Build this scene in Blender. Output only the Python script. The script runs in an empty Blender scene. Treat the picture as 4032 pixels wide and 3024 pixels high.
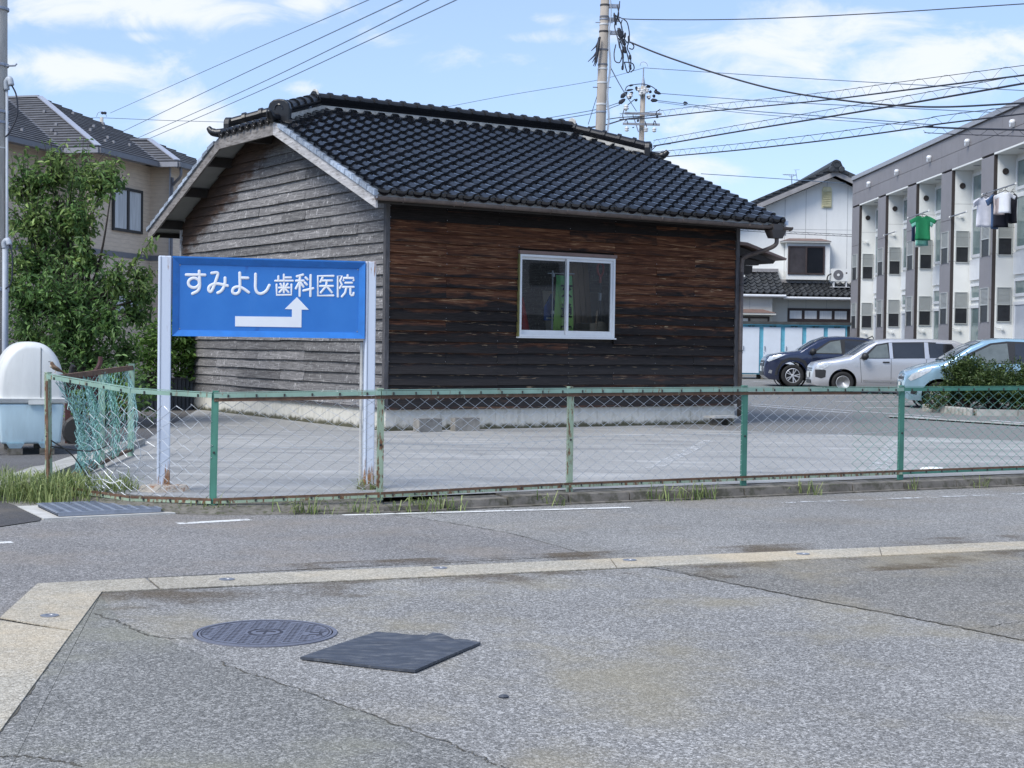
import bpy, bmesh, math, random
from mathutils import Vector, Matrix
R = math.radians
rnd = random.Random(11)
sc = bpy.context.scene
col = sc.collection

# ------------------------------------------------------------------ camera
CAM_H = 1.35
FPX, PITCH, ROLL = 6000.0, -math.atan(151 / 6000.0), 0.01365
cam = bpy.data.objects.new('camera', bpy.data.cameras.new('camera'))
col.objects.link(cam)
cam.data.sensor_width = 36.0
cam.data.lens = 36.0 * FPX / 4032.0
cam.data.clip_start = 0.1
cam.data.clip_end = 3000
_f = Vector((0, math.cos(PITCH), math.sin(PITCH)))
_u = Vector((0, -math.sin(PITCH), math.cos(PITCH)))
_r = Vector((1, 0, 0))
c_, s_ = math.cos(ROLL), math.sin(ROLL)
CR, CU = _r * c_ + _u * s_, _u * c_ - _r * s_
cam.matrix_world = Matrix(((CR.x, CU.x, -_f.x, 0), (CR.y, CU.y, -_f.y, 0), (CR.z, CU.z, -_f.z, CAM_H), (0, 0, 0, 1)))
sc.camera = cam

def A(x, y, Y):
    "place measured in the photograph (4032 px wide), at depth Y metres"
    d = _f + CR * ((x - 2016) / FPX) - CU * ((y - 1512) / FPX)
    return Vector((0, 0, CAM_H)) + d * (Y / d.y)

def G(x, y, z=0.0):
    d = _f + CR * ((x - 2016) / FPX) - CU * ((y - 1512) / FPX)
    return Vector((0, 0, CAM_H)) + d * ((z - CAM_H) / d.z)

# ------------------------------------------------------------------ node helpers
def N(t, typ, ins=None, **props):
    n = t.nodes.new(typ)
    for k, v in props.items():
        setattr(n, k, v)
    for k, v in (ins or {}).items():
        s = n.inputs[k]
        if isinstance(v, bpy.types.NodeSocket):
            t.links.new(v, s)
        else:
            s.default_value = v
    return n

def mth(t, op, a, b=0.0, clamp=False):
    return N(t, 'ShaderNodeMath', {0: a, 1: b}, operation=op, use_clamp=clamp).outputs[0]

def mixc(t, fac, a, b, bt='MIX'):
    n = N(t, 'ShaderNodeMix', data_type='RGBA', blend_type=bt)
    for i, v in ((0, fac), (6, a), (7, b)):
        if isinstance(v, bpy.types.NodeSocket):
            t.links.new(v, n.inputs[i])
        else:
            n.inputs[i].default_value = v if i == 0 else (*v[:3], 1)
    return n.outputs[2]

def ramp(t, fac, *stops):
    n = N(t, 'ShaderNodeValToRGB', {0: fac})
    e = n.color_ramp.elements
    while len(e) < len(stops):
        e.new(0.5)
    for k, (p, c) in enumerate(stops):
        e[k].position = p
        e[k].color = (*c[:3], 1) if not isinstance(c, (int, float)) else (c, c, c, 1)
    return n.outputs[0]

def step(t, v, lo, hi):
    return N(t, 'ShaderNodeMapRange', {0: v, 1: lo, 2: hi, 3: 0.0, 4: 1.0}, interpolation_type='SMOOTHSTEP').outputs[0]

def noise(t, vec, scale, detail=3, rough=.55, dist=0.0):
    return N(t, 'ShaderNodeTexNoise', {'Vector': vec, 'Scale': scale, 'Detail': detail, 'Roughness': rough, 'Distortion': dist}).outputs[0]

def mapp(t, vec, sc_=(1, 1, 1), loc=(0, 0, 0), rot=(0, 0, 0)):
    return N(t, 'ShaderNodeMapping', {0: vec, 1: loc, 2: rot, 3: sc_}).outputs[0]

def newmat(name):
    m = bpy.data.materials.new(name)
    m.use_nodes = True
    t = m.node_tree
    b = t.nodes['Principled BSDF']
    co = N(t, 'ShaderNodeTexCoord').outputs['Object']
    return m, t, b, co

def setb(t, b, **kw):
    for k, v in kw.items():
        s = b.inputs[k.replace('_', ' ')]
        if isinstance(v, bpy.types.NodeSocket):
            t.links.new(v, s)
        else:
            s.default_value = v

def bump(t, b, h, strength=.4, dist=.01):
    n = N(t, 'ShaderNodeBump', {'Height': h, 'Strength': strength, 'Distance': dist})
    t.links.new(n.outputs[0], b.inputs['Normal'])

def pm(name, c, rough=.6, metal=0.0, var=.14, vs=5.0, bmp=0.0, bs=60.0, spec=.5, coat=0.0, c2=None, thr=(.45, .7), rnd_obj=0.0, stretch=(1, 1, 1)):
    "plain painted / natural material with uneven tone; c2 = second colour (rust, dirt) in noise patches"
    m, t, b, co = newmat(name)
    v = mapp(t, co, stretch)
    n1 = noise(t, v, vs, 5, .6)
    lo = [x * (1 - var) for x in c]
    hi = [min(1, x * (1 + var)) for x in c]
    cc = ramp(t, n1, (.3, lo), (.7, hi))
    if c2:
        n2 = noise(t, v, vs * 1.7, 6, .65)
        cc = mixc(t, step(t, n2, *thr), cc, c2)
    if rnd_obj:
        oi = N(t, 'ShaderNodeObjectInfo').outputs['Random']
        k = mth(t, 'ADD', mth(t, 'MULTIPLY', oi, rnd_obj), 1 - rnd_obj / 2)
        cc = N(t, 'ShaderNodeVectorMath', {0: cc, 1: N(t, 'ShaderNodeCombineXYZ', {0: k, 1: k, 2: k}).outputs[0]}, operation='MULTIPLY').outputs[0]
    setb(t, b, Base_Color=cc, Roughness=rough, Metallic=metal, Specular_IOR_Level=spec, Coat_Weight=coat)
    if bmp:
        bump(t, b, noise(t, co, bs, 4, .6), bmp, .01)
    return m

# ------------------------------------------------------------------ sky and sun
SUN_EL, SUN_AZ = R(50), R(224)      # azimuth clockwise from +Y (the view direction): behind and to the left of the camera
w = bpy.data.worlds.new('World')
sc.world = w
w.use_nodes = True
t = w.node_tree
bg = t.nodes['Background']
sky = N(t, 'ShaderNodeTexSky', sky_type='NISHITA', sun_disc=False, sun_elevation=SUN_EL, sun_rotation=SUN_AZ, altitude=0, air_density=1.0, dust_density=.25, ozone_density=2.5)
dv = N(t, 'ShaderNodeTexCoord').outputs['Generated']
sx = N(t, 'ShaderNodeSeparateXYZ', {0: dv})
zz = mth(t, 'MAXIMUM', sx.outputs[2], 0.0)
den = mth(t, 'ADD', zz, .11)
px_ = mth(t, 'DIVIDE', sx.outputs[0], den)
py_ = mth(t, 'DIVIDE', sx.outputs[1], den)
pv = N(t, 'ShaderNodeCombineXYZ', {0: px_, 1: py_, 2: 0.0}).outputs[0]
pv = mapp(t, pv, (1.15, .8, 1), (3.1, 1.7, .4))
n1 = noise(t, pv, 1.7, 10, .60, .35)
n2 = noise(t, mapp(t, pv, (1, 1, 1), (9, 4, 2)), .5, 3, .5)
dens = mth(t, 'ADD', n1, mth(t, 'MULTIPLY', mth(t, 'SUBTRACT', n2, .5), .40))
# the day's cloud banks: direction (azimuth tangent, elevation tangent) and extent
fy = mth(t, 'MAXIMUM', sx.outputs[1], .02)
ta, te = mth(t, 'DIVIDE', sx.outputs[0], fy), mth(t, 'DIVIDE', sx.outputs[2], fy)
bank = None
for (px, py, rx, ry, k) in ((430, 70, 640, 95, .30), (330, 290, 340, 95, .30), (540, 172, 150, 34, .22), (720, 490, 210, 120, .34), (1200, 20, 150, 50, .24), (1180, 365, 90, 40, .2),
                            (2060, 155, 170, 36, .26), (1950, 235, 190, 55, .22), (2110, 80, 90, 32, .2), (1480, 165, 160, 40, .10), (3150, 170, 620, 170, .26), (3640, 240, 520, 150, .28), (2950, 470, 560, 110, .18), (3950, 210, 260, 110, .24), (2800, 640, 300, 60, .2), (3560, 620, 240, 50, .12)):
    ux = mth(t, 'DIVIDE', mth(t, 'SUBTRACT', ta, (px - 2016) / 6000), rx / 6000)
    uy = mth(t, 'DIVIDE', mth(t, 'SUBTRACT', te, (1361 - py) / 6000), ry / 6000)
    d2 = mth(t, 'ADD', mth(t, 'MULTIPLY', ux, ux), mth(t, 'MULTIPLY', uy, uy))
    g = mth(t, 'MULTIPLY', mth(t, 'POWER', 2.718, mth(t, 'MULTIPLY', d2, -.9)), k)
    bank = g if bank is None else mth(t, 'MAXIMUM', bank, g)
nf = noise(t, N(t, 'ShaderNodeCombineXYZ', {0: mth(t, 'MULTIPLY', ta, 1.0), 1: mth(t, 'MULTIPLY', te, 2.0), 2: 0.0}).outputs[0], 14, 9, .60, .5)
front_ = mth(t, 'ADD', bank, mth(t, 'MULTIPLY', mth(t, 'SUBTRACT', nf, .5), .75))
cl_f = step(t, front_, .06, .30)
cl_r = mth(t, 'MULTIPLY', step(t, dens, .52, .70), step(t, te, .22, .40))
cl_b = mth(t, 'MULTIPLY', step(t, dens, .52, .70), step(t, sx.outputs[1], .30, .05))
cl = mth(t, 'MAXIMUM', cl_f, mth(t, 'MAXIMUM', cl_r, cl_b))
hz = step(t, zz, .16, .0)
cl = mth(t, 'ADD', mth(t, 'MULTIPLY', cl, .88), mth(t, 'MULTIPLY', hz, .16), clamp=True)
skyc = mixc(t, .42, N(t, 'ShaderNodeVectorMath', {0: sky.outputs[0], 1: (.80, .86, 1.04)}, operation='MULTIPLY').outputs[0], (3.5, 4.5, 6.2))
cloudc = (5.3, 5.5, 5.7)
mix = N(t, 'ShaderNodeMix', data_type='RGBA')
t.links.new(cl, mix.inputs[0]); t.links.new(skyc, mix.inputs[6]); mix.inputs[7].default_value = (*cloudc, 1)
t.links.new(mix.outputs[2], bg.inputs[0])
bg.inputs[1].default_value = 0.07

sun = bpy.data.objects.new('sun', bpy.data.lights.new('sun', 'SUN'))
col.objects.link(sun)
sun.data.energy = 1.5
sun.data.angle = R(30)
sun.data.color = (1, .965, .90)
sd = Vector((math.sin(SUN_AZ) * math.cos(SUN_EL), math.cos(SUN_AZ) * math.cos(SUN_EL), math.sin(SUN_EL)))
sun.rotation_euler = sd.to_track_quat('Z', 'Y').to_euler()
sun.location = sd * 60

sc.view_settings.view_transform = 'Standard'
sc.view_settings.look = 'None'
sc.view_settings.gamma = 1
sc.view_settings.use_curve_mapping = False
sc.view_settings.exposure = 1.4
sc.cycles.use_denoising = True
sc.cycles.max_bounces = 8
sc.cycles.transparent_max_bounces = 16
sc.cycles.caustics_reflective = False
sc.cycles.caustics_refractive = False

# ------------------------------------------------------------------ mesh helpers
class MB:
    def __init__(s):
        s.v, s.f = [], []
    def add(s, vs, fs, M=None):
        o = len(s.v)
        s.v += [tuple(M @ Vector(p)) if M else tuple(p) for p in vs]
        s.f += [tuple(i + o for i in f) for f in fs]
        return s
    def hexa(s, p, M=None):   # p: 4 bottom ccw, 4 top ccw
        return s.add(p, [(3, 2, 1, 0), (4, 5, 6, 7), (0, 1, 5, 4), (1, 2, 6, 5), (2, 3, 7, 6), (3, 0, 4, 7)], M)
    def box(s, x0, y0, z0, x1, y1, z1, M=None):
        return s.hexa([(x0, y0, z0), (x1, y0, z0), (x1, y1, z0), (x0, y1, z0), (x0, y0, z1), (x1, y0, z1), (x1, y1, z1), (x0, y1, z1)], M)
    def bar(s, a, b, w, h, up=(0, 0, 1)):   # rectangular bar from a to b
        a, b = Vector(a), Vector(b)
        d = (b - a).normalized()
        x = d.cross(Vector(up))
        x = (x.normalized() if x.length > 1e-6 else Vector((1, 0, 0)))
        z = x.cross(d)
        x, z = x * w / 2, z * h / 2
        return s.hexa([a - x - z, a + x - z, b + x - z, b - x - z, a - x + z, a + x + z, b + x + z, b - x + z])
    def tube(s, pts, r, n=6, caps=True, M=None):
        pts = [Vector(p) for p in pts]
        rs = r if isinstance(r, (list, tuple)) else [r] * len(pts)
        vs, fs = [], []
        prev = None
        for i, p in enumerate(pts):
            d = (pts[min(i + 1, len(pts) - 1)] - pts[max(i - 1, 0)])
            d = d.normalized() if d.length > 1e-9 else Vector((0, 0, 1))
            if prev is None:
                x = d.orthogonal().normalized()
            else:
                x = prev - d * prev.dot(d)
                x = x.normalized() if x.length > 1e-6 else d.orthogonal().normalized()
            prev = x
            y = d.cross(x)
            for k in range(n):
                a = 2 * math.pi * k / n
                vs.append(p + (x * math.cos(a) + y * math.sin(a)) * rs[i])
        for i in range(len(pts) - 1):
            for k in range(n):
                k2 = (k + 1) % n
                fs.append((i * n + k, i * n + k2, (i + 1) * n + k2, (i + 1) * n + k))
        if caps:
            fs.append(tuple(range(n))[::-1])
            fs.append(tuple((len(pts) - 1) * n + k for k in range(n)))
        return s.add(vs, fs, M)
    def lathe(s, prof, n=24, M=None, arc=2 * math.pi, closed=True):
        vs, fs = [], []
        full = abs(arc - 2 * math.pi) < 1e-6
        m = n if full else n + 1
        for r_, z in prof:
            for k in range(m):
                a = arc * k / n
                vs.append((r_ * math.cos(a), r_ * math.sin(a), z))
        for i in range(len(prof) - 1):
            for k in range(n):
                k2 = (k + 1) % m
                fs.append((i * m + k, i * m + k2, (i + 1) * m + k2, (i + 1) * m + k))
        if full and closed:
            if prof[0][0] > 1e-6: fs.append(tuple(range(m))[::-1])
            if prof[-1][0] > 1e-6: fs.append(tuple((len(prof) - 1) * m + k for k in range(m)))
        return s.add(vs, fs, M)
    def prism(s, poly, o, ex, ey, ez):   # polygon (2d) extruded along ez
        o, ex, ey, ez = map(Vector, (o, ex, ey, ez))
        n = len(poly)
        a = [o + ex * p[0] + ey * p[1] for p in poly]
        vs = a + [p + ez for p in a]
        fs = [tuple(range(n))[::-1], tuple(range(n, 2 * n))] + [(i, (i + 1) % n, n + (i + 1) % n, n + i) for i in range(n)]
        return s.add(vs, fs)
    def mesh(s, name, mat, smooth=False):
        me = bpy.data.meshes.new(name)
        me.from_pydata(s.v, [], s.f)
        if smooth:
            me.polygons.foreach_set('use_smooth', [True] * len(me.polygons))
        if mat: me.materials.append(mat)
        me.update()
        return me
    def build(s, name, mat, parent=None, smooth=False, M=None, kind=None):
        return inst(s.mesh(name, mat, smooth), name, parent, M, kind)

def inst(me, name, parent=None, M=None, kind=None):
    o = bpy.data.objects.new(name, me)
    col.objects.link(o)
    if parent: o.parent = parent
    if M is not None: o.matrix_local = M
    if kind: o['kind'] = kind
    return o

def tag(o, label, cat, group=None):
    o['label'] = label
    o['category'] = cat
    if group: o['group'] = group
    return o

def thing(name, label, cat, loc=(0, 0, 0), rz=0.0, group=None):
    o = bpy.data.objects.new(name, None)
    col.objects.link(o)
    o.location = loc
    o.rotation_euler = (0, 0, rz)
    o.empty_display_size = .2
    return tag(o, label, cat, group)

def struct(o):
    o['kind'] = 'structure'
    return o

def crom(pts, n=8):
    "smooth polyline through points"
    pts = [Vector(p) for p in pts]
    q = [pts[0] * 2 - pts[1]] + pts + [pts[-1] * 2 - pts[-2]]
    out = []
    for i in range(1, len(q) - 2):
        for k in range(n):
            u = k / n
            a, b, c, d = q[i - 1], q[i], q[i + 1], q[i + 2]
            out.append(.5 * ((2 * b) + (c - a) * u + (2 * a - 5 * b + 4 * c - d) * u * u + (3 * b - a - 3 * c + d) * u ** 3))
    out.append(pts[-1])
    return out

def T(x, y, z): return Matrix.Translation((x, y, z))
def RX(a): return Matrix.Rotation(a, 4, 'X')
def RY(a): return Matrix.Rotation(a, 4, 'Y')
def RZ(a): return Matrix.Rotation(a, 4, 'Z')

def zlot(y):
    ks = [(0, .1), (26, .1), (33, .12), (42, .17), (48, .2), (54, .3), (70, .34), (400, .34)]
    for (a, za), (b, zb) in zip(ks, ks[1:]):
        if y <= b:
            return za + (zb - za) * max(0, (y - a)) / (b - a)
    return ks[-1][1]
# ------------------------------------------------------------------ materials: ground
def asphalt(name, dark, light, speck, tint_c, stain=(.45, .38, .28), agg=165, soft=.85, stain_amt=.35):
    m, t, b, co = newmat(name)
    vo = N(t, 'ShaderNodeTexVoronoi', {'Vector': co, 'Scale': agg, 'Randomness': 1.0})
    g = N(t, 'ShaderNodeSeparateColor', {0: vo.outputs['Color']})
    c = ramp(t, g.outputs[0], (.0, dark), (.55, light), (.9, light), (1.0, speck))
    vo2 = N(t, 'ShaderNodeTexVoronoi', {'Vector': co, 'Scale': agg * .52, 'Randomness': 1.0})
    g2 = N(t, 'ShaderNodeSeparateColor', {0: vo2.outputs['Color']})
    c = mixc(t, mth(t, 'MULTIPLY', mth(t, 'GREATER_THAN', g2.outputs[1], .82), .55 * soft), c, speck)
    c = mixc(t, mth(t, 'MULTIPLY', mth(t, 'LESS_THAN', g2.outputs[1], .16), .6 * soft), c, dark)
    gap = step(t, vo.outputs['Distance'], .45, .75)
    c = mixc(t, mth(t, 'MULTIPLY', gap, .55 * soft), c, [x * .45 for x in dark])
    big = noise(t, co, .55, 5, .6)
    c = mixc(t, 1.0, c, ramp(t, big, (.3, [x * .8 for x in tint_c]), (.72, [min(1.25, x * 1.08) for x in tint_c])), 'MULTIPLY')
    st = step(t, noise(t, mapp(t, co, (1, 1, 1), (7, 3, 0)), .75, 6, .62), .46, .68)
    c = mixc(t, mth(t, 'MULTIPLY', st, stain_amt), c, mixc(t, .6, stain, c, 'MULTIPLY'))
    setb(t, b, Base_Color=c, Roughness=.85, Specular_IOR_Level=.35)
    h = mth(t, 'SUBTRACT', 1.0, vo.outputs['Distance'])
    bump(t, b, mth(t, 'ADD', h, mth(t, 'MULTIPLY', g.outputs[1], .8)), .55 * soft, .006)
    return m

M_road = asphalt('road_asphalt', (.118, .118, .117), (.325, .326, .326), (.62, .62, .61), (1.03, 1.01, .975))
M_patch = asphalt('near_asphalt', (.12, .12, .118), (.325, .325, .325), (.66, .66, .66), (1.03, 1.01, .975), stain=(.50, .45, .33), stain_amt=.75)
M_apron = asphalt('dark_asphalt', (.045, .045, .047), (.085, .085, .09), (.16, .16, .17), (1.03, 1.01, .975), soft=.5)
M_strip = asphalt('exposed_aggregate_concrete', (.27, .25, .21), (.50, .47, .40), (.70, .67, .60), (1.03, 1.01, .975), stain=(.80, .68, .50), soft=.7, agg=130, stain_amt=.7)
M_lane = asphalt('lane_asphalt', (.07, .07, .075), (.15, .15, .155), (.28, .28, .29), (1.03, 1.01, .975), soft=.6)

def lot_mat():
    m, t, b, co = newmat('worn_lot_surface')
    vo = N(t, 'ShaderNodeTexVoronoi', {'Vector': co, 'Scale': 70.0})
    g = N(t, 'ShaderNodeSeparateColor', {0: vo.outputs['Color']})
    c = ramp(t, g.outputs[0], (.0, (.262, .260, .250)), (1.0, (.375, .372, .360)))
    # long worn tyre streaks
    sv = mapp(t, co, (.45, 1.7, 1), rot=(0, 0, R(-24)))
    s1 = noise(t, sv, 1.6, 7, .65, .4)
    c = mixc(t, step(t, s1, .48, .72), c, (.46, .457, .445))
    s2 = noise(t, mapp(t, co, (.3, 1.4, 1), (5, 2, 0), (0, 0, R(-10))), 1.1, 6, .6)
    c = mixc(t, mth(t, 'MULTIPLY', step(t, s2, .50, .70), .85), c, (.21, .212, .212))
    oil = step(t, noise(t, co, .9, 3, .5), .66, .78)
    c = mixc(t, mth(t, 'MULTIPLY', oil, .5), c, (.12, .12, .12))
    # beyond the old kerb line the far car park is a browner asphalt
    sp = N(t, 'ShaderNodeSeparateXYZ', {0: co})
    edge = mth(t, 'SUBTRACT', mth(t, 'ADD', sp.outputs[1], mth(t, 'MULTIPLY', sp.outputs[0], .42)), 24.6)
    far = mth(t, 'MULTIPLY', step(t, edge, -.02, .06), step(t, sp.outputs[0], 2.0, 2.6))
    fc = ramp(t, g.outputs[1], (.0, (.14, .14, .135)), (1.0, (.25, .245, .235)))
    c = mixc(t, far, c, fc)
    setb(t, b, Base_Color=c, Roughness=.8, Specular_IOR_Level=.4)
    bump(t, b, g.outputs[0], .25, .004)
    return m
M_lot = lot_mat()
M_conc = pm('grey_concrete', (.36, .355, .33), .85, var=.22, vs=3, bmp=.25, bs=90, c2=(.2, .19, .16), thr=(.52, .75))
M_kerb = pm('mossy_kerb_concrete', (.17, .155, .135), .9, var=.3, vs=5, bmp=.5, bs=40, c2=(.085, .08, .06), thr=(.44, .62))
M_pale = pm('pale_concrete', (.5, .49, .46), .85, var=.15, vs=6, bmp=.4, bs=60)
M_soil = pm('soil', (.16, .13, .09), .95, var=.35, vs=2, bmp=.4, bs=20)
M_crack = pm('crack_dirt', (.085, .078, .062), .95, var=.4, vs=20)

def worn_paint(name, c, keep=.5):
    m, t, b, co = newmat(name)
    n1 = noise(t, co, 9, 8, .75)
    n2 = noise(t, co, 70, 3, .7)
    k = step(t, mth(t, 'ADD', n1, mth(t, 'MULTIPLY', mth(t, 'SUBTRACT', n2, .5), .5)), keep - .04, keep + .04)
    setb(t, b, Base_Color=c, Roughness=.7)
    tr = N(t, 'ShaderNodeBsdfTransparent')
    mx = N(t, 'ShaderNodeMixShader', {0: k, 1: tr.outputs[0], 2: b.outputs[0]})
    t.links.new(mx.outputs[0], t.nodes['Material Output'].inputs[0])
    return m
M_line = worn_paint('worn_white_paint', (.72, .72, .70, 1), .42)
M_line2 = worn_paint('ghost_white_paint', (.62, .63, .63, 1), .53)
M_lineB = worn_paint('parking_white_paint', (.70, .71, .73, 1), .40)

# ------------------------------------------------------------------ ground, road, lot
def sheet(name, pts, z, mat):
    m = MB().add([(p[0], p[1], z if z is not None else p[2]) for p in pts], [tuple(range(len(pts)))])
    return struct(m.build(name, mat))

sheet('ground', [(-500, -400), (500, -400), (500, 900), (-500, 900)], -.03, M_soil)
sheet('road', [(-40, -25), (60, -25), (60, 45), (-40, 20)], 0.0, M_road)
# the nearer carriageway, inside the concrete strip
P_B = [(-2.587, 8.327), (-2.044, 8.565), (3.653, 10.796), (12, 14.06)]      # far edge of strip
P_C = [(-2.170, 8.088), (-1.886, 8.196), (3.508, 10.365), (12, 13.63)]      # near edge
sheet('carriageway', [P_C[0], (-1.738, 5.19), (-.7, -1.0), (-.2, -8), (40, -8), (40, 24.2), P_C[3], P_C[2], P_C[1]], .004, M_patch)

# older and newer asphalt patches with their own tone
M_pa = asphalt('brown_grey_asphalt', (.10, .098, .09), (.265, .26, .248), (.56, .55, .53), (1.03, 1.01, .975), stain=(.5, .44, .32), stain_amt=.8)
M_pb = asphalt('dark_worn_asphalt', (.10, .102, .10), (.27, .272, .268), (.55, .55, .54), (1.03, 1.01, .975), stain=(.45, .44, .34), stain_amt=.8)
M_pc = asphalt('violet_grey_asphalt', (.108, .106, .107), (.290, .287, .289), (.57, .56, .56), (1.03, 1.01, .975), stain=(.5, .43, .35), stain_amt=.5)
sheet('asphalt_patch', [G(2560, 2226), G(2900, 2305), G(3200, 2365), G(3650, 2450), G(4040, 2530), (9, 9), P_C[3], P_C[2]], .0062, M_pa)
sheet('asphalt_patch', [P_C[0], (-1.738, 5.19), (-.9, 1.2), (.4, 1.2), G(2000, 3040), G(1800, 2950), G(1400, 2800), G(1080, 2690), G(850, 2610), G(700, 2540), G(480, 2460), G(395, 2345)], .0062, M_pb)
sheet('asphalt_patch', [G(-300, 2120), G(150, 2060), G(640, 2030), G(1280, 2003), G(1640, 2040), G(2000, 2100), G(2330, 2188), G(1000, 2253), G(150, 2300), G(0, 2440), G(-300, 2560)], .0025, M_pc)

# rusty run-off stains beside the strip
def stain_mat(name, c, keep):
    m, t, b, co = newmat(name)
    gx = N(t, 'ShaderNodeTexCoord').outputs['Generated']
    n1 = noise(t, mapp(t, co, (1, 1, 1)), 1.4, 6, .6)
    n2 = noise(t, co, 60, 3, .6)
    k = mth(t, 'MULTIPLY', step(t, mth(t, 'ADD', n1, mth(t, 'MULTIPLY', mth(t, 'SUBTRACT', n2, .5), .22)), keep, keep + .22), .55)
    setb(t, b, Base_Color=(*c, 1), Roughness=.9, Specular_IOR_Level=.2)
    mx = N(t, 'ShaderNodeMixShader', {0: k, 1: N(t, 'ShaderNodeBsdfTransparent').outputs[0], 2: b.outputs[0]})
    t.links.new(mx.outputs[0], t.nodes['Material Output'].inputs[0])
    return m
M_st = stain_mat('rust_dirt', (.14, .105, .065), .46)
def band(pts, z, w0, w1):
    L = [(p[0] + w0[0], p[1] + w0[1]) for p in pts]; Rr = [(p[0] + w1[0], p[1] + w1[1]) for p in pts]
    sheet('dirt_stain', L + Rr[::-1], z, M_st)
band([P_B[1], P_B[2], (7, 12.1)], .0048, (0, .02), (-.1, .38))
band([P_C[0], P_C[1], P_C[2], (7, 11.7)], .0075, (0, -.02), (.12, -.55))

# concrete snow-melting pipe strip: slabs with joints and nozzle discs
strip = struct(bpy.data.objects.new('concrete_strip', None)); col.objects.link(strip)
def slab(poly):
    MB().prism([(p[0], p[1]) for p in poly], (0, 0, .006), (1, 0, 0), (0, 1, 0), (0, 0, .006)).build('slab', M_strip, strip)
def lerp(a, b, u): return (a[0] + (b[0] - a[0]) * u, a[1] + (b[1] - a[1]) * u)
g_ = .012
slab([(-2.445, 7.291), lerp((-1.738, 5.19), P_C[0], .62), P_C[0], lerp(P_C[0], P_C[1], .97), lerp(P_B[0], P_B[1], .98), P_B[0]])
slab([(-2.15, 5.2), (-1.735, 5.19), lerp((-1.738, 5.19), P_C[0], .612), (-2.435, 7.22)])
slab([(-.95, -1), (-.70, -1), (-1.732, 5.17), (-2.145, 5.18)])
bx_ = [0, .47, .80, 1.0]
for i in range(3):
    u0, u1 = bx_[i] + (.0012), bx_[i + 1]
    slab([lerp(P_C[1], P_C[2], u0), lerp(P_C[1], P_C[2], u1), lerp(P_B[1], P_B[2], u1), lerp(P_B[1], P_B[2], u0)])
slab([P_C[2], P_C[3], P_B[3], P_B[2]])
M_noz = pm('nozzle_metal', (.32, .33, .36), .45, .6, var=.2, vs=30)
for (x, y) in ((893, 2282), (1732, 2237), (2479, 2206), (3162, 2182), (195, 2425)):
    p = G(x, y, .012)
    MB().lathe([(.044, 0), (.044, .004), (.02, .0045), (.018, .001), (0, .001)], 20, T(p.x, p.y, .0125)).build('nozzle_disc', M_noz, strip)

# joints and cracks in the asphalt
def crack(name, pts, wd, z, jit=.02, n=26):
    pts = crom([G(x, y, 0) for x, y in pts], n)
    m = MB()
    L, Rr = [], []
    wob = 0.0
    for i, p in enumerate(pts):
        d = (pts[min(i + 1, len(pts) - 1)] - pts[max(0, i - 1)]).normalized()
        nn = Vector((-d.y, d.x, 0))
        wob = .5 * wob + rnd.uniform(-jit, jit) * .6
        q = p + nn * wob
        ww = wd * .72 * (.35 + .5 * abs(math.sin(i * .37)) * rnd.uniform(.5, 1))
        L.append(q + nn * ww / 2); Rr.append(q - nn * ww / 2)
    vs = [(p.x, p.y, z) for p in L + Rr]
    n_ = len(L)
    m.add(vs, [(i + 1, i, n_ + i, n_ + i + 1) for i in range(n_ - 1)])
    return struct(m.build(name, M_crack))
crack('pavement_crack', [(1280, 2000), (1640, 2040), (2000, 2100), (2330, 2190)], .022, .0035)
crack('pavement_crack', [(2540, 2232), (2900, 2305), (3200, 2365), (3650, 2450), (4040, 2530)], .028, .008)
crack('pavement_crack', [(370, 2420), (480, 2460), (600, 2512), (760, 2520)], .022, .008)
crack('pavement_crack', [(850, 2610), (1080, 2690), (1400, 2800), (1800, 2950), (2000, 3040)], .016, .008)
crack('pavement_crack', [(3860, 2480), (3950, 2462), (4040, 2455)], .014, .008)
crack('pavement_crack', [(0, 2985), (140, 2990), (330, 3024)], .024, .008)
crack('pavement_crack', [(390, 2342), (300, 2460), (190, 2620), (0, 2890)], .03, .008, .012)
crack('pavement_crack', [(150, 2302), (1000, 2255), (2200, 2190), (4040, 2135)], .012, .0035, .006)
crack('pavement_crack', [(402, 2340), (1000, 2308), (2200, 2232), (4040, 2170)], .014, .008, .006)

def stripe(name, p0, p1, wd, z, mat):
    p0, p1 = Vector((*p0[:2], 0)), Vector((*p1[:2], 0))
    d = (p1 - p0).normalized(); nn = Vector((-d.y, d.x, 0)) * wd / 2
    z0 = z(p0.y) if callable(z) else z
    z1 = z(p1.y) if callable(z) else z
    vs = [(*(p0 - nn)[:2], z0), (*(p1 - nn)[:2], z1), (*(p1 + nn)[:2], z1), (*(p0 + nn)[:2], z0)]
    return struct(MB().add(vs, [(0, 1, 2, 3)]).build(name, mat))
stripe('road_marking', G(700, 2064), G(985, 2048), .10, .005, M_line)
stripe('road_marking', G(1350, 2030), G(2480, 2000), .085, .005, M_line)
stripe('road_marking', G(3080, 1982), G(4300, 1935), .085, .005, M_line2)
stripe('road_marking', G(-40, 2142), G(48, 2137), .09, .005, M_line)

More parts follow.
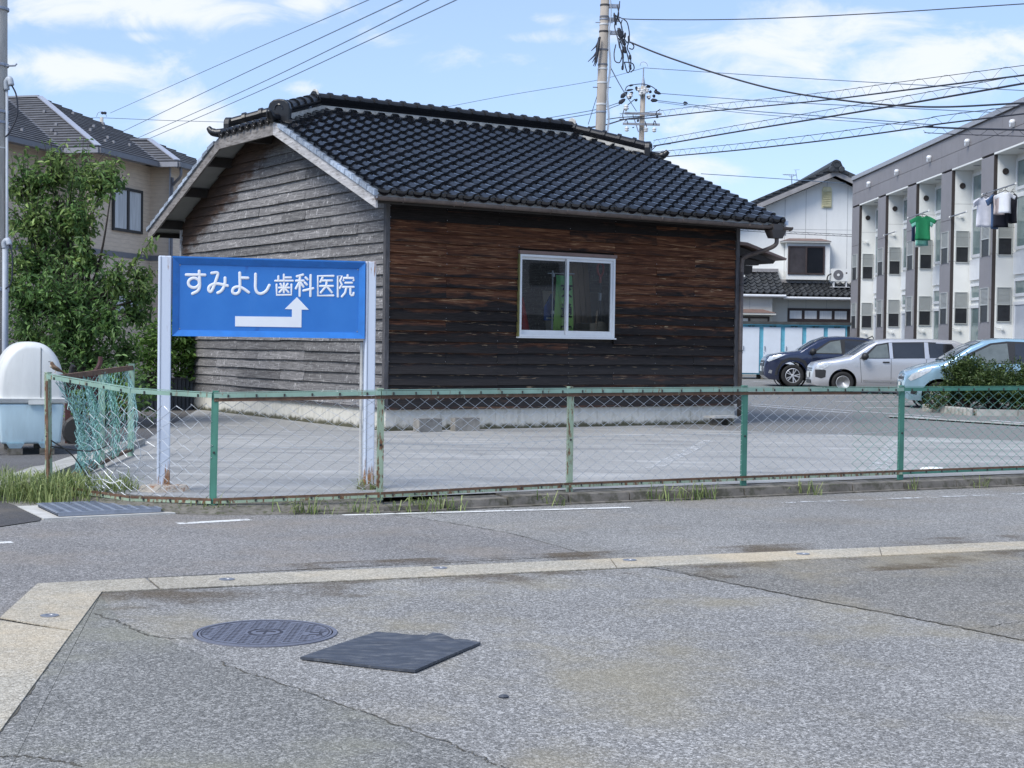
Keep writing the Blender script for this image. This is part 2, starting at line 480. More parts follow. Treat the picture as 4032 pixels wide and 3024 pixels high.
# dark asphalt apron at the lane mouth, lane and lot
sheet('asphalt_apron', [G(-900, 1990), G(-300, 1985), G(-30, 1962), G(60, 1993), G(168, 2036), G(155, 2053), G(0, 2076), G(-900, 2190)], .006, M_apron)
sheet('lane', [(-30, 12.2), (-4.75, 13.15), (-4.1, 13.3), (-4.45, 18), (-2, 40), (-2, 70), (-30, 70)], .096, M_lane)
m = MB(); m.add([(-30, 12.2, .096), (-4.75, 13.15, .096), (-4.1, 13.3, .096), (-30, 11.6, .002), (-4.8, 12.55, .002), (-4.0, 12.72, .002)], [(1, 0, 3, 4), (2, 1, 4, 5)])
struct(m.build('lane_ramp', M_apron))
front = [(-3.78, 13.0), (-3.0, 12.28), (-2.3, 12.06), (-1.05, 12.36), (.5, 13.28), (2.13, 14.1), (3.81, 14.98), (5.6, 15.9), (14, 20.4), (40, 34)]
back = [(-14, 90), (-9, 90), (-6, 90), (-3, 90), (0, 90), (4, 90), (8, 90), (12, 90), (24, 90), (70, 90)]
m = MB()
us = [0, .03, .07, .12, .18, .25, .3, .36, .42, .48, .55, .65, .8, 1]
for a, b in zip(front, back):
    for u in us:
        x, y = lerp(a, b, u)
        m.v.append((x, y, zlot(y)))
k = len(us)
for i in range(len(front) - 1):
    for j in range(k - 1):
        m.f.append((i * k + j, (i + 1) * k + j, (i + 1) * k + j + 1, i * k + j + 1))
struct(m.build('parking_lot', M_lot))

# faded lot markings and car-park bay lines
zl = lambda y: zlot(y) + .006
stripe('parking_marking', G(2570, 1845, .1), G(2795, 1735, .1), .16, zl, M_line2)
stripe('parking_marking', G(3455, 1850, .1), G(3535, 1735, .1), .22, zl, M_line2)
stripe('parking_marking', G(2960, 1598, .12), G(3340, 1625, .12), .12, zl, M_lineB)
stripe('parking_marking', G(2960, 1592, .12), G(3700, 1640, .12), .09, zl, M_lineB)
for (x0, y0, x1, y1) in ((2940, 1500, 3230, 1512), (2960, 1512, 3300, 1524), (3190, 1556, 3560, 1560), (3290, 1576, 3600, 1578), (3400, 1596, 3650, 1598), (3570, 1628, 3700, 1636), (3900, 1642, 4100, 1656), (3640, 1634, 4100, 1668)):
    stripe('parking_marking', G(x0, y0, .17), G(x1, y1, .17), .11, zl, M_lineB)
sheet('pale_seam', [(*G(3500, 1638, .12)[:2], .13), (*G(4200, 1680, .12)[:2], .125), (*G(4200, 1686, .12)[:2], .125), (*G(3500, 1643, .12)[:2], .13)], None, M_conc)

# dirt slope where the lot meets the road without a kerb
sk_ = [(-3.85, 13.05), (-3.05, 12.3), (-2.3, 12.08), (-1.05, 12.38)]
so_ = [(-4.05, 12.75), (-3.1, 11.98), (-2.3, 11.80), (-1.0, 12.06)]
m = MB()
m.add([(x, y, .102) for x, y in sk_] + [(x, y, .004) for x, y in so_], [(i + 1, i, 4 + i, 5 + i) for i in range(3)])
struct(m.build('dirt_verge', pm('gritty_verge', (.15, .14, .12), .95, var=.35, vs=14, bmp=.6, bs=50, c2=(.07, .075, .04), thr=(.5, .65))))

# kerb stones along the fence
kerb = struct(bpy.data.objects.new('kerb', None)); col.objects.link(kerb)
kp = [(-1.75, 11.97), (-1.05, 12.12), (.5, 13.03), (2.13, 13.86), (3.81, 14.74), (5.6, 15.66), (9, 17.45)]
for a, b in zip(kp, kp[1:]):
    L = math.dist(a, b)
    n = max(1, round(L / .62))
    for i in range(n):
        p, q = lerp(a, b, i / n), lerp(a, b, (i + 1) / n - .012 / L)
        d = Vector((q[0] - p[0], q[1] - p[1], 0)).normalized(); nn = Vector((-d.y, d.x, 0))
        j = rnd.uniform(-.006, .006)
        kh = max(.03, min(.085, .03 + (p[0] + 1.75) * .032))
        pts = []
        for z, o0, o1 in ((-.02, -.015 + j, .26), (kh + j, j, .26)):
            pts += [(p[0] + nn.x * o0, p[1] + nn.y * o0, z), (q[0] + nn.x * o0, q[1] + nn.y * o0, z), (q[0] + nn.x * o1, q[1] + nn.y * o1, z + (.015 if z > 0 else 0)), (p[0] + nn.x * o1, p[1] + nn.y * o1, z + (.015 if z > 0 else 0))]
        MB().hexa(pts).build('kerb_stone', M_kerb, kerb)
        # low gutter lip in front
        MB().hexa([(p[0] - nn.x * .06, p[1] - nn.y * .06, -.01), (q[0] - nn.x * .06, q[1] - nn.y * .06, -.01), (q[0] - nn.x * .016, q[1] - nn.y * .016, -.01), (p[0] - nn.x * .016, p[1] - nn.y * .016, -.01),
                   (p[0] - nn.x * .06, p[1] - nn.y * .06, .012), (q[0] - nn.x * .06, q[1] - nn.y * .06, .012), (q[0] - nn.x * .016, q[1] - nn.y * .016, .016), (p[0] - nn.x * .016, p[1] - nn.y * .016, .016)]).build('gutter_lip', M_kerb, kerb)

# concrete footing strip beside the lane, left of the side fence
ft = struct(bpy.data.objects.new('footing_strip', None)); col.objects.link(ft)
a0, a1, b0, b1 = (-4.95, 12.72), (-3.98, 12.82), (-4.80, 17.6), (-4.36, 17.6)
q = [G(5, 1925, .1), G(150, 1930, .1), G(255, 1830, .1), G(186, 1790, .1)]
A0, A1 = Vector(G(0, 1925, .12)), Vector(G(150, 1935, .12))
for (u0, u1) in ((0, .33), (.335, .66), (.665, 1)):
    L0, R0 = lerp((-4.55, 12.95), (-4.75, 18.3), u0), lerp((-4.02, 12.95), (-4.40, 18.3), u0)
    L1, R1 = lerp((-4.55, 12.95), (-4.75, 18.3), u1), lerp((-4.02, 12.95), (-4.40, 18.3), u1)
    MB().hexa([(*L0, 0), (*R0, 0), (*R1, 0), (*L1, 0), (*L0, .10), (*R0, .16), (*R1, .18), (*L1, .12)]).build('concrete_block', M_conc, ft)

# ------------------------------------------------------------------ drain grate
gp = [Vector(G(231, 2041)), Vector(G(633, 2023)), Vector(G(550, 1987)), Vector(G(150, 2003))]
gr = thing('drain_grate', 'blue-grey steel drain grating set in a pale concrete surround by the grass', 'drain grate')
def quad_at(u, v):
    return gp[0].lerp(gp[1], u).lerp(gp[3].lerp(gp[2], u), v)
M_steel = pm('galvanised_steel', (.30, .33, .39), .5, .5, var=.18, vs=15)
M_dark = pm('drain_shade', (.012, .012, .013), .9)
m = MB()
P = [quad_at(-.16, -.09), quad_at(1.13, -.09), quad_at(1.13, 1.2), quad_at(-.16, 1.2)]
m.prism([(p.x, p.y) for p in P], (0, 0, .0), (1, 0, 0), (0, 1, 0), (0, 0, .012)).build('concrete_surround', M_pale, gr)
P = [quad_at(0, 0), quad_at(1, 0), quad_at(1, 1), quad_at(0, 1)]
m = MB(); m.prism([(p.x, p.y) for p in P], (0, 0, .012), (1, 0, 0), (0, 1, 0), (0, 0, .004)).build('drain_shade_sheet', M_dark, gr)  # near-black sheet painted as the shade below the bars
m = MB()
for i in range(27):
    v = .015 + .97 * i / 26
    a, b = quad_at(0.005, v), quad_at(.995, v)
    m.bar((a.x, a.y, .028), (b.x, b.y, .028), .011, .024)
m.build('bearing_bars', M_steel, gr, kind='stuff')
for i in range(10):
    u = i / 9
    a, b = quad_at(u, 0), quad_at(u, 1)
    MB().bar((a.x, a.y, .0415), (b.x, b.y, .0415), .024, .006).build('cross_bar', M_steel, gr)
for v in (0, 1):
    a, b = quad_at(0, v), quad_at(1, v)
    MB().bar((a.x, a.y, .03), (b.x, b.y, .03), .018, .03).build('edge_bar', M_steel, gr)

# ------------------------------------------------------------------ manhole cover
mh = thing('manhole_cover', 'round dark iron manhole cover with rows of small arrow marks', 'manhole cover', (-1.124, 7.013, .004))
M_iron = pm('cast_iron', (.20, .205, .245), .42, .35, var=.12, vs=30)
M_iron_d = pm('iron_recess_shade', (.045, .046, .06), .7, .2)  # dark inlays lying on the plate, recess shade put into their colour
MB().lathe([(.330, 0), (.330, .006), (.311, .006), (.311, .0), (0, 0)], 64).build('frame_ring', M_iron, mh)
MB().lathe([(.305, 0), (.305, .0055), (.300, .0065), (0, .0065)], 64).build('cover_plate', M_iron, mh)
m = MB(); z_ = .0070
def arrow(x, y, L, w_):
    m.add([(x - L / 2, y - w_ * .17, z_), (x + L * .05, y - w_ * .17, z_), (x + L * .05, y + w_ * .17, z_), (x - L / 2, y + w_ * .17, z_)], [(0, 1, 2, 3)])
    m.add([(x + L * .05, y - w_ / 2, z_), (x + L / 2, y, z_), (x + L * .05, y + w_ / 2, z_)], [(0, 1, 2)])
    m.add([(x - L / 2, y - w_ * .5, z_), (x - L * .2, y - w_ * .34, z_), (x - L / 2, y - w_ * .30, z_)], [(0, 1, 2)])
    m.add([(x - L / 2, y + w_ * .5, z_), (x - L / 2, y + w_ * .30, z_), (x - L * .2, y + w_ * .34, z_)], [(0, 1, 2)])
for i in range(-4, 5):
    for j in range(-8, 9):
        for (dx, dy, L, w_) in ((0, 0, .040, .027), (.034, .018, .018, .016)):
            x, y = i * .066 + dx, j * .036 + dy
            r_ = math.hypot(x, y)
            if r_ > .275 or r_ < .095 or math.hypot(x - .235, y + .02) < .055: continue
            arrow(x, y, L, w_)
m.build('arrow_shade_inlays', M_iron_d, mh, kind='stuff')
MB().lathe([(.296, .0066), (.296, .0072), (.290, .0072), (.290, .0066)], 64, closed=False).build('rim_shade_inlay', M_iron_d, mh)
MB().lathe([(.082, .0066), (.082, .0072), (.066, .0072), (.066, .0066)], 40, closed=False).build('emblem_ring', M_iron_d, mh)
m = MB()
m.box(-.006, -.050, .0066, .006, .050, .0075).box(-.046, .008, .0066, -.0065, .020, .0075).box(.0065, .008, .0066, .046, .020, .0075)
m.lathe([(.046, .0066), (.046, .0073), (.036, .0073), (.036, .0066)], 30, arc=math.pi, closed=False)
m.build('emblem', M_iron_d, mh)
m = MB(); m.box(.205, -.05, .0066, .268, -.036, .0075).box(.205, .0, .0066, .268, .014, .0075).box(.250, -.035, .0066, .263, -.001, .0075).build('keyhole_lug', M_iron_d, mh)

# ------------------------------------------------------------------ rubber mat
mp = [Vector(p) for p in ((-.882, 6.428, 0), (-.380, 6.195, 0), (-.125, 6.808, 0), (-.612, 7.019, 0))]
m = MB(); nx, ny = 16, 14
for lay, dz in ((0, .008), (1, .019)):
    for j in range(ny + 1):
        for i in range(nx + 1):
            u, v = i / nx, j / ny
            p = mp[0].lerp(mp[1], u).lerp(mp[3].lerp(mp[2], u), v)
            z = dz + .0018 * math.sin(u * 7 + v * 3)
            if v > .85 and i not in (0, nx):
                z += .022 * (v - .85) / .15 * max(0, math.sin(u * math.pi)) * (1.0 if .55 < u < .70 else .25)
            e = Vector((rnd.uniform(-.008, .008), rnd.uniform(-.008, .008), 0)) if j == ny and 0 < i < nx else Vector()
            m.v.append((p.x + e.x, p.y + e.y - (.03 if (j == ny and i in (11, 12)) else 0), max(z, .0075)))
n1_ = (nx + 1) * (ny + 1)
for j in range(ny):
    for i in range(nx):
        a = j * (nx + 1) + i
        q_ = (a, a + 1, a + nx + 2, a + nx + 1)
        m.f.append(tuple(x + n1_ for x in q_)); m.f.append(q_[::-1])
ring = [i for i in range(nx + 1)] + [j * (nx + 1) + nx for j in range(1, ny + 1)] + [ny * (nx + 1) + i for i in range(nx - 1, -1, -1)] + [j * (nx + 1) for j in range(ny - 1, 0, -1)]
for a, b in zip(ring, ring[1:] + ring[:1]):
    m.f.append((a, b, b + n1_, a + n1_))
M_rub = pm('black_rubber', (.050, .058, .075), .62, var=.25, vs=6, bmp=.15, bs=80, c2=(.13, .135, .145), thr=(.46, .72), stretch=(1, 3, 1))
tag(m.build('rubber_mat', M_rub, smooth=False), 'flat black rubber mat lying on the asphalt beside the manhole', 'mat')
p = G(1983, 2748, .004)
tag(MB().lathe([(.012, 0), (.014, .006), (.008, .012), (0, .013)], 7, T(p.x, p.y, .004) @ RZ(.3) @ Matrix.Scale(1.6, 4, (1, 0, 0))).build('dark_pebble', M_rub), 'tiny black pebble lying alone on the open asphalt', 'pebble')
# ------------------------------------------------------------------ wooden house
HL, HW = 6.62, 8.1           # front length, gable width
EV, OV, OR_ = .50, .45, .58  # eave overhang, verge overhang left / right
Z0, SL = 3.44, .40           # deck height at eave, slope
TH = math.atan(SL)
VC = HW / 2                  # ridge line
VH = 2.95                    # half-hip eave starts here
UPK_L, UPK_R = .79, 6.05
ZR = Z0 + SL * (VC + EV)
def deck(v): return Z0 + SL * (min(v, HW - v) + EV)

def wood_gable():
    m, t, b, co = newmat('weathered_grey_boards')
    sp = N(t, 'ShaderNodeSeparateXYZ', {0: co})
    X, Y, Z = sp.outputs
    oi = N(t, 'ShaderNodeObjectInfo').outputs['Random']
    off = N(t, 'ShaderNodeCombineXYZ', {0: mth(t, 'MULTIPLY', oi, 37.0), 1: mth(t, 'MULTIPLY', oi, 11.0), 2: mth(t, 'MULTIPLY', oi, 53.0)}).outputs[0]
    v = N(t, 'ShaderNodeVectorMath', {0: co, 1: off}).outputs[0]
    g1 = noise(t, mapp(t, v, (8, .9, 16)), 2.2, 8, .68, 1.6)
    g2 = noise(t, mapp(t, v, (40, 4, 90)), 2.0, 4, .6, .3)
    c = ramp(t, g1, (.28, (.036, .034, .034)), (.43, (.150, .144, .144)), (.57, (.252, .244, .242)), (.70, (.54, .525, .51)))
    c = mixc(t, mth(t, 'MULTIPLY', g2, .45), c, (.12, .119, .125))
    # pale scars and knots
    kn = N(t, 'ShaderNodeTexVoronoi', {'Vector': mapp(t, v, (1, 5.5, 11)), 'Scale': 1.0, 'Randomness': 1.0}).outputs['Distance']
    sc_ = N(t, 'ShaderNodeTexNoise', {'Vector': mapp(t, v, (6, 9, 6)), 'Scale': 2.4, 'Detail': 6.0, 'Roughness': .7, 'Distortion': .9}).outputs[0]
    c = mixc(t, step(t, sc_, .575, .66), c, (.58, .57, .56))
    c = mixc(t, step(t, kn, .13, .05), c, (.05, .045, .042))
    tone = mth(t, 'ADD', mth(t, 'MULTIPLY', oi, .50), .66)
    c = mixc(t, 1.0, c, N(t, 'ShaderNodeCombineXYZ', {0: tone, 1: tone, 2: tone}).outputs[0], 'MULTIPLY')
    # unweathered brown wood where rain never reached
    line = mth(t, 'SUBTRACT', mth(t, 'MULTIPLY', mth(t, 'SUBTRACT', HW + .25, Y), SL * 1.02), mth(t, 'SUBTRACT', Z, Z0 - .62))
    nn = mth(t, 'MULTIPLY', mth(t, 'SUBTRACT', noise(t, mapp(t, co, (1, 1.5, 5)), 1.6, 5, .6), .5), .9)
    br = step(t, mth(t, 'ADD', line, nn), .22, -.10)
    top = step(t, mth(t, 'ADD', Z, mth(t, 'MULTIPLY', nn, .6)), 4.40, 4.62)
    brown = ramp(t, g1, (.3, (.028, .020, .018)), (.6, (.085, .052, .036)), (.8, (.24, .15, .09)))
    c = mixc(t, mth(t, 'MAXIMUM', br, mth(t, 'MULTIPLY', top, .75)), c, brown)
    setb(t, b, Base_Color=c, Roughness=.82, Specular_IOR_Level=.3)
    bump(t, b, mth(t, 'ADD', g1, g2), .45, .006)
    return m

def wood_front():
    m, t, b, co = newmat('charred_brown_boards')
    sp = N(t, 'ShaderNodeSeparateXYZ', {0: co})
    X, Y, Z = sp.outputs
    oi = N(t, 'ShaderNodeObjectInfo').outputs['Random']
    off = N(t, 'ShaderNodeCombineXYZ', {0: mth(t, 'MULTIPLY', oi, 31.0), 1: 0.0, 2: mth(t, 'MULTIPLY', oi, 47.0)}).outputs[0]
    v = N(t, 'ShaderNodeVectorMath', {0: co, 1: off}).outputs[0]
    g1 = noise(t, mapp(t, v, (.55, 6, 13)), 2.0, 8, .66, 2.0)
    g2 = noise(t, mapp(t, v, (3, 20, 80)), 1.6, 4, .6, .4)
    fz = mth(t, 'FRACT', mth(t, 'DIVIDE', mth(t, 'SUBTRACT', Z, .437), .159))
    # how brown the row is: strongest at mid height, little at the foot; eave shade painted into the top rows
    hb = mth(t, 'MULTIPLY', step(t, Z, 1.2, 2.75), step(t, Z, 3.22, 2.98))
    hb2 = mth(t, 'ADD', mth(t, 'MULTIPLY', hb, .50), mth(t, 'MULTIPLY', mth(t, 'SUBTRACT', oi, .5), .26))
    dark = ramp(t, g2, (.3, (.007, .006, .006)), (.7, (.030, .026, .026)))
    brown = ramp(t, g1, (.25, (.016, .008, .006)), (.43, (.075, .029, .016)), (.58, (.165, .072, .038)), (.74, (.46, .29, .16)))
    wv = mth(t, 'ADD', noise(t, mapp(t, v, (1.1, 4, 6)), 1.7, 6, .62, .8), mth(t, 'MULTIPLY', fz, .36))
    k = step(t, mth(t, 'ADD', wv, hb2), .78, 1.08)
    c = mixc(t, k, dark, brown)
    gold = mth(t, 'MULTIPLY', step(t, noise(t, mapp(t, v, (1.6, 8, 26)), 1.5, 5, .6, 1.2), .60, .68), mth(t, 'MULTIPLY', step(t, fz, .45, .75), step(t, Z, 3.0, 2.7)))
    c = mixc(t, mth(t, 'MULTIPLY', gold, .9), c, (.50, .36, .22))
    low = step(t, Z, 1.5, .9)
    c = mixc(t, mth(t, 'MULTIPLY', mth(t, 'MULTIPLY', low, g1), .55), c, (.075, .072, .074))
    setb(t, b, Base_Color=c, Roughness=.8, Specular_IOR_Level=.16)
    bump(t, b, mth(t, 'ADD', g1, g2), .5, .006)
    return m

M_wg, M_wf = wood_gable(), wood_front()
M_barge = pm('pale_weathered_timber', (.46, .45, .45), .8, var=.3, vs=3, bmp=.3, bs=30, c2=(.19, .175, .165), thr=(.5, .68), stretch=(6, 1, 6))
M_barge2 = pm('brown_grey_timber', (.235, .22, .21), .8, var=.35, vs=3, bmp=.3, bs=30, c2=(.11, .095, .085), thr=(.48, .66), stretch=(6, 1, 6))
M_post = pm('grey_corner_timber', (.075, .073, .078), .8, var=.45, vs=5, bmp=.3, bs=30, stretch=(6, 6, 1))
M_purlin = pm('dark_purlin', (.03, .025, .022), .8, var=.3)
M_soffit = pm('soffit_board', (.36, .37, .365), .8, var=.08)
def tile_mat(name, c, rough=.16, spec=.62):
    m, t, b, co = newmat(name)
    oi = N(t, 'ShaderNodeObjectInfo').outputs['Random']
    n_ = noise(t, co, 14, 4, .6)
    f = mth(t, 'ADD', mth(t, 'MULTIPLY', oi, .7), .65)
    cc = mixc(t, 1.0, ramp(t, n_, (.3, [x * .7 for x in c]), (.7, [x * 1.4 for x in c])), N(t, 'ShaderNodeCombineXYZ', {0: f, 1: f, 2: f}).outputs[0], 'MULTIPLY')
    setb(t, b, Base_Color=cc, Roughness=mth(t, 'ADD', mth(t, 'ADD', mth(t, 'MULTIPLY', n_, .16), mth(t, 'MULTIPLY', mth(t, 'POWER', oi, 3.0), .22)), rough - .07), Specular_IOR_Level=spec)
    bump(t, b, noise(t, co, 9, 2, .5), .12, .01)
    return m
M_tile = tile_mat('black_glazed_tile', (.005, .006, .009), .09, .85)
M_tile_r = tile_mat('black_ridge_tile', (.008, .009, .012), .34, .5)
M_tile_sh = tile_mat('sky_sheen_verge_tile', (.30, .35, .42), .25)  # sky reflection on the flaps painted in as a pale base colour
M_mortar = pm('white_mortar', (.50, .49, .455), .85, var=.2, vs=8, bmp=.3, c2=(.25, .24, .2), thr=(.55, .75))
def found_mat():
    m, t, b, co = newmat('stained_foundation')
    z = N(t, 'ShaderNodeSeparateXYZ', {0: co}).outputs[2]
    n1 = noise(t, mapp(t, co, (2, 2, .7)), 4, 6, .62)
    c = ramp(t, n1, (.3, (.50, .485, .43)), (.55, (.64, .62, .56)), (.75, (.34, .32, .25)))
    moss = step(t, mth(t, 'ADD', z, mth(t, 'MULTIPLY', mth(t, 'SUBTRACT', noise(t, co, 7, 6, .7), .5), .22)), .20, .125)
    c = mixc(t, moss, c, (.085, .082, .05))
    setb(t, b, Base_Color=c, Roughness=.88)
    bump(t, b, noise(t, co, 60, 4), .3, .01)
    return m
M_found = found_mat()
M_gut = pm('brown_gutter', (.13, .105, .095), .5, .2, var=.3, vs=10)
M_gut_d = pm('dark_gutter_box', (.05, .045, .045), .5)
M_alu = pm('white_aluminium', (.72, .74, .76), .35, .1, var=.05)
M_flash = pm('brown_flashing', (.20, .135, .115), .5, .1, var=.15)
M_green_trim = pm('mossy_trim', (.16, .15, .05), .8, var=.3)
M_nail = pm('nail_steel', (.45, .45, .47), .4, .8)

def glass(name, tint=(.9, .93, .95), refl=.16, rough=.02, clear=.86):
    m = bpy.data.materials.new(name)
    m.use_nodes = True
    t = m.node_tree
    t.nodes.remove(t.nodes['Principled BSDF'])
    fr = N(t, 'ShaderNodeFresnel', {'IOR': 1.5}).outputs[0]
    co = N(t, 'ShaderNodeTexCoord').outputs['Object']
    k = mth(t, 'ADD', mth(t, 'MULTIPLY', fr, 1.0), refl - .04, clamp=True)
    tr = N(t, 'ShaderNodeBsdfTransparent', {0: (*[x * clear for x in tint], 1)})
    bmp_ = N(t, 'ShaderNodeBump', {'Height': noise(t, co, 1.5, 1), 'Strength': .04, 'Distance': .02})
    gl = N(t, 'ShaderNodeBsdfGlossy', {0: (.95, .97, 1, 1), 'Roughness': rough, 'Normal': bmp_.outputs[0]})
    mx = N(t, 'ShaderNodeMixShader', {0: k, 1: tr.outputs[0], 2: gl.outputs[0]})
    t.links.new(mx.outputs[0], t.nodes['Material Output'].inputs[0])
    return m
M_glass = glass('window_glass', refl=.055, clear=.93)
M_dglass = pm('dark_glass', (.012, .014, .018), .06, spec=.7, var=.3, vs=1)

house = thing('wooden_house', 'low timber house with black glazed tile roof and lapped board walls', 'house', (-1.8197, 21.794, 0), R(33))

# foundation panels
n = 7
for i in range(n):
    x0, x1 = HL * i / n + (.03 if i == 0 else .0025), HL * (i + 1) / n - .0025
    MB().box(x0, .02, -.02, x1, .16, .425).build('foundation_panel', M_found, house)
for i in range(8):
    y0, y1 = HW * i / 8 + (.17 if i == 0 else .0025), HW * (i + 1) / 8 - .0025
    MB().box(.022, y0, -.02, .15, y1, .425).build('foundation_panel', M_found, house)
MB().box(HL - .15, .165, -.02, HL - .02, HW, .425).build('foundation_panel', M_found, house)
MB().box(.16, HW - .15, -.02, HL - .16, HW - .005, .425).build('foundation_panel', M_found, house)

# backing walls
WX0, WX1, WZ0, WZ1 = 2.27, 4.06, 1.49, 2.735
wl = MB()
wl.box(.06, .05, .425, WX0, .12, 3.5).box(WX1, .05, .425, HL - .06, .12, 3.5).box(WX0, .05, .425, WX1, .12, WZ0).box(WX0, .05, WZ1, WX1, .12, 3.5)
M_inner = pm('inner_plaster', (.62, .60, .57), .9, var=.1)
wl.build('wall', M_purlin, house)
gp_ = [(0.05, .425), (HW - .05, .425), (HW - .05, deck(HW) - .12), (HW - VH - .2, deck(VH) - .06), (VH + .2, deck(VH) - .06), (.05, deck(0) - .12)]
MB().prism(gp_, (.05, 0, 0), (0, 1, 0), (0, 0, 1), (.05, 0, 0)).build('wall', M_purlin, house)
MB().prism(gp_, (HL - .1, 0, 0), (0, 1, 0), (0, 0, 1), (.08, 0, 0)).build('wall', M_wg, house)
bw = MB()      # rear wall with an unseen opening, added to let daylight into the room
bw.box(.1, HW - .12, .425, .6, HW - .02, 3.5).box(6.0, HW - .12, .425, HL - .1, HW - .02, 3.5).box(.6, HW - .12, .425, 6.0, HW - .02, .8).box(.6, HW - .12, 3.05, 6.0, HW - .02, 3.5)
bw.build('wall', M_wg, house)

# lapped boards
PITCH_B = .159
def board(x0, x1, z, face, mat, xt0=None, xt1=None, top=None):
    warp = rnd.uniform(0, 9); wa, wb = rnd.uniform(.001, .006), rnd.uniform(.001, .007)
    "one board: bottom edge proud, top edge tucked under the next"
    xt0 = x0 if xt0 is None else xt0
    xt1 = x1 if xt1 is None else xt1
    h = PITCH_B + .02 if top is None else top
    j0, j1 = rnd.uniform(-.005, .005), rnd.uniform(-.005, .005)
    ob0, ot = .048 + rnd.uniform(-.006, .008), .012
    n = max(2, int((x1 - x0) / .35))
    m = MB()
    for k in range(n + 1):
        u = k / n
        a, at_ = x0 + (x1 - x0) * u, xt0 + (xt1 - xt0) * u
        zb_ = z + j0 + (j1 - j0) * u + wa * math.sin(a * 2.3 + warp)
        ob = ob0 + wb * math.sin(a * 1.7 + warp * 2) + rnd.uniform(-.0012, .0012)
        for (aa, o, zz) in ((a, ob, zb_), (a, ob - .016, zb_), (at_, ot - .010, z + h), (at_, ot, z + h)):
            m.v.append((aa, -o + .035, zz) if face == 'f' else (-o + .035, aa, zz))
    q4 = (0, 1, 2, 3)
    for k in range(n):
        for e in range(4):
            f_ = (4 * k + e, 4 * k + (e + 1) % 4, 4 * k + 4 + (e + 1) % 4, 4 * k + 4 + e)
            m.f.append(f_ if face == 'f' else f_[::-1])
    m.f += [(3, 2, 1, 0), tuple(4 * n + e for e in q4)] if face == 'f' else [(0, 1, 2, 3), tuple(4 * n + e for e in q4)[::-1]]
    m.build('board', mat, house)

studs_f = [.06, 1.0, 1.9, 2.26, 3.2, 4.07, 4.9, 5.7, 6.54]
z = .437
row = 0
nails = MB()
while z < 3.36:
    spans = [(.05, HL - .05)]
    if z + PITCH_B > WZ0 - .02 and z < WZ1 + .02:
        spans = [(.05, WX0 - .005), (WX1 + .005, HL - .05)]
    for a, b in spans:
        cuts = [s for s in studs_f if a + .5 < s < b - .5 and rnd.random() < (.42 if b - a > 3 else .35)]
        ks = [a] + cuts + [b]
        for p, q in zip(ks, ks[1:]):
            board(p + .0015, q - .0015, z, 'f', M_wf)
        for s in studs_f:
            if a < s < b: nails.box(s - .004, -.0085, z + .022, s + .004, -.001, z + .030)
    z += PITCH_B; row += 1
nails.build('nails', M_nail, house, kind='stuff')

studs_g = [.9 * i for i in range(1, 9)]
z = .437
while z < deck(VH) + .1:
    def lim(zz):
        # board ends along the roof slope
        dv = max(0.0, (zz + .10 - Z0) / SL - EV)
        return dv
    if lim(z) > VH + .6: break
    a, b = max(.05, lim(z) - .0), HW - max(.05, lim(z))
    a2, b2 = max(.05, lim(z + PITCH_B)), HW - max(.05, lim(z + PITCH_B))
    cuts = [s for s in studs_g if a + .8 < s < b - .8 and rnd.random() < .30]
    ks = [a] + cuts + [b]
    for i, (p, q) in enumerate(zip(ks, ks[1:])):
        board(p + (.001 if i else 0), q - (.0015 if i < len(ks) - 2 else 0), z, 'g', M_wg, a2 if i == 0 else None, b2 if i == len(ks) - 2 else None)
    z += PITCH_B

# corner posts
MB().box(-.022, -.022, .43, .045, .052, 3.42).build('corner_post', M_post, house)
MB().box(HL - .055, -.022, .43, HL + .02, .05, 3.42).build('corner_post', M_post, house)
MB().box(-.02, HW - .05, .43, .05, HW + .02, 3.42).build('corner_post', M_barge, house)
MB().box(-.018, .05, .405, .03, HW - .05, .436).build('water_table', M_post, house)
MB().box(.05, -.018, .405, HL - .05, .03, .436).build('water_table', M_wf, house)

# ---- roof deck: near, far and two half-hip planes
UL, UR = -OV, HL + OR_
def slab3(poly, th, mat, name):
    "thin slab from a 3d polygon"
    n = len(poly)
    m = MB()
    m.add([Vector(p) for p in poly] + [Vector(p) - Vector((0, 0, th)) for p in poly], [tuple(range(n)), tuple(range(n, 2 * n))[::-1]] + [(i, n + i, n + (i + 1) % n, (i + 1) % n) for i in range(n)])
    return m.build(name, mat, house)
ZH = Z0 + SL * (VH + EV)
near = [(UL, -EV, Z0), (UR, -EV, Z0), (UR, VH, ZH), (UPK_R, VC, ZR), (UPK_L, VC, ZR), (UL, VH, ZH)]
slab3(near, .05, M_soffit, 'roof_deck')
slab3([(p[0], HW - p[1], p[2]) for p in near][::-1], .05, M_soffit, 'roof_deck')
slab3([(UL, HW - VH, ZH), (UL, VH, ZH), (UPK_L, VC, ZR)], .05, M_soffit, 'roof_deck')
slab3([(UR, VH, ZH), (UR, HW - VH, ZH), (UPK_R, VC, ZR)], .05, M_soffit, 'roof_deck')

# barge boards
def barge(p, q, w_, th, u, mt=None):
    p, q = Vector((u, *p)), Vector((u, *q))
    dn = Vector((0, 0, -w_))
    o = Vector((-th, 0, 0))
    return MB().hexa([p + dn, q + dn, q + dn + o, p + dn + o, p, q, q + o, p + o]).build('barge_board', mt or M_barge, house)
for u in (UL + .03, UR):
    barge((-EV - .02, Z0 - .005), (VH, ZH - .005), .205, .035, u)
    barge((VH, ZH - .005), (HW - VH, ZH - .005), .205, .0352, u, M_barge2)
    barge((HW - VH, ZH - .005), (HW + EV + .02, Z0 - .005), .205, .035, u, M_barge2)
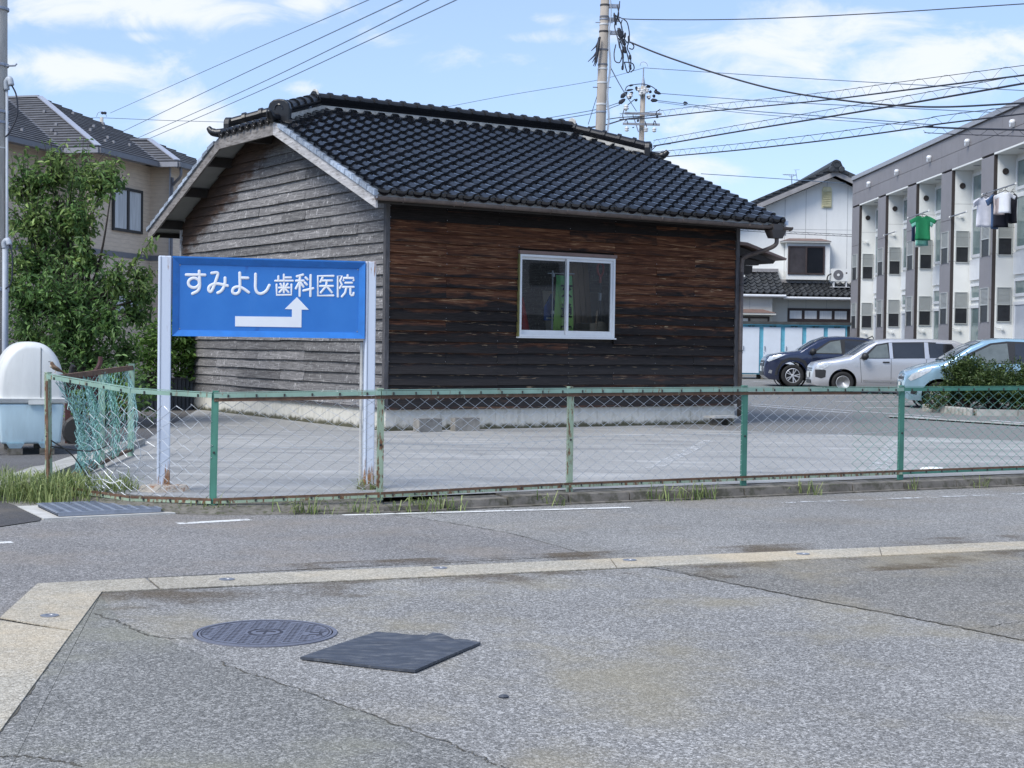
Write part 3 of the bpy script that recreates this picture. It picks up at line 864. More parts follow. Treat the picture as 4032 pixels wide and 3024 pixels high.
# fascia at near eave
MB().box(UL + .04, -EV + .0, Z0 - .14, UR - .04, -EV + .03, Z0 - .052).build('fascia', M_purlin, house)
MB().box(UL + .04, HW + EV - .03, Z0 - .14, UR - .04, HW + EV, Z0 - .052).build('fascia', M_purlin, house)
# purlins under the verge
for v in (0.0, 1.25, 2.35, VC, HW - 2.35, HW - 1.25, HW):
    zt = (deck(v) if VH < v < HW - VH else deck(v)) - .055
    if VH < v < HW - VH: zt = ZH - .06
    MB().box(UL + .035, v - .06, zt - .15, .03, v + .06, zt).build('purlin', M_purlin, house)
# rafters under the near eave
for i in range(17):
    x = .1 + i * .40
    MB().bar((x, -EV + .04, Z0 + SL * .04 - .09), (x, .04, Z0 + SL * (EV + .04) - .09), .045, .06).build('rafter', M_purlin, house)

# ---- tiles
TW, TL = .27, .249
prof = [(0, .026), (.03, .012), (.075, .002), (.12, .0), (.158, .006), (.176, .026), (.192, .044), (.225, .049), (.258, .047), (.274, .034), (.288, .012)]
def tile_mesh(name, length=.295, lift=.046, lip=.040, eave=False):
    m = MB()
    n = len(prof)
    vs = []
    for (x, z) in prof: vs.append((x, 0, z + lift))
    for (x, z) in prof: vs.append((x, length, z + .004))
    for (x, z) in prof: vs.append((x, 0.0, z + lift - lip))
    fs = [(i, i + 1, n + i + 1, n + i) for i in range(n - 1)] + [(2 * n + i, 2 * n + i + 1, i + 1, i) for i in range(n - 1)]
    fs += [(0, n, 2 * n)]
    m.add(vs, fs)
    if eave:
        # hanging lip with a round boss under the roll
        lp = [(x, 0.004, z + lift - lip - .045 * (1 - abs(x - .11) / .2)) for x, z in prof]
        m.add([(x, .002, z + lift - lip + .004) for x, z in prof] + lp, [(n + i, n + i + 1, i + 1, i) for i in range(n - 1)])
        m.lathe([(.047, -.03), (.047, .022), (.036, .030), (.033, .022), (0, .024)], 14, T(.237, 0, .035) @ RX(math.pi / 2))
    return m.mesh(name, M_tile, smooth=False)
ME_tile = tile_mesh('roof_tile_mesh')
ME_eave = tile_mesh('eave_tile_mesh', eave=True)
for me in (ME_tile, ME_eave):
    for p in me.polygons: p.use_smooth = True
    me.set_sharp_from_angle(angle=R(38))

def mesh_instances_to_mb(me, mats):
    m = MB()
    vs = [v.co.copy() for v in me.vertices]
    fs = [tuple(p.vertices) for p in me.polygons]
    for M in mats: m.add(vs, fs, M)
    return m

S_near = Matrix.Translation((0, -EV, Z0)) @ RX(TH)
rows_all = int(((VC + EV) / math.cos(TH)) / TL)
cands = []
ncol = int((UR - UL) / TW)
for j in range(rows_all + 1):
    v = -EV + j * TL * math.cos(TH)
    lo, hi = UL, UR
    if v > VH - .12:
        k_ = (v - VH + .12) / (VC - VH)
        lo = UL + k_ * (UPK_L - UL)
        hi = UR - k_ * (UR - UPK_R)
    for i in range(ncol + 1):
        x = UL + .02 + i * TW
        if x < lo - .06 or x + TW > hi + .10: continue
        jit = Matrix.Rotation(rnd.uniform(-.012, .012), 4, 'Z') @ RX(rnd.uniform(-.014, .014)) @ RY(rnd.uniform(-.012, .012))
        cands.append((j, S_near @ T(x, j * TL - .035, .012 + rnd.uniform(-.0015, .0025)) @ jit))
cands.sort(key=lambda c: c[0])
single, rest = cands[:300], cands[300:]
for j, M in single:
    inst(ME_eave if j == 0 else ME_tile, 'eave_tile' if j == 0 else 'roof_tile', house, M)
o = mesh_instances_to_mb(ME_tile, [M for j, M in rest]).build('roof_tiles', M_tile, house, smooth=True, kind='stuff')
o.data.set_sharp_from_angle(angle=R(38))
# far slope and half hips (joined)
mats = []
S_far = Matrix.Translation((0, HW + EV, Z0)) @ RZ(math.pi) @ RX(TH)
for j, M in cands:
    L = S_near.inverted() @ M
    mats.append(S_far @ T(-(UL + UR), 0, 0) @ L)
SHL = (ZR - ZH) / (UPK_L - UL)
TH2 = math.atan(SHL)
S_hl = Matrix.Translation((UL, HW - VH, ZH)) @ RZ(-math.pi / 2) @ RX(TH2)
S_hr = Matrix.Translation((UR, VH, ZH)) @ RZ(math.pi / 2) @ RX(math.atan((ZR - ZH) / (UR - UPK_R)))
wh = HW - 2 * VH
hip_eave = []
for S in (S_hl, S_hr):
    for j in range(6):
        for i in range(8):
            x = .02 + i * TW
            k_ = j * TL * math.cos(TH2) / (UPK_L - UL)
            if x < k_ * wh / 2 - .05 or x + TW > wh - k_ * wh / 2 + .1: continue
            M = S @ T(x, j * TL - .04, .012)
            if j == 0: hip_eave.append(M)
            else: mats.append(M)
o = mesh_instances_to_mb(ME_tile, mats).build('roof_tiles', M_tile, house, smooth=True, kind='stuff')
o.data.set_sharp_from_angle(angle=R(38))
for M in hip_eave:
    inst(ME_eave, 'eave_tile', house, M)

# verge tiles: hanging side flaps
nv = 14
for (u, sgn) in ((UL, -1), (UR, 1)):
    for side in (0, 1):
        for i in range(nv):
            s0, s1 = i * TL, i * TL + TL + .03
            pts = []
            for s, dz0, dz1 in ((s0, -.026, .050), (s1, -.032, .028)):
                v = -EV - .03 + s * math.cos(TH)
                z = Z0 + (v + EV) * SL
                vv = v if side == 0 else HW - v
                pts.append((vv, z + dz0, z + dz1))
            (v0, a0, b0), (v1, a1, b1) = pts
            oo = .030 + .010
            p = [(u - sgn * .005, v0, a0), (u + sgn * .042, v0, a0), (u + sgn * .030, v1, a1), (u - sgn * .005, v1, a1), (u - sgn * .11, v0, b0), (u + sgn * .036, v0, b0), (u + sgn * .026, v1, b1), (u - sgn * .11, v1, b1)]
            MB().hexa(p).build('verge_tile', M_tile_sh, house)

# ---- ridges
def ridge(p, q, cap_r=.084, layers=3, end=None):
    p, q = Vector(p), Vector(q)
    d = (q - p); L = d.length; d.normalize()
    x = d.cross(Vector((0, 0, 1))).normalized(); z = x.cross(d)
    B = Matrix(((d.x, x.x, z.x, p.x), (d.y, x.y, z.y, p.y), (d.z, x.z, z.z, p.z), (0, 0, 0, 1)))
    MB().box(0, -.13, -.14, L, .13, .040, B).build('ridge_mortar', M_mortar, house)
    zz = .040
    for k in range(layers):
        w_ = .155 - k * .017
        n = max(1, int(L / .30))
        wn = w_ - .022
        MB().hexa([(0, -wn, zz + .002), (L, -wn, zz + .002), (L, wn, zz + .002), (0, wn, zz + .002), (0, -w_, zz + .040), (L, -w_, zz + .040), (L, w_, zz + .040), (0, w_, zz + .040)], B).build('ridge_course', M_tile_r, house)
        zz += .045
    n = max(2, round(L / .275))
    stepL = L / n
    for i in range(n):
        m = MB()
        a = i * stepL
        arc = [math.pi * t_ / 8 for t_ in range(9)]
        for (s0, s1, r_) in ((a, a + stepL, cap_r), (a - .02, a + .04, cap_r + .026)):
            vs = [(s, r_ * math.cos(w2) * 1.15, zz + r_ * math.sin(w2)) for s in (s0, s1) for w2 in arc]
            fs = [(k + 1, k, 9 + k, 9 + k + 1) for k in range(8)] + [tuple(range(9)), tuple(range(9, 18))[::-1]]
            m.add(vs, fs, B)
        o = m.build('ridge_cap', M_tile_r, house, smooth=True)
        o.data.set_sharp_from_angle(angle=R(40))
    return B, L, zz
zb = ZR + .02
ridge((UPK_L - .02, VC, zb), (UPK_R + .02, VC, zb))
hipB = []
for (uu, vv, pk) in ((UL + .17, VH + .10, UPK_L), (UL + .17, HW - VH - .10, UPK_L), (UR - .17, VH + .10, UPK_R), (UR - .17, HW - VH - .10, UPK_R)):
    hipB.append(ridge((pk, VC, zb), (uu, vv, ZH + .10), layers=2))
# white mortar collars at the ridge ends
for u in (UPK_L, UPK_R):
    MB().lathe([(.02, -.018), (.118, -.018), (.122, .0), (.118, .018), (.02, .018)], 18, T(u, VC, zb + .20) @ RY(math.pi / 2)).build('mortar_collar', M_mortar, house)

# ornamental end tiles (one per hip)
def oni(B, L, zz, big):
    out = [(-.19, -.12), (.19, -.12), (.205, .12), (.175, .22), (.10, .275), (0, .29), (-.10, .275), (-.175, .22), (-.205, .12)]
    s = .92 if big else .76
    m = MB()
    ex, ey, ez = (B.to_3x3() @ Vector((0, 1, 0))), Vector((0, 0, 1)), (B.to_3x3() @ Vector((1, 0, 0)))
    ez.z = 0; ez.normalize()
    o = B @ Vector((L - .02, 0, zz - .13))
    m.prism([(a * s, b * s) for a, b in out], o, ex, ey, ez * .11)
    o_ = m.build('end_tile', M_tile_r, house)
    bv = o_.modifiers.new('b', 'BEVEL'); bv.width = .022; bv.segments = 3
    m = MB()
    arc = [Vector(o) + ez * .118 + ex * (.075 * math.cos(w2) * s) + ey * (.10 + .075 * math.sin(w2)) for w2 in [math.pi * k / 10 for k in range(11)]]
    m.tube(arc, .010, 6)
    m.build('end_tile_crest', M_tile, o_)
for k, (B, L, zz) in enumerate(hipB): oni(B, L, zz, k == 0)
# upturned corner tiles
for (u, v, sg) in ((UL, VH, -1), (UL, HW - VH, 1), (UR, VH, -1), (UR, HW - VH, 1)):
    su = -1 if u == UL else 1
    pts = crom([(u - su * .12, v - sg * .10, ZH + .08), (u + su * .02, v + sg * .02, ZH + .055), (u + su * .10, v + sg * .10, ZH + .085), (u + su * .14, v + sg * .15, ZH + .15)], 5)
    MB().tube(pts, [.075] * 6 + [.07] * 4 + [.062 - .004 * i for i in range(len(pts) - 10)], 10).build('corner_tile', M_tile_r, house, smooth=True)

# ---- gutter
gy, gz0 = -EV - .065, 3.385
gpts = MB()
def halfpipe(m, a, b, r):
    a, b = Vector(a), Vector(b)
    arc = [math.pi + math.pi * k / 8 for k in range(9)]
    for rr, flip in ((r, 1), (r - .006, -1)):
        vs = [(p.x, p.y + rr * math.cos(w2), p.z + rr * math.sin(w2)) for p in (a, b) for w2 in arc]
        fs = [(k, k + 1, 10 + k, 9 + k) if flip > 0 else (9 + k, 10 + k, k + 1, k) for k in range(8)]
        m.add(vs, fs)
gx = UL - .02
for i, x1 in enumerate((.95, 2.75, 4.55, 6.35, UR + .07)):
    m = MB(); halfpipe(m, (gx, gy, gz0 - .004 * i), (x1, gy, gz0 - .004 * i - .003), .055)
    m.tube([(x1 - .03, gy - .057, gz0 + .002 - .004 * i), (x1 - .03, gy - .045, gz0 - .04 - .004 * i), (x1 - .03, gy, gz0 - .062 - .004 * i), (x1 - .03, gy + .05, gz0 - .035 - .004 * i)], .008, 5)
    m.build('gutter', M_gut, house, smooth=True); gx = x1
for i in range(9):
    x = -.05 + i * .83
    MB().tube([(x, gy - .06, gz0 + .005), (x, gy - .05, gz0 - .04), (x, gy, gz0 - .068), (x, gy + .055, gz0 - .03), (x, -EV + .02, gz0 + .01)], .007, 5).build('gutter_bracket', M_gut, house)
MB().hexa([(6.82, gy - .07, 3.17), (7.02, gy - .07, 3.17), (7.02, gy + .07, 3.17), (6.82, gy + .07, 3.17), (6.76, gy - .09, 3.30), (7.08, gy - .09, 3.30), (7.08, gy + .09, 3.30), (6.76, gy + .09, 3.30)]).build('gutter_outlet_box', M_gut_d, house)
MB().box(6.82, gy - .072, 3.301, 7.02, gy + .072, 3.40).build('gutter_outlet_box', M_gut_d, house)
MB().tube(crom([(6.95, gy, 3.2), (6.94, gy, 3.08), (6.86, gy + .10, 3.0), (6.70, -.10, 2.88), (6.675, -.04, 2.80), (6.672, -.035, 2.6)], 6), .036, 10).build('downspout_elbow', M_gut, house, smooth=True)
MB().tube([(6.672, -.035, 2.62), (6.672, -.035, .22)], .037, 12).build('downspout', M_gut, house, smooth=True)
for z in (2.4, 1.3, .5): MB().lathe([(.041, 0), (.044, .005), (.044, .03), (.041, .035)], 12, T(6.672, -.035, z)).build('downspout_clip', M_gut_d, house)

# ---- side porch canopy past the far corner
po = [(6.64, 3.17), (7.05, 3.15), (7.95, 2.92), (7.93, 2.885), (7.03, 3.10), (6.64, 3.12)]
MB().prism(po, (0, .25, 0), (1, 0, 0), (0, 0, 1), (0, 1.6, 0)).build('canopy_roof', M_flash, house)
MB().prism([(6.64, 3.08), (7.0, 3.06), (7.75, 2.87), (7.70, 2.82), (6.64, 2.98)], (0, .32, 0), (1, 0, 0), (0, 0, 1), (0, 1.45, 0)).build('canopy_soffit', M_purlin, house)
MB().prism([(6.64, 2.97), (7.45, 2.84), (7.40, 2.78), (6.64, 2.78)], (0, .36, 0), (1, 0, 0), (0, 0, 1), (0, .1, 0)).build('canopy_bracket', M_purlin, house)
MB().prism([(6.64, 2.77), (7.25, 2.77), (7.24, 2.64), (6.95, 2.58), (6.64, 2.58)], (0, .34, 0), (1, 0, 0), (0, 0, 1), (0, .14, 0)).build('canopy_beam', M_purlin, house)

# ---- window
wnd = MB().box(WX0 - .02, -.045, WZ1 + .005, WX1 + .02, .04, WZ1 + .055)
win = wnd.build('window', M_flash, house)       # brown head flashing carries the window
fr = MB()
fr.box(WX0, -.03, WZ0, WX0 + .035, .09, WZ1).box(WX1 - .035, -.03, WZ0, WX1, .09, WZ1).box(WX0 + .035, -.03, WZ0, WX1 - .035, .09, WZ0 + .035).box(WX0 + .035, -.03, WZ1 - .035, WX1 - .035, .09, WZ1)
fr.build('window_frame', M_alu, win)
MB().box(WX0 - .025, -.035, WZ0, WX0 - .002, .03, WZ1).build('window_trim', M_green_trim, win)
MB().box(WX0 - .03, -.055, WZ0 - .022, WX1 + .02, .03, WZ0 - .002).build('window_sill', M_alu, win)
xm = (WX0 + WX1) / 2
for (a, b, y) in ((WX0 + .036, xm + .02, .045), (xm - .02, WX1 - .036, .005)):
    s = MB()
    z0, z1 = WZ0 + .036, WZ1 - .036
    s.box(a, y - .014, z0, a + .04, y + .014, z1).box(b - .04, y - .014, z0, b, y + .014, z1).box(a + .04, y - .014, z0, b - .04, y + .014, z0 + .065).box(a + .04, y - .014, z1 - .04, b - .04, y + .014, z1)
    s.build('sash', M_alu, win)
    MB().box(a + .04, y - .003, z0 + .065, b - .04, y + .003, z1 - .04).build('pane', M_glass, win)

# ---- the store room behind the window
M_fl = pm('timber_floor', (.20, .15, .10), .8, var=.2, vs=4)
MB().box(.12, .13, .44, HL - .12, HW - .13, .50).build('room_floor', M_fl, house)
MB().box(.12, .13, 3.12, HL - .12, HW - .13, 3.16).build('room_ceiling', M_inner, house)
# ------------------------------------------------------------------ things seen inside the store room (house frame helper)
HM = Matrix.Translation((-1.8197, 21.794, 0)) @ RZ(R(33))
def hthing(name, label, cat, loc, rz=0.0):
    p = HM @ Vector(loc)
    return thing(name, label, cat, p, R(33) + rz)
def grad_mat(name, c0, c1, z0, z1, rough=.8):
    m, t, b, co = newmat(name)
    z = N(t, 'ShaderNodeSeparateXYZ', {0: co}).outputs[2]
    setb(t, b, Base_Color=mixc(t, step(t, z, z0, z1), c0, c1), Roughness=rough)
    return m
M_ban = grad_mat('green_banner_cloth', (.58, .85, .18), (.08, .62, .28), .9, 2.5)
M_ink = pm('black_ink', (.012, .015, .012), .7)
M_red = pm('red_plastic', (.52, .05, .04), .45, var=.1)
M_bluep = pm('blue_sign_paint', (.03, .10, .34), .5)
M_wood = pm('raw_timber', (.55, .36, .22), .75, var=.2, vs=4, stretch=(1, 1, .2))
M_pole = pm('white_pole', (.7, .7, .7), .5)
M_card = pm('cardboard', (.50, .37, .24), .85, var=.12)
ban = hthing('banner', 'green cloth banner with black characters standing behind the window', 'banner', (3.22, .20, .5))
m = MB(); nx, nz = 8, 14
for j in range(nz + 1):
    for i in range(nx + 1):
        m.v.append((-.16 + .34 * i / nx, .03 * math.sin(i * 1.1 + j * .35) - .015 * j / nz, .55 + 1.4 * j / nz))
for j in range(nz):
    for i in range(nx):
        a = j * (nx + 1) + i
        m.f.append((a, a + 1, a + nx + 2, a + nx + 1))
m.build('cloth', M_ban, ban, smooth=True)
MB().tube([(-.19, .01, 0), (-.19, .01, 2.02)], .011, 8).build('pole', M_pole, ban)
MB().tube([(-.28, .01, 1.975), (.22, .01, 1.985)], .009, 6).build('crossbar', M_pole, ban)
for z in (1.92, 1.35, .8): MB().box(-.205, -.003, z, -.155, .025, z + .05).build('loop', M_pole, ban)
def strokes(paths, ox, oz, s, r, y, parent, name, mat):
    m = MB()
    for p in paths:
        q = [(ox + a * s, y, oz - b_ * s) for a, b_ in p]
        m.tube(q if len(q) > 2 else q, r, 6)
    for k, v in enumerate(m.v):
        m.v[k] = (v[0], y + (v[1] - y) * .35, v[2])
    return m.build(name, mat, parent)
kanji = [
 [[(5, 0), (5, 1.6)], [(0, 2), (10, 2)], [(3, 3), (1.5, 5)], [(7, 3), (8.5, 5)], [(7.5, 4.5), (4.5, 8), (.5, 10)], [(2.5, 4.5), (5.5, 8), (9.5, 10)]],
 [[(1, 0), (2, 1.5)], [(.3, 3.5), (2, 3.5), (2, 7.5), (.3, 9.5), (4, 9), (10, 9.5)], [(4, .5), (9, .5), (7, 2)], [(4, 2.5), (4, 8)], [(9, 2.5), (9, 8)], [(4, 2.5), (9, 2.5)], [(4, 4.3), (9, 4.3)], [(4, 6), (9, 6)], [(6.5, 2.5), (6.5, 8)]],
 [[(5, 0), (5, 1.3)], [(.5, 3), (.5, 1.6), (9.5, 1.6), (9.5, 3)], [(4.5, 3), (2.5, 6.5), (8, 10)], [(7.5, 5), (5, 8.5), (1, 10)], [(0, 5), (10, 5)]],
 [[(5, 0), (0, 4)], [(5, 0), (10, 4)], [(2, 4.5), (8, 4.5)], [(2.5, 7), (7.5, 7)], [(5, 4.5), (5, 10)], [(.5, 10), (9.5, 10)]]]
for k, kj in enumerate(kanji):
    strokes(kj, -.07, 1.83 - k * .32, .021, .014, -.055, ban, 'lettering', M_ink)
cone = hthing('traffic_cone', 'red traffic cone partly hidden by the window frame', 'traffic cone', (2.50, .27, 1.46))
MB().lathe([(.17, .0), (.15, .03), (.03, .62), (.02, .64), (0, .64)], 20).build('cone_body', M_red, cone, smooth=True)
MB().box(-.19, -.19, -.03, .19, .19, .0).build('cone_base', M_red, cone)
shelf = hthing('workbench', 'brown timber workbench inside the room under the window', 'bench', (3.4, .42, .5))
MB().box(-1.0, -.22, .90, .0, .05, .94).build('bench_top', M_card, shelf)
for x in (-.95, -.1): MB().box(x, -.18, 0, x + .06, -.12, .90).build('leg', M_card, shelf)
sg = hthing('house_shaped_sign', 'small blue house-shaped board leaning behind the green banner', 'sign', (3.10, .34, 1.75))
MB().prism([(-.13, 0), (.13, 0), (.13, .20), (0, .42), (-.13, .20)], (0, 0, 0), (1, 0, 0), (0, 0, 1), (0, .02, 0)).build('board', M_bluep, sg)
MB().prism([(-.09, .02), (.09, .02), (.09, .05), (-.09, .05)], (0, -.003, 0), (1, 0, 0), (0, 0, 1), (0, .002, 0)).build('white_stripe', M_pole, sg)
sv = hthing('snow_shovel', 'upright shovel with a red grip behind the window', 'shovel', (3.95, .22, .5))
MB().tube(crom([(-.05, 0, 2.02), (-.055, 0, 2.13), (0, 0, 2.17), (.055, 0, 2.13), (.05, 0, 2.02), (0, 0, 1.97), (-.05, 0, 2.02)], 5), .018, 8).build('grip', M_red, sv, smooth=True)
MB().tube([(0, 0, 1.99), (0, 0, 1.86)], .020, 8).build('socket', M_red, sv)
MB().tube([(0, 0, 1.86), (.005, 0, 1.2)], .014, 8).build('shaft', M_post, sv)
MB().box(-.017, -.017, 1.58, .017, .017, 1.70).build('label_band', M_pole, sv)
MB().hexa([(-.07, -.01, .85), (.09, -.01, .85), (.09, .02, .85), (-.07, .02, .85), (-.05, -.02, 1.25), (.07, -.02, 1.25), (.07, .01, 1.25), (-.05, .01, 1.25)]).build('blade', M_card, sv)
br_ = hthing('broom', 'orange wooden pole leaning in the window corner', 'broom', (3.80, .20, .5))
MB().tube([(.12, .05, 1.42), (-.05, -.02, .35)], .016, 8).build('handle', M_wood, br_)
MB().hexa([(-.13, -.05, .05), (.03, -.05, .05), (.03, .02, .05), (-.13, .02, .05), (-.08, -.03, .36), (-.02, -.03, .36), (-.02, .0, .36), (-.08, .0, .36)]).build('bristles', M_card, br_)
ply = hthing('plywood_sheet', 'pale plywood sheet propped upright behind the tools in the right pane', 'board', (4.1, .95, .5))
MB().hexa([(-.55, 0, 0), (.65, 0, 0), (.65, .02, 0), (-.55, .02, 0), (-.55, .3, 1.75), (.65, .3, 1.75), (.65, .32, 1.75), (-.55, .32, 1.75)]).build('sheet', pm('plywood', (.55, .46, .36), .8, var=.1, vs=2), ply)
MB().box(-.53, -.04, .60, .63, -.001, .66).build('batten', M_wood, ply)
pl = hthing('timber_planks', 'tall sawn planks propped against the room wall behind the shovel', 'plank', (3.80, .62, .5))
for i in range(4):
    MB().hexa([(i * .11, 0, 0), (i * .11 + .09, 0, 0), (i * .11 + .09, .03, 0), (i * .11, .03, 0), (i * .11 - .05, .25, 2.2), (i * .11 + .04, .25, 2.2), (i * .11 + .04, .28, 2.2), (i * .11 - .05, .28, 2.2)]).build('plank', M_wood, pl)
bxs = hthing('cardboard_box', 'brown cardboard box low in the right-hand pane', 'box', (4.02, .42, .5))
MB().box(-.26, -.2, .95, .26, .2, 1.22).build('carton', M_card, bxs)
MB().box(-.24, -.18, .0, .24, .18, .95).build('crate', M_wood, bxs)
MB().box(-.27, -.03, 1.2205, .27, .03, 1.224).build('tape', M_pole, bxs)
# ------------------------------------------------------------------ concrete blocks against the wall
def local_on_front(u, v): return HM @ Vector((u, v, .1))
def cblock(u, v, rz, label):
    p = local_on_front(u, v)
    r_ = thing('concrete_block', label, 'concrete block', p, R(33) + rz, 'concrete blocks at the wall foot')
    m = MB()
    out = (-.20, -.075, .20, .075)
    m.box(-.20, -.075, 0, .20, -.045, .19).box(-.20, .045, 0, .20, .075, .19)
    for x in (-.20, -.075, .045, .17): m.box(x, -.045, 0, x + .03, .045, .19)
    m.build('block_shell', pm('block_' + str(u), (.25, .24, .22), .95, var=.3, vs=8, bmp=.5, bs=60), r_)
cblock(.52, -.34, R(6), 'grey hollow concrete block standing nearer the corner post')
cblock(1.17, -.30, R(-4), 'grey hollow concrete block further along, darker at its end face')
p = local_on_front(6.02, -.32)
sl = thing('stone_step', 'low pale slab on short feet by the far end of the dark wall', 'step', p, R(33))
MB().box(-.24, -.14, .12, .24, .14, .155).build('slab_top', M_pale, sl)
for x in (-.10, .13):
    MB().box(x - .04, -.1, 0, x + .04, .1, .119).build('foot', M_kerb, sl)

# ------------------------------------------------------------------ blue clinic sign
SA, SB = Vector((-2.897, 12.68, .1)), Vector((-1.232, 13.12, .1))
ang = math.atan2(SB.y - SA.y, SB.x - SA.x)
SWD = (SB - SA).xy.length
sign = thing('clinic_sign', 'blue sign with white Japanese lettering and a turn arrow on two white posts', 'sign', SA, ang)
def sign_post_mat():
    m, t, b, co = newmat('rust_streaked_white_paint')
    sp = N(t, 'ShaderNodeSeparateXYZ', {0: co})
    n1 = noise(t, mapp(t, co, (14, 14, 1.6)), 1.5, 6, .65)
    ends = mth(t, 'ADD', step(t, sp.outputs[2], .34, .02), mth(t, 'MULTIPLY', step(t, sp.outputs[2], 1.60, 1.97), .55))
    k = step(t, mth(t, 'ADD', n1, mth(t, 'MULTIPLY', ends, .24)), .64, .74)
    c = mixc(t, k, (.60, .66, .76), ramp(t, noise(t, co, 30, 4), (.3, (.16, .06, .025)), (.7, (.42, .25, .13))))
    setb(t, b, Base_Color=c, Roughness=.55)
    return m
M_sp = sign_post_mat()
M_spx = pm('pale_post_face', (.66, .70, .76), .5, var=.06)
def signpost(x, w_, d_):
    m = MB()
    m.box(x - w_ / 2, -d_ / 2, 0, x + w_ / 2, d_ / 2, 1.955)
    o = m.build('post', M_sp, sign)
    bv = o.modifiers.new('b', 'BEVEL'); bv.width = .008; bv.segments = 2
    # thin lip along the front edge
    MB().box(x - w_ / 2 + .018, -d_ / 2 - .003, .12, x - w_ / 2 + .022, -d_ / 2 - .0005, 1.95).build('post_seam', M_steel, sign)
signpost(0.0, .105, .105)
signpost(SWD, .090, .10)
m = MB()
ring = []
for k in range(18):
    a = 2 * math.pi * k / 18
    ring.append((.23 * math.cos(a) * rnd.uniform(.85, 1.1), .15 * math.sin(a) * rnd.uniform(.85, 1.1)))
m.add([(x, y, -.02) for x, y in ring] + [(x * .8, y * .8, .05 + rnd.uniform(-.008, .008)) for x, y in ring] + [(0, 0, .065)],
      [(i, (i + 1) % 18, 18 + (i + 1) % 18, 18 + i) for i in range(18)] + [(18 + i, 18 + (i + 1) % 18, 36) for i in range(18)])
m.build('footing', pm('rusty_footing', (.42, .38, .33), .95, var=.25, vs=9, bmp=.6, bs=50, c2=(.24, .11, .05), thr=(.5, .66)), sign)
m = MB(); m.lathe([(.10, -.02), (.09, .03), (.05, .045), (0, .05)], 12, T(SWD, 0, 0)).build('footing', M_kerb, sign)
# panel box
PX0, PX1, PZ0, PZ1 = .062, SWD - .052, 1.292, 1.942
def blue_mat():
    m, t, b, co = newmat('blue_sign_face')
    n1 = noise(t, co, 3, 4, .55)
    c = ramp(t, n1, (.3, (.024, .165, .52)), (.7, (.036, .20, .58)))
    sp_ = N(t, 'ShaderNodeTexVoronoi', {'Vector': mapp(t, co, (3.2, 1, 2.1)), 'Scale': 1.0}).outputs['Distance']
    c = mixc(t, mth(t, 'MULTIPLY', step(t, mth(t, 'ADD', sp_, mth(t, 'MULTIPLY', noise(t, co, 16, 3), .2)), .20, .12), .6), c, (.02, .09, .36))
    n2 = noise(t, mapp(t, co, (8, 8, 1)), 2, 5)
    c = mixc(t, mth(t, 'MULTIPLY', step(t, n2, .6, .8), .25), c, (.10, .25, .60))
    setb(t, b, Base_Color=c, Roughness=.42)
    return m
M_blue = blue_mat()
M_bfr = pm('blue_frame_paint', (.024, .175, .54), .38, var=.12, vs=8)
MB().box(PX0 + .02, -.030, PZ0 + .02, PX1 - .02, .06, PZ1 - .02).build('panel', M_blue, sign)
fw = .052
def fbar(pts): MB().hexa(pts).build('panel_frame', M_bfr, sign)
y0, y1 = -.062, -.031
fbar([(PX0, y0, PZ1 - .0), (PX1, y0, PZ1), (PX1, .062, PZ1), (PX0, .062, PZ1), (PX0, y0, PZ1 + .012), (PX1, y0, PZ1 + .012), (PX1, .062, PZ1 + .012), (PX0, .062, PZ1 + .012)])
for (a, b, c, d) in (((PX0, PZ1), (PX1, PZ1), (PX1 - fw, PZ1 - fw), (PX0 + fw, PZ1 - fw)), ((PX0 + fw, PZ0 + fw), (PX1 - fw, PZ0 + fw), (PX1, PZ0), (PX0, PZ0)),
                     ((PX0, PZ0), (PX0, PZ1), (PX0 + fw, PZ1 - fw), (PX0 + fw, PZ0 + fw)), ((PX1 - fw, PZ0 + fw), (PX1 - fw, PZ1 - fw), (PX1, PZ1), (PX1, PZ0))):
    outer = lambda p: y0 if (p[0] in (PX0, PX1) and p[1] in (PZ0, PZ1)) else y1 - .004
    fbar([(a[0], outer(a), a[1]), (b[0], outer(b), b[1]), (c[0], outer(c), c[1]), (d[0], outer(d), d[1]), (a[0], -.0305, a[1]), (b[0], -.0305, b[1]), (c[0], -.0305, c[1]), (d[0], -.0305, d[1])])
for x in (PX0 + .06, PX1 - .06):
    for z in (PZ0 + .06, PZ1 - .06):
        MB().lathe([(.006, 0), (.005, .003), (0, .004)], 8, T(x, -.0305, z) @ RX(math.pi / 2)).build('screw', M_steel, sign)
M_white = pm('white_lettering', (.80, .82, .85), .45, var=.03)
def sp_(x, y):
    u = (x - 275) / 1685
    yt, yb = 140 + (x - 275) * 55 / 1685, 825 + (x - 275) * 20 / 1685
    return PX0 + u * (PX1 - PX0), PZ1 - (y - yt) / (yb - yt) * (PZ1 - PZ0)
def circ(cx, cy, rx, ry, n=22): return [(cx + rx * math.cos(2 * math.pi * k / n), cy + ry * math.sin(2 * math.pi * k / n)) for k in range(n + 1)]
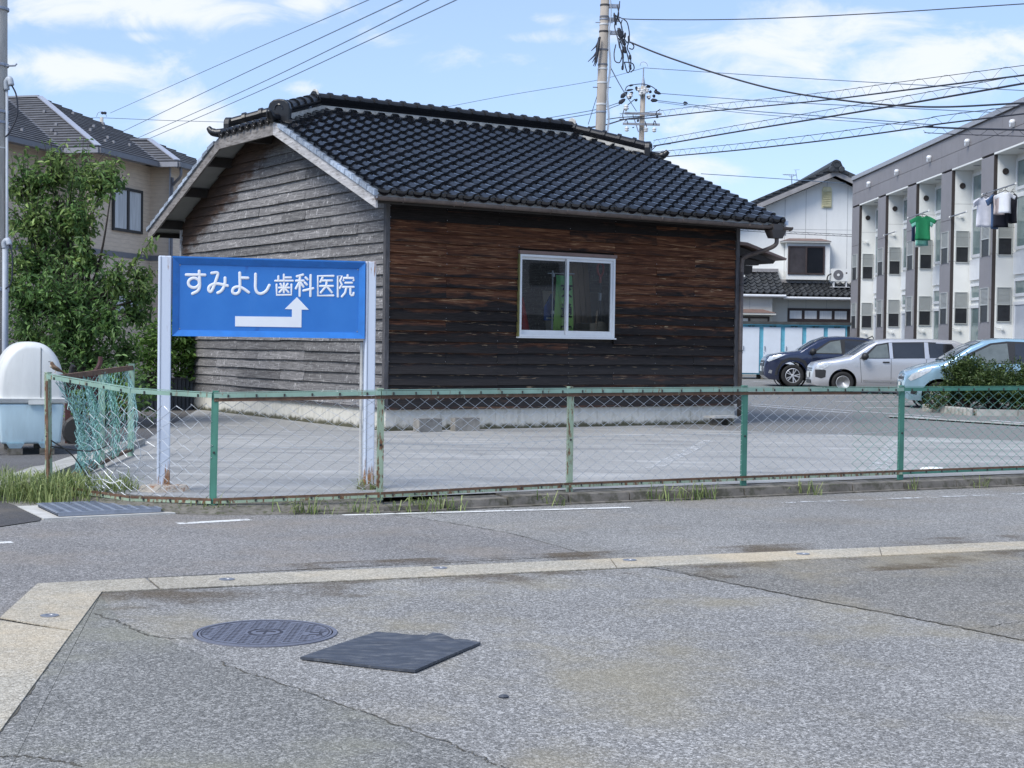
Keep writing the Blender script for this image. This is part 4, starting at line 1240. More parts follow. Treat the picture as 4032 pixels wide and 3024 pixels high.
CH = [
 (11, 1, [[(390, 291), (553, 293)], [(502, 258), (506, 330), (507, 395), (490, 432), (445, 457)], circ(457, 362, 47, 42)]),
 (11, 1, [[(608, 277), (662, 277), (645, 345), (622, 410), (602, 440), (585, 425), (590, 395), (620, 375), (660, 370), (705, 378), (748, 388)], [(725, 318), (725, 360), (712, 405), (690, 435), (662, 450)]]),
 (11, 1, [[(852, 275), (854, 340), (855, 400), (848, 440), (820, 458), (792, 445), (797, 412), (832, 397), (880, 410), (932, 446)], [(860, 319), (925, 321)]]),
 (11, 1, [[(990, 286), (990, 350), (990, 405), (1005, 445), (1040, 457), (1085, 432), (1112, 383)]]),
 (8, 0, [[(1238, 292), (1238, 345)], [(1240, 318), (1302, 318)], [(1190, 306), (1190, 345)], [(1162, 346), (1318, 346)], [(1175, 378), (1175, 468), (1306, 468), (1306, 378)], [(1240, 368), (1240, 448)], [(1196, 406), (1286, 406)], [(1208, 372), (1222, 394)], [(1273, 372), (1258, 394)], [(1234, 412), (1200, 446)], [(1246, 412), (1281, 446)]]),
 (9, 0, [[(1408, 294), (1352, 309)], [(1346, 346), (1414, 346)], [(1380, 306), (1380, 478)], [(1376, 358), (1345, 414)], [(1386, 362), (1412, 398)], [(1430, 318), (1448, 336)], [(1424, 362), (1442, 380)], [(1412, 432), (1500, 412)], [(1475, 297), (1475, 480)]]),
 (8.5, 0, [[(1680, 306), (1540, 306), (1540, 475), (1680, 475)], [(1582, 320), (1562, 358)], [(1574, 346), (1668, 346)], [(1560, 393), (1676, 393)], [(1618, 346), (1616, 392), (1566, 450)], [(1620, 396), (1666, 448)]]),
 (8.5, 0, [[(1720, 485), (1720, 306), (1756, 306), (1738, 346), (1756, 380), (1736, 412)], [(1806, 300), (1806, 320)], [(1770, 346), (1770, 324), (1860, 324), (1860, 346)], [(1786, 366), (1846, 366)], [(1766, 402), (1862, 402)], [(1796, 404), (1786, 450), (1756, 484)], [(1832, 404), (1832, 462), (1842, 475), (1858, 474), (1862, 452)]])]
for k, (r_, sm, paths) in enumerate(CH):
    m = MB()
    for p in paths:
        q = [(*[sp_(x, y)[0]], -.031, sp_(x, y)[1]) for x, y in p]
        if sm and len(q) > 2: q = [tuple(v) for v in crom(q, 5)]
        a, b = Vector(q[0]), Vector(q[-1])
        rr = r_ * .00116
        # rounded ends
        d0 = (Vector(q[0]) - Vector(q[1])).normalized(); d1 = (Vector(q[-1]) - Vector(q[-2])).normalized()
        q = [a + d0 * rr * .8, a + d0 * rr * .45] + [Vector(v) for v in q] + [b + d1 * rr * .45, b + d1 * rr * .8]
        m.tube(q, [rr * .45, rr * .85] + [rr] * (len(q) - 4) + [rr * .85, rr * .45], 10)
    for i, v in enumerate(m.v):
        m.v[i] = (v[0], -.031 + (v[1] + .031) * .3, v[2])
    m.build('character', M_white, sign, smooth=True)
ar = [(815, 652), (1312, 658), (1312, 592), (1248, 590), (1355, 487), (1462, 596), (1397, 595), (1397, 748), (815, 740)]
MB().prism([sp_(x, y) for x, y in ar], (0, -.0295, 0), (1, 0, 0), (0, 0, 1), (0, -.004, 0)).build('turn_arrow', M_white, sign)
# thin conduit beside the right post
MB().tube([(SWD - .068, .0, 0.05), (SWD - .068, .0, 1.26)], .012, 6).build('conduit', M_pale, sign)

# ------------------------------------------------------------------ chain link fence
def fence_paint(name, base, rust_lo, rust_hi, seed=0.0, lowrust=True):
    m, t, b, co = newmat(name)
    z = N(t, 'ShaderNodeSeparateXYZ', {0: co}).outputs[2]
    n1 = noise(t, mapp(t, co, (9, 9, 2.2), (seed, 0, 0)), 3.0, 7, .7)
    n2 = noise(t, co, 40, 4, .6)
    k = step(t, n1, rust_lo, rust_hi)
    rust = ramp(t, n2, (.3, (.07, .03, .018)), (.7, (.26, .13, .06)))
    c = ramp(t, noise(t, co, 5, 4), (.3, [x * .85 for x in base]), (.7, [x * 1.15 for x in base]))
    setb(t, b, Base_Color=mixc(t, k, c, rust), Roughness=.6)
    return m
M_fg = fence_paint('faded_green_paint', (.235, .365, .30), .57, .67)
M_fgp = fence_paint('pale_green_paint', (.31, .40, .29), .51, .58, 5)
M_fg2 = fence_paint('fresh_green_paint', (.06, .20, .15), .70, .82)
M_rust = pm('rusted_steel', (.13, .075, .048), .85, var=.4, vs=10, bmp=.3, c2=(.30, .34, .24), thr=(.62, .7))
M_wire = pm('galvanised_wire', (.52, .55, .57), .45, .35, var=.15, vs=8)
M_wireg = pm('green_coated_wire', (.14, .34, .27), .5, var=.25, vs=6)
M_wirec = pm('pale_cyan_wire', (.20, .38, .38), .5, var=.25, vs=6)
M_clip = pm('clip_bolt', (.03, .03, .03), .6)
fence = thing('chain_link_fence', 'long chain-link fence with green rails and rusty posts along the kerb', 'fence')
FP = [Vector(p) for p in ((-3.90, 12.86, 0), (-3.03, 12.20, 0), (-2.345, 11.99, 0), (-1.06, 12.27, 0), (.505, 13.20, 0), (2.14, 14.02, 0), (3.81, 14.90, 0), (5.6, 15.82, 0), (7.35, 16.74, 0), (9.1, 17.66, 0))]
NF = len(FP) - 1
FT = [1.035, .945, .925, .955, .965, .975, .975, .985, .985, .985]      # rail height
FB = [.10, .075, .085, .125, .14, .15, .155, .16, .16, .16]           # bottom rail height
def post(p, z0, z1, mat, parent, w_=.05, rz=0.0, lean=0.0, cap=True):
    M = T(p.x, p.y, 0) @ RZ(rz) @ RY(lean)
    m = MB()
    m.box(-w_ / 2, -w_ / 2, z0, w_ / 2, w_ / 2, z1, M)
    m.box(-w_ / 2 - .009, -w_ / 2, z0, -w_ / 2 - .001, -w_ / 2 + .007, z1 - .01, M)
    m.box(w_ / 2 + .001, -w_ / 2, z0, w_ / 2 + .009, -w_ / 2 + .007, z1 - .01, M)
    m.box(-w_ / 2 - .004, -w_ / 2 - .004, z1, w_ / 2 + .004, w_ / 2 + .004, z1 + .008, M)
    m.build('post', mat, parent)
    MB().lathe([(.009, 0), (.009, .008), (0, .01)], 8, M @ T(0, -w_ / 2, (z0 + z1) * .5) @ RX(math.pi / 2)).build('bolt', M_clip, parent)
angs = [math.atan2((FP[min(i + 1, NF)] - FP[max(i - 1, 0)]).y, (FP[min(i + 1, NF)] - FP[max(i - 1, 0)]).x) for i in range(NF + 1)]
pm_ = [M_fgp, None, M_fg2, M_fgp, M_fgp, M_fg2, M_fg2, M_fg2, M_fg2, M_fg2]
for i, p in enumerate(FP):
    if pm_[i] is None: continue
    post(p, .0 if i < 3 else .09, FT[i] + .03, pm_[i], fence, .038, angs[i], R(-1.5) if i == 0 else (R(.8) if i == 2 else 0))
# rusted edge on the corner post
MB().box(-.003, -.0255, .02, .0265, -.0235, 1.0, T(FP[0].x, FP[0].y, 0) @ RZ(angs[0]) @ RY(R(-1.5))).build('rust_edge', M_rust, fence)
railm = [M_fg] * 6 + [M_fg2] * 3
for i in range(NF):
    a, b = FP[i], FP[i + 1]
    d = (b - a).normalized(); nn = Vector((d.y, -d.x, 0))       # toward the street
    # angle-iron rails: vertical leaf and horizontal leaf, the lower half rusted through
    za, zb_ = FT[i], FT[i + 1]
    o = nn * .034
    mat = railm[i]
    MB().bar(a + o + Vector((0, 0, za)), b + o + Vector((0, 0, zb_)), .006, .034).build('top_rail', mat, fence)
    MB().bar(a + o * .4 + Vector((0, 0, za + .0235)), b + o * .4 + Vector((0, 0, zb_ + .0235)), .034, .005).build('top_rail', mat, fence)
    if 2 <= i <= 5:
        e = .72 if i == 5 else 1
        MB().bar(a + o * .7 + Vector((0, 0, za - .034)), a.lerp(b, e) + o * .7 + Vector((0, 0, za + (zb_ - za) * e - .034)), .008, .026).build('rusted_edge', M_rust, fence)
    za, zb_ = FB[i], FB[i + 1]
    MB().bar(a + o + Vector((0, 0, za)), b + o + Vector((0, 0, zb_)), .006, .022).build('bottom_rail', M_fgp if i < 6 else M_fg2, fence)
    MB().bar(a + o + Vector((0, 0, za + .022)), b + o + Vector((0, 0, zb_ + .022)), .008, .020).build('rusted_edge', M_rust, fence)
    m = MB()
    L = (b - a).length
    n = int(L / .2)
    for k in range(n):
        u = (k + .5) / n
        for z0, h in ((FT[i] + (FT[i + 1] - FT[i]) * u - .004, .022), (FB[i] + (FB[i + 1] - FB[i]) * u + .008, .02)):
            p = a.lerp(b, u) + nn * .040
            m.box(p.x - .006, p.y - .006, z0 - h / 2, p.x + .006, p.y + .006, z0 + h / 2)
    m.build('wire_clips', M_clip, fence, kind='stuff')

def chainlink(parent, a, b, z0a, z0b, z1a, z1b, mat, cell=.068, r=.0031, dz=.047, jit=0.0, bulge=0.0, u0=0.0, u1=1.0, skew=None, name='wire_mesh'):
    "vertical zigzag wires hooked into one another"
    d = (b - a); L = d.length; d.normalize(); nn = Vector((d.y, -d.x, 0))
    n = max(2, round(L * (u1 - u0) / cell))
    m = MB()
    hgt = max(z1a - z0a, z1b - z0b)
    kz = max(2, round(hgt / dz))
    for i in range(n):
        for half in (0,):
            pts = []
            for k in range(kz + 1):
                s = (u0 + (u1 - u0) * (i + .5) / n) * L + (cell / 2 * 1.04 if (k + i) % 2 else -cell / 2 * 1.04) * (L * (u1 - u0) / n / cell)
                u = min(1, max(0, s / L))
                f = k / kz
                z = (z0a + (z0b - z0a) * u) * (1 - f) + (z1a + (z1b - z1a) * u) * f
                q = a + d * s
                if skew: q = skew(q, u, f, d, nn)
                off = bulge * math.sin(f * math.pi) * (0.5 + .5 * math.sin(u * 7 + 1)) + (.003 if k % 2 else -.003)
                q = q + nn * off + Vector((rnd.gauss(0, jit), rnd.gauss(0, jit), 0))
                pts.append((q.x, q.y, z + rnd.gauss(0, jit)))
            m.tube(pts, r, 3, caps=False)
    return m.build(name, mat, parent, kind='stuff')
for i in range(NF):
    z0a, z0b, z1a, z1b = FB[i] + .015, FB[i + 1] + .015, FT[i] - .03, FT[i + 1] - .03
    if i == 0:
        chainlink(fence, FP[i], FP[i + 1], z0a, z0b, z1a - .35, z1b - .10, M_wire, jit=.007, bulge=.06, u0=.42)
    elif i == 1:
        chainlink(fence, FP[i], FP[i + 1], z0a, z0b, z1a - .10, z1b - .03, M_wire, jit=.006, bulge=.02)
    elif i == 5:
        chainlink(fence, FP[i], FP[i + 1], z0a, z0b, z1a, z1b, M_wire, jit=.0015, u1=.68)
        chainlink(fence, FP[i], FP[i + 1], z0a, z0b, z1a, z1b, M_wireg, jit=.0015, u0=.68)
    else:
        chainlink(fence, FP[i], FP[i + 1], z0a, z0b, z1a - (.02 if i == 2 else 0), z1b, M_wireg if i >= 6 else M_wire, jit=.0025 if i == 2 else .0012)
# tension wire at mid height and loose ends
m = MB()
for i in range(2, NF):
    a, b = FP[i], FP[i + 1]
    pts = [a.lerp(b, k / 12) + Vector((0, 0, FB[i] + .42 - .025 * math.sin(k / 12 * math.pi) * (1 if i % 2 else -.4))) for k in range(13)]
    m.tube(pts, .0024, 4)
m.build('tension_wire', M_wire, fence)
m = MB()
for k in range(5):
    p = FP[0].lerp(FP[1], .55 + .05 * k) + Vector((0, 0, .06 + rnd.uniform(0, .08)))
    m.tube(crom([p + Vector((rnd.gauss(0, .05), rnd.gauss(0, .03), rnd.uniform(0, .1))) for _ in range(5)], 5), .0024, 4)
p = FP[1]
m.tube(crom([p + Vector((-.02, 0, .62)), p + Vector((.05, 0, .66)), p + Vector((.02, 0, .60)), p + Vector((.06, 0, .45)), p + Vector((.03, 0, .3))], 6), .003, 4)
m.build('loose_wire', M_wire, fence, kind='stuff')

# side fence running back along the lane
side = thing('chain_link_fence', 'short sagging chain-link fence running back beside the bin', 'fence')
S0, S1 = FP[0] + Vector((.02, .06, 0)), Vector((-4.12, 16.5, 0))
post(S1, .1, 1.09, M_fg, side, .05, R(0))
mid = S0.lerp(S1, .56)
post(mid, .1, 1.03, M_fg, side, .045, R(0))
MB().bar(S0 + Vector((0, 0, 1.04)), S1 + Vector((0, 0, 1.075)), .034, .008).build('top_rail', M_rust, side)
MB().bar(S0 + Vector((.02, 0, 1.02)), S1 + Vector((.02, 0, 1.05)), .006, .04).build('top_rail', M_rust, side)
MB().bar(S0 + Vector((0, .3, .14)), S1 + Vector((0, 0, .17)), .03, .03).build('bottom_rail', M_rust, side)
def sag(q, u, f, d, nn):
    return q + d * (.55 * (1 - u) ** 2 * (1 - f) ** .6) + nn * (.05 * math.sin(u * 21 + f * 3)) * (1 - u * .4)
chainlink(side, S0, S1, .16, .18, .99, 1.03, M_wirec, cell=.062, dz=.045, jit=.009, bulge=.07, skew=sag, u0=.02)
chainlink(side, S0 + Vector((.03, 0, 0)), S1 + Vector((.03, 0, 0)), .16, .18, .97, 1.02, M_wireg, cell=.07, dz=.05, jit=.012, bulge=.09, skew=sag, u0=.04, u1=.75)
chainlink(side, S0 + Vector((.06, .1, 0)), S0.lerp(S1, .35) + Vector((.06, 0, 0)), .10, .15, .85, .9, M_wirec, cell=.055, dz=.045, jit=.016, bulge=.10, skew=sag, u0=.02)
# black cord tied at the corner post
m = MB()
p = FP[0] + Vector((.02, -.03, .45))
m.tube(crom([p, p + Vector((.12, .1, -.03)), p + Vector((.3, .2, -.05)), p + Vector((.42, .3, 0))], 6), .006, 5)
m.tube(crom([p + Vector((0, 0, .05)), p + Vector((.15, .1, -.08)), p + Vector((.28, .15, -.3)), p + Vector((.36, .2, -.5))], 6), .006, 5)
m.build('cord', M_clip, side)

# sparrow on the corner post
M_bird = pm('sparrow_brown', (.17, .11, .07), .9, var=.35, vs=60)
M_birdw = pm('sparrow_cream', (.48, .42, .34), .9, var=.1)
bp = FP[0] + Vector((.055, .0, FT[0] + .036))
bird = thing('sparrow', 'small brown sparrow perched on the rusty corner post', 'bird', bp, R(200))
me = bpy.data.meshes.new('body')
sk = [(.0, 0, .030, .019), (.020, 0, .042, .024), (.034, 0, .062, .020), (.040, 0, .080, .0155), (.044, 0, .092, .014), (-.022, 0, .018, .012), (-.052, 0, .002, .0065), (-.082, 0, -.012, .005)]
me.from_pydata([s[:3] for s in sk], [(0, 1), (1, 2), (2, 3), (3, 4), (0, 5), (5, 6), (6, 7)], [])
me.materials.append(M_bird)
o = inst(me, 'body', bird)
o.modifiers.new('s', 'SKIN'); o.modifiers.new('u', 'SUBSURF').levels = 2
o.modifiers['u'].render_levels = 2
for i, s in enumerate(sk): me.skin_vertices[0].data[i].radius = (s[3], s[3])
me.skin_vertices[0].data[0].use_root = True
MB().lathe([(.0045, 0), (.003, .008), (0, .015)], 8, T(.056, 0, .090) @ RY(math.pi / 2)).build('beak', M_clip, bird)
for s in (-1, 1):
    MB().tube([(.008, s * .010, .018), (.010, s * .011, .002), (.020, s * .012, .0)], .002, 4).build('foot', M_wood, bird)
    MB().tube(crom([(.028, s * .021, .056), (.0, s * .023, .040), (-.035, s * .012, .016), (-.06, s * .004, .002)], 4), [.006, .009, .011, .012, .012, .011, .010, .009, .007, .006, .005, .004, .002], 6).build('wing', M_bird, bird, smooth=True)
    MB().lathe([(.0022, -.0022), (.0031, 0), (.0022, .0022), (0, .003)], 8, T(.050, s * .011, .094)).build('eye', M_clip, bird)
MB().lathe([(.0, 0), (.012, .004), (.016, .014), (.012, .026), (0, .03)], 10, T(.034, 0, .040) @ RY(R(25))).build('breast', M_birdw, bird, smooth=True)
# ------------------------------------------------------------------ refuse box
M_frp = pm('white_frp', (.67, .68, .66), .38, var=.07, vs=3, c2=(.50, .50, .45), thr=(.58, .85), stretch=(3, 3, .8))
M_frpb = pm('pale_blue_frp', (.46, .60, .66), .42, var=.09, vs=3, c2=(.36, .44, .45), thr=(.55, .82), stretch=(3, 3, .8))
bin_ = thing('refuse_box', 'white domed refuse box with pale blue base standing on the lane', 'refuse box', (-5.19, 16.45, .1), R(21))
def arch(t_, w_, h_):
    a = math.pi * t_
    cx, sx = math.cos(a), math.sin(a)
    return w_ * (abs(cx) ** .86) * (1 if cx >= 0 else -1), h_ * (sx ** .80 if sx > 0 else 0)
def dome(m, ys, w_, h_, z0, n=28):
    base = len(m.v)
    for (y, s) in ys:
        for k in range(n + 1):
            x, z = arch(k / n, w_ * s, h_ * (s * .6 + .4) if s < 1 else h_)
            m.v.append((x, y, z0 + z))
    for j in range(len(ys) - 1):
        for k in range(n):
            a = base + j * (n + 1) + k
            m.f.append((a, a + n + 1, a + n + 2, a + 1))
    m.f.append(tuple(base + k for k in range(n + 1)))
    m.f.append(tuple(base + (len(ys) - 1) * (n + 1) + k for k in range(n + 1))[::-1])
Z = .60
m = MB()
dome(m, [(0, .80), (.01, .87), (.03, .93), (.06, .975), (.10, 1.0), (1.15, 1.0), (1.19, .975), (1.22, .92), (1.24, .80)], .355, .62, Z)
lid = m.build('lid', M_frp, bin_, smooth=True)
lid.data.set_sharp_from_angle(angle=R(35))
m = MB(); dome(m, [(.32, 1.012), (.34, 1.02), (.55, 1.02), (.57, 1.012)], .357, .622, Z); m.build('lid_rib', M_frp, lid, smooth=True)
MB().box(.095, -.004, .62, .101, .004, 1.16).build('lid_seam', M_clip, lid)
def rbox(m, x, y0, y1, z0, z1, taper):
    m.hexa([(-x * taper, y0 + .03, z0), (x * taper, y0 + .03, z0), (x * taper, y1 - .03, z0), (-x * taper, y1 - .03, z0), (-x, y0, z1), (x, y0, z1), (x, y1, z1), (-x, y1, z1)])
m = MB(); rbox(m, .385, -.035, 1.275, .555, .615, .99)
o = m.build('rim', M_frp, bin_); bv = o.modifiers.new('b', 'BEVEL'); bv.width = .016; bv.segments = 3
m = MB(); rbox(m, .345, .0, 1.24, .115, .553, .90)
o = m.build('body', M_frpb, bin_); bv = o.modifiers.new('b', 'BEVEL'); bv.width = .03; bv.segments = 4
for p in o.data.polygons: p.use_smooth = True
for (x, y) in ((-.16, .10), (.17, .10), (-.16, 1.05), (.17, 1.05)):
    MB().hexa([(x - .06, y - .07, .068), (x + .06, y - .07, .068), (x + .06, y + .07, .068), (x - .06, y + .07, .068), (x - .09, y - .09, .118), (x + .09, y - .09, .118), (x + .09, y + .09, .118), (x - .09, y + .09, .118)]).build('foot', M_frpb, bin_)
    MB().box(x - .075, y - .08, 0, x + .075, y + .08, .066).build('support_block', M_kerb, bin_)
MB().box(-.03, -.012, .545, .21, -.036, .585).build('latch_plate', M_frp, bin_)
MB().lathe([(.007, 0), (.006, .004), (0, .006)], 8, T(.12, .012, .16) @ RX(math.pi / 2)).build('rivet', M_steel, bin_)
MB().box(-.43, .1, 0, -.39, .14, .56).build('lid_stay', M_rust, bin_)
MB().box(-.45, .02, 0, -.33, .2, .02).build('stay_base', M_rust, bin_)
# maroon barrow behind the refuse box
M_mar = pm('maroon_paint', (.075, .028, .028), .5, var=.25, vs=5)
p = A(318, 1500, 18.6)
tl = thing('wheelbarrow', 'maroon metal barrow with upturned handle behind the refuse box', 'wheelbarrow', (p.x, p.y, .06), R(10))
MB().hexa([(-.18, -.2, .68), (.2, -.2, .70), (.2, .2, .70), (-.18, .2, .68), (-.24, -.28, .85), (.24, -.28, .92), (.24, .28, .92), (-.24, .28, .85)]).build('tray', M_mar, tl)
MB().tube(crom([(.16, -.2, .88), (.22, -.22, .95), (.25, -.22, 1.03), (.25, -.22, 1.09)], 4), .028, 8).build('handle', M_mar, tl)
MB().tube([(-.1, -.22, .84), (-.08, -.24, .95), (-.06, -.25, .98)], .03, 8).build('grip', M_clip, tl)
for x in (-.15, .18):
    for y in (-.15, .15): MB().bar((x, y, 0), (x, y, .74), .03, .03, (1, 0, 0)).build('leg', M_mar, tl)
MB().lathe([(.16, -.04), (.19, -.02), (.19, .02), (.16, .04)], 18, T(0, -.25, .19) @ RX(math.pi / 2)).build('wheel', M_clip, tl)

# dark corrugated planter and its plants behind the sign
M_cor = pm('dark_corrugated_sheet', (.075, .082, .095), .5, .2, var=.2)
q0, q1 = A(522, 1590, 27.2), A(722, 1590, 27.9)
plt = thing('corrugated_planter', 'dark grey corrugated planter bed at the far end of the gable wall', 'planter', (q0.x, q0.y, .1), math.atan2(q1.y - q0.y, q1.x - q0.x))
m = MB(); n = 60; L = (q1 - q0).xy.length + .2
for k in range(n + 1):
    x = L * k / n
    y = .018 * math.sin(k * math.pi / 2)
    m.v += [(x, y, 0), (x, y, .56)]
m.f = [(2 * k, 2 * k + 2, 2 * k + 3, 2 * k + 1) for k in range(n)]
m.build('corrugated_side', M_cor, plt)
MB().box(-.02, -.035, .561, L + .02, .01, .585).build('top_rail', M_cor, plt)
MB().box(0, .03, 0, L, .6, .5).build('soil_bed', M_soil, plt)

# ------------------------------------------------------------------ foliage
def leaf_mat(name, a, b, tr=.35, rough=.5):
    m, t, bs, co = newmat(name)
    ri = N(t, 'ShaderNodeNewGeometry').outputs['Random Per Island']
    c = ramp(t, ri, (0, a), (.75, b), (1, [min(1, x * 1.5) for x in b]))
    setb(t, bs, Base_Color=c, Roughness=rough, Specular_IOR_Level=.4)
    tl_ = N(t, 'ShaderNodeBsdfTranslucent', {0: c})
    mx = N(t, 'ShaderNodeMixShader', {0: tr, 1: bs.outputs[0], 2: tl_.outputs[0]})
    t.links.new(mx.outputs[0], t.nodes['Material Output'].inputs[0])
    return m
M_leaf = leaf_mat('cherry_leaf', (.045, .105, .033), (.155, .265, .08))
M_leaf2 = leaf_mat('sunny_leaf', (.085, .155, .045), (.23, .32, .10))
M_bark = pm('cherry_bark', (.045, .036, .03), .9, var=.4, vs=8, bmp=.5)

def leaves(m, pts, size, droop=.5, rn=rnd, wid=.42):
    for p in pts:
        s = size * rn.uniform(.5, 1.35)
        az = rn.uniform(0, 2 * math.pi)
        pit = rn.gauss(-droop, .45)
        d = Vector((math.cos(az) * math.cos(pit), math.sin(az) * math.cos(pit), math.sin(pit)))
        sd_ = d.cross(Vector((0, 0, 1)))
        sd_ = (sd_.normalized() if sd_.length > .01 else Vector((1, 0, 0)))
        sd_ = (Matrix.Rotation(rn.gauss(0, .6), 3, d) @ sd_)
        up = sd_.cross(d)
        w_ = s * wid
        p = Vector(p)
        b0, tip = p, p + d * s + up * (-.12 * s)
        l1, l2 = p + d * s * .3 + sd_ * w_ * .45 + up * .10 * s, p + d * s * .68 + sd_ * w_ * .42 + up * .04 * s
        r1, r2 = p + d * s * .3 - sd_ * w_ * .45 + up * .10 * s, p + d * s * .68 - sd_ * w_ * .42 + up * .04 * s
        o = len(m.v)
        m.v += [tuple(b0), tuple(l1), tuple(l2), tuple(tip), tuple(r2), tuple(r1)]
        m.f += [(o, o + 3, o + 2, o + 1), (o, o + 5, o + 4, o + 3)]

def blob_pts(c, r, n, squash=1.0, shell=.55, rn=rnd):
    out = []
    while len(out) < n:
        v = Vector((rn.gauss(0, 1), rn.gauss(0, 1), rn.gauss(0, 1)))
        if v.length < 1e-3: continue
        v = v.normalized() * (rn.random() ** shell)
        out.append(Vector(c) + Vector((v.x * r, v.y * r, v.z * r * squash)))
    return out

TY = 23.0
tree = thing('cherry_tree', 'leafy cherry tree filling the gap between the pole and the sign', 'tree', (A(300, 1560, TY).x, TY, .06))
tr0 = Vector((tree.location.x, TY, .06))
blobs = [(110, 760, 120), (210, 720, 110), (320, 730, 95), (395, 760, 85), (440, 745, 50), (130, 900, 150), (260, 900, 150), (320, 900, 105), (120, 1060, 150), (250, 1060, 160), (330, 1040, 105), 
         (130, 1210, 160), (280, 1220, 170), (400, 1180, 110), (480, 1130, 80), (550, 1110, 55), (130, 1350, 150), (280, 1350, 160), (420, 1300, 120), (530, 1250, 75), (560, 1180, 60), (60, 1150, 90), (200, 1450, 120), (360, 1430, 110), (480, 1390, 80)]
m, m2, wd = MB(), MB(), MB()
tl0 = tr0
wd.tube(crom([tr0, tr0 + Vector((.05, 0, .7)), tr0 + Vector((-.03, .1, 1.4))], 5), [.13 - .004 * i for i in range(11)], 9)
hub = tr0 + Vector((-.03, .1, 1.35))
rt = random.Random(5)
for (bx, by, br) in blobs:
    dep = TY + rt.uniform(-.9, .9)
    c = A(bx, by, dep)
    r_ = br * dep / FPX
    if by < 1330:
        midp = hub.lerp(c, .5) + Vector((rt.gauss(0, .12), rt.gauss(0, .12), rt.uniform(0, .2)))
        wd.tube(crom([hub, midp, c], 5), [.034 - .0026 * i for i in range(11)], 6)
    # twigs with leaves along them
    nt = int(21 * (br / 100) ** 2) + 5
    for k in range(nt):
        e = blob_pts(c, r_, 1, 1.0, .45, rt)[0]
        s0 = c.lerp(e, rt.uniform(0, .3))
        d = (e - s0)
        up = max(0, (e.z - 1.2) * .10)
        e = e + Vector((d.x * .12, d.y * .25, .08 + up))
        wd.tube([s0, s0.lerp(e, .5) + Vector((0, 0, .03)), e], [.010, .007, .003], 3, caps=False)
        nl = rt.randint(15, 26)
        pts = [s0.lerp(e, .15 + .85 * q / nl) + Vector((rt.gauss(0, .045), rt.gauss(0, .045), rt.gauss(0, .04))) for q in range(nl)]
        sunny = (c.z > 1.9 and rt.random() < .62 and e.z > c.z - .1)
        leaves(m2 if sunny else m, pts, .098, .45, rt)
    leaves(m, blob_pts(c, r_ * .85, int(60 * (br / 100) ** 2), 1, .6, rt), .09, .5, rt)
# long shoot reaching toward the house eave
sh = [A(500, 1080, 22.6), A(545, 1010, 22.5), A(585, 960, 22.4), A(600, 930, 22.4)]
wd.tube(sh, [.012, .009, .006, .003], 4)
leaves(m2, [sh[int(q / 20)].lerp(sh[int(q / 20) + 1], (q % 20) / 20) + Vector((rt.gauss(0, .05), rt.gauss(0, .05), rt.gauss(0, .04))) for q in range(60)], .11, .6, rt)
for (x0, y0, x1, y1) in ((90, 700, 95, 590), (60, 720, 45, 610), (230, 680, 205, 600), (290, 690, 300, 610), (380, 720, 392, 640), (460, 760, 500, 690), (150, 690, 155, 640)):
    a, b = A(x0, y0, TY), A(x1, y1, TY)
    wd.tube([a, b], [.008, .003], 3)
    leaves(m2, [a.lerp(b, q / 12) + Vector((rt.gauss(0, .04), rt.gauss(0, .04), 0)) for q in range(14)], .105, .1, rt)
MT = T(-tr0.x, -tr0.y, -tr0.z)
wd.build('trunk', M_bark, tree, M=MT)
m.build('crown', M_leaf, tree, M=MT, kind='stuff')
m2.build('crown', M_leaf2, tree, M=MT, kind='stuff')

def shrub(name, label, c, rx, rz_, n, size, mat, h0, seed=1, parts=6, core=None):
    s = thing(name, label, 'shrub', (c.x, c.y, h0))
    r2 = random.Random(seed)
    mm, st = MB(), MB()
    for k in range(parts):
        a = r2.uniform(0, 6.28)
        q = Vector((math.cos(a) * rx * .5 * r2.random(), math.sin(a) * rx * .4 * r2.random(), rz_ * r2.uniform(.3, .75)))
        st.tube([(0, 0, -.05), (q.x * .5, q.y * .5, q.z * .5), tuple(q)], [.02, .014, .006], 4)
        leaves(mm, blob_pts(q, rx * .62, n // parts, rz_ / rx * .62, .5, r2), size, .1, r2)
    st.build('stems', M_bark, s)
    mm.build('foliage', mat, s, kind='stuff')
    return s
M_weed = leaf_mat('weed_leaf', (.05, .12, .025), (.15, .26, .06))
shrub('garden_shrub', 'bright green weedy shrub between the cherry tree and the gable wall', A(600, 1430, 27.4), .65, 1.5, 1300, .10, M_weed, .4, 3)
shrub('garden_shrub', 'low dark shrub under the cherry tree beside the refuse box', A(420, 1470, 22.0), .9, 1.1, 1800, .09, M_leaf, .1, 4)
shrub('garden_shrub', 'tall bamboo-like weeds growing out of the corrugated planter', A(700, 1450, 28.0), .45, 1.6, 1300, .13, M_weed, .5, 8)

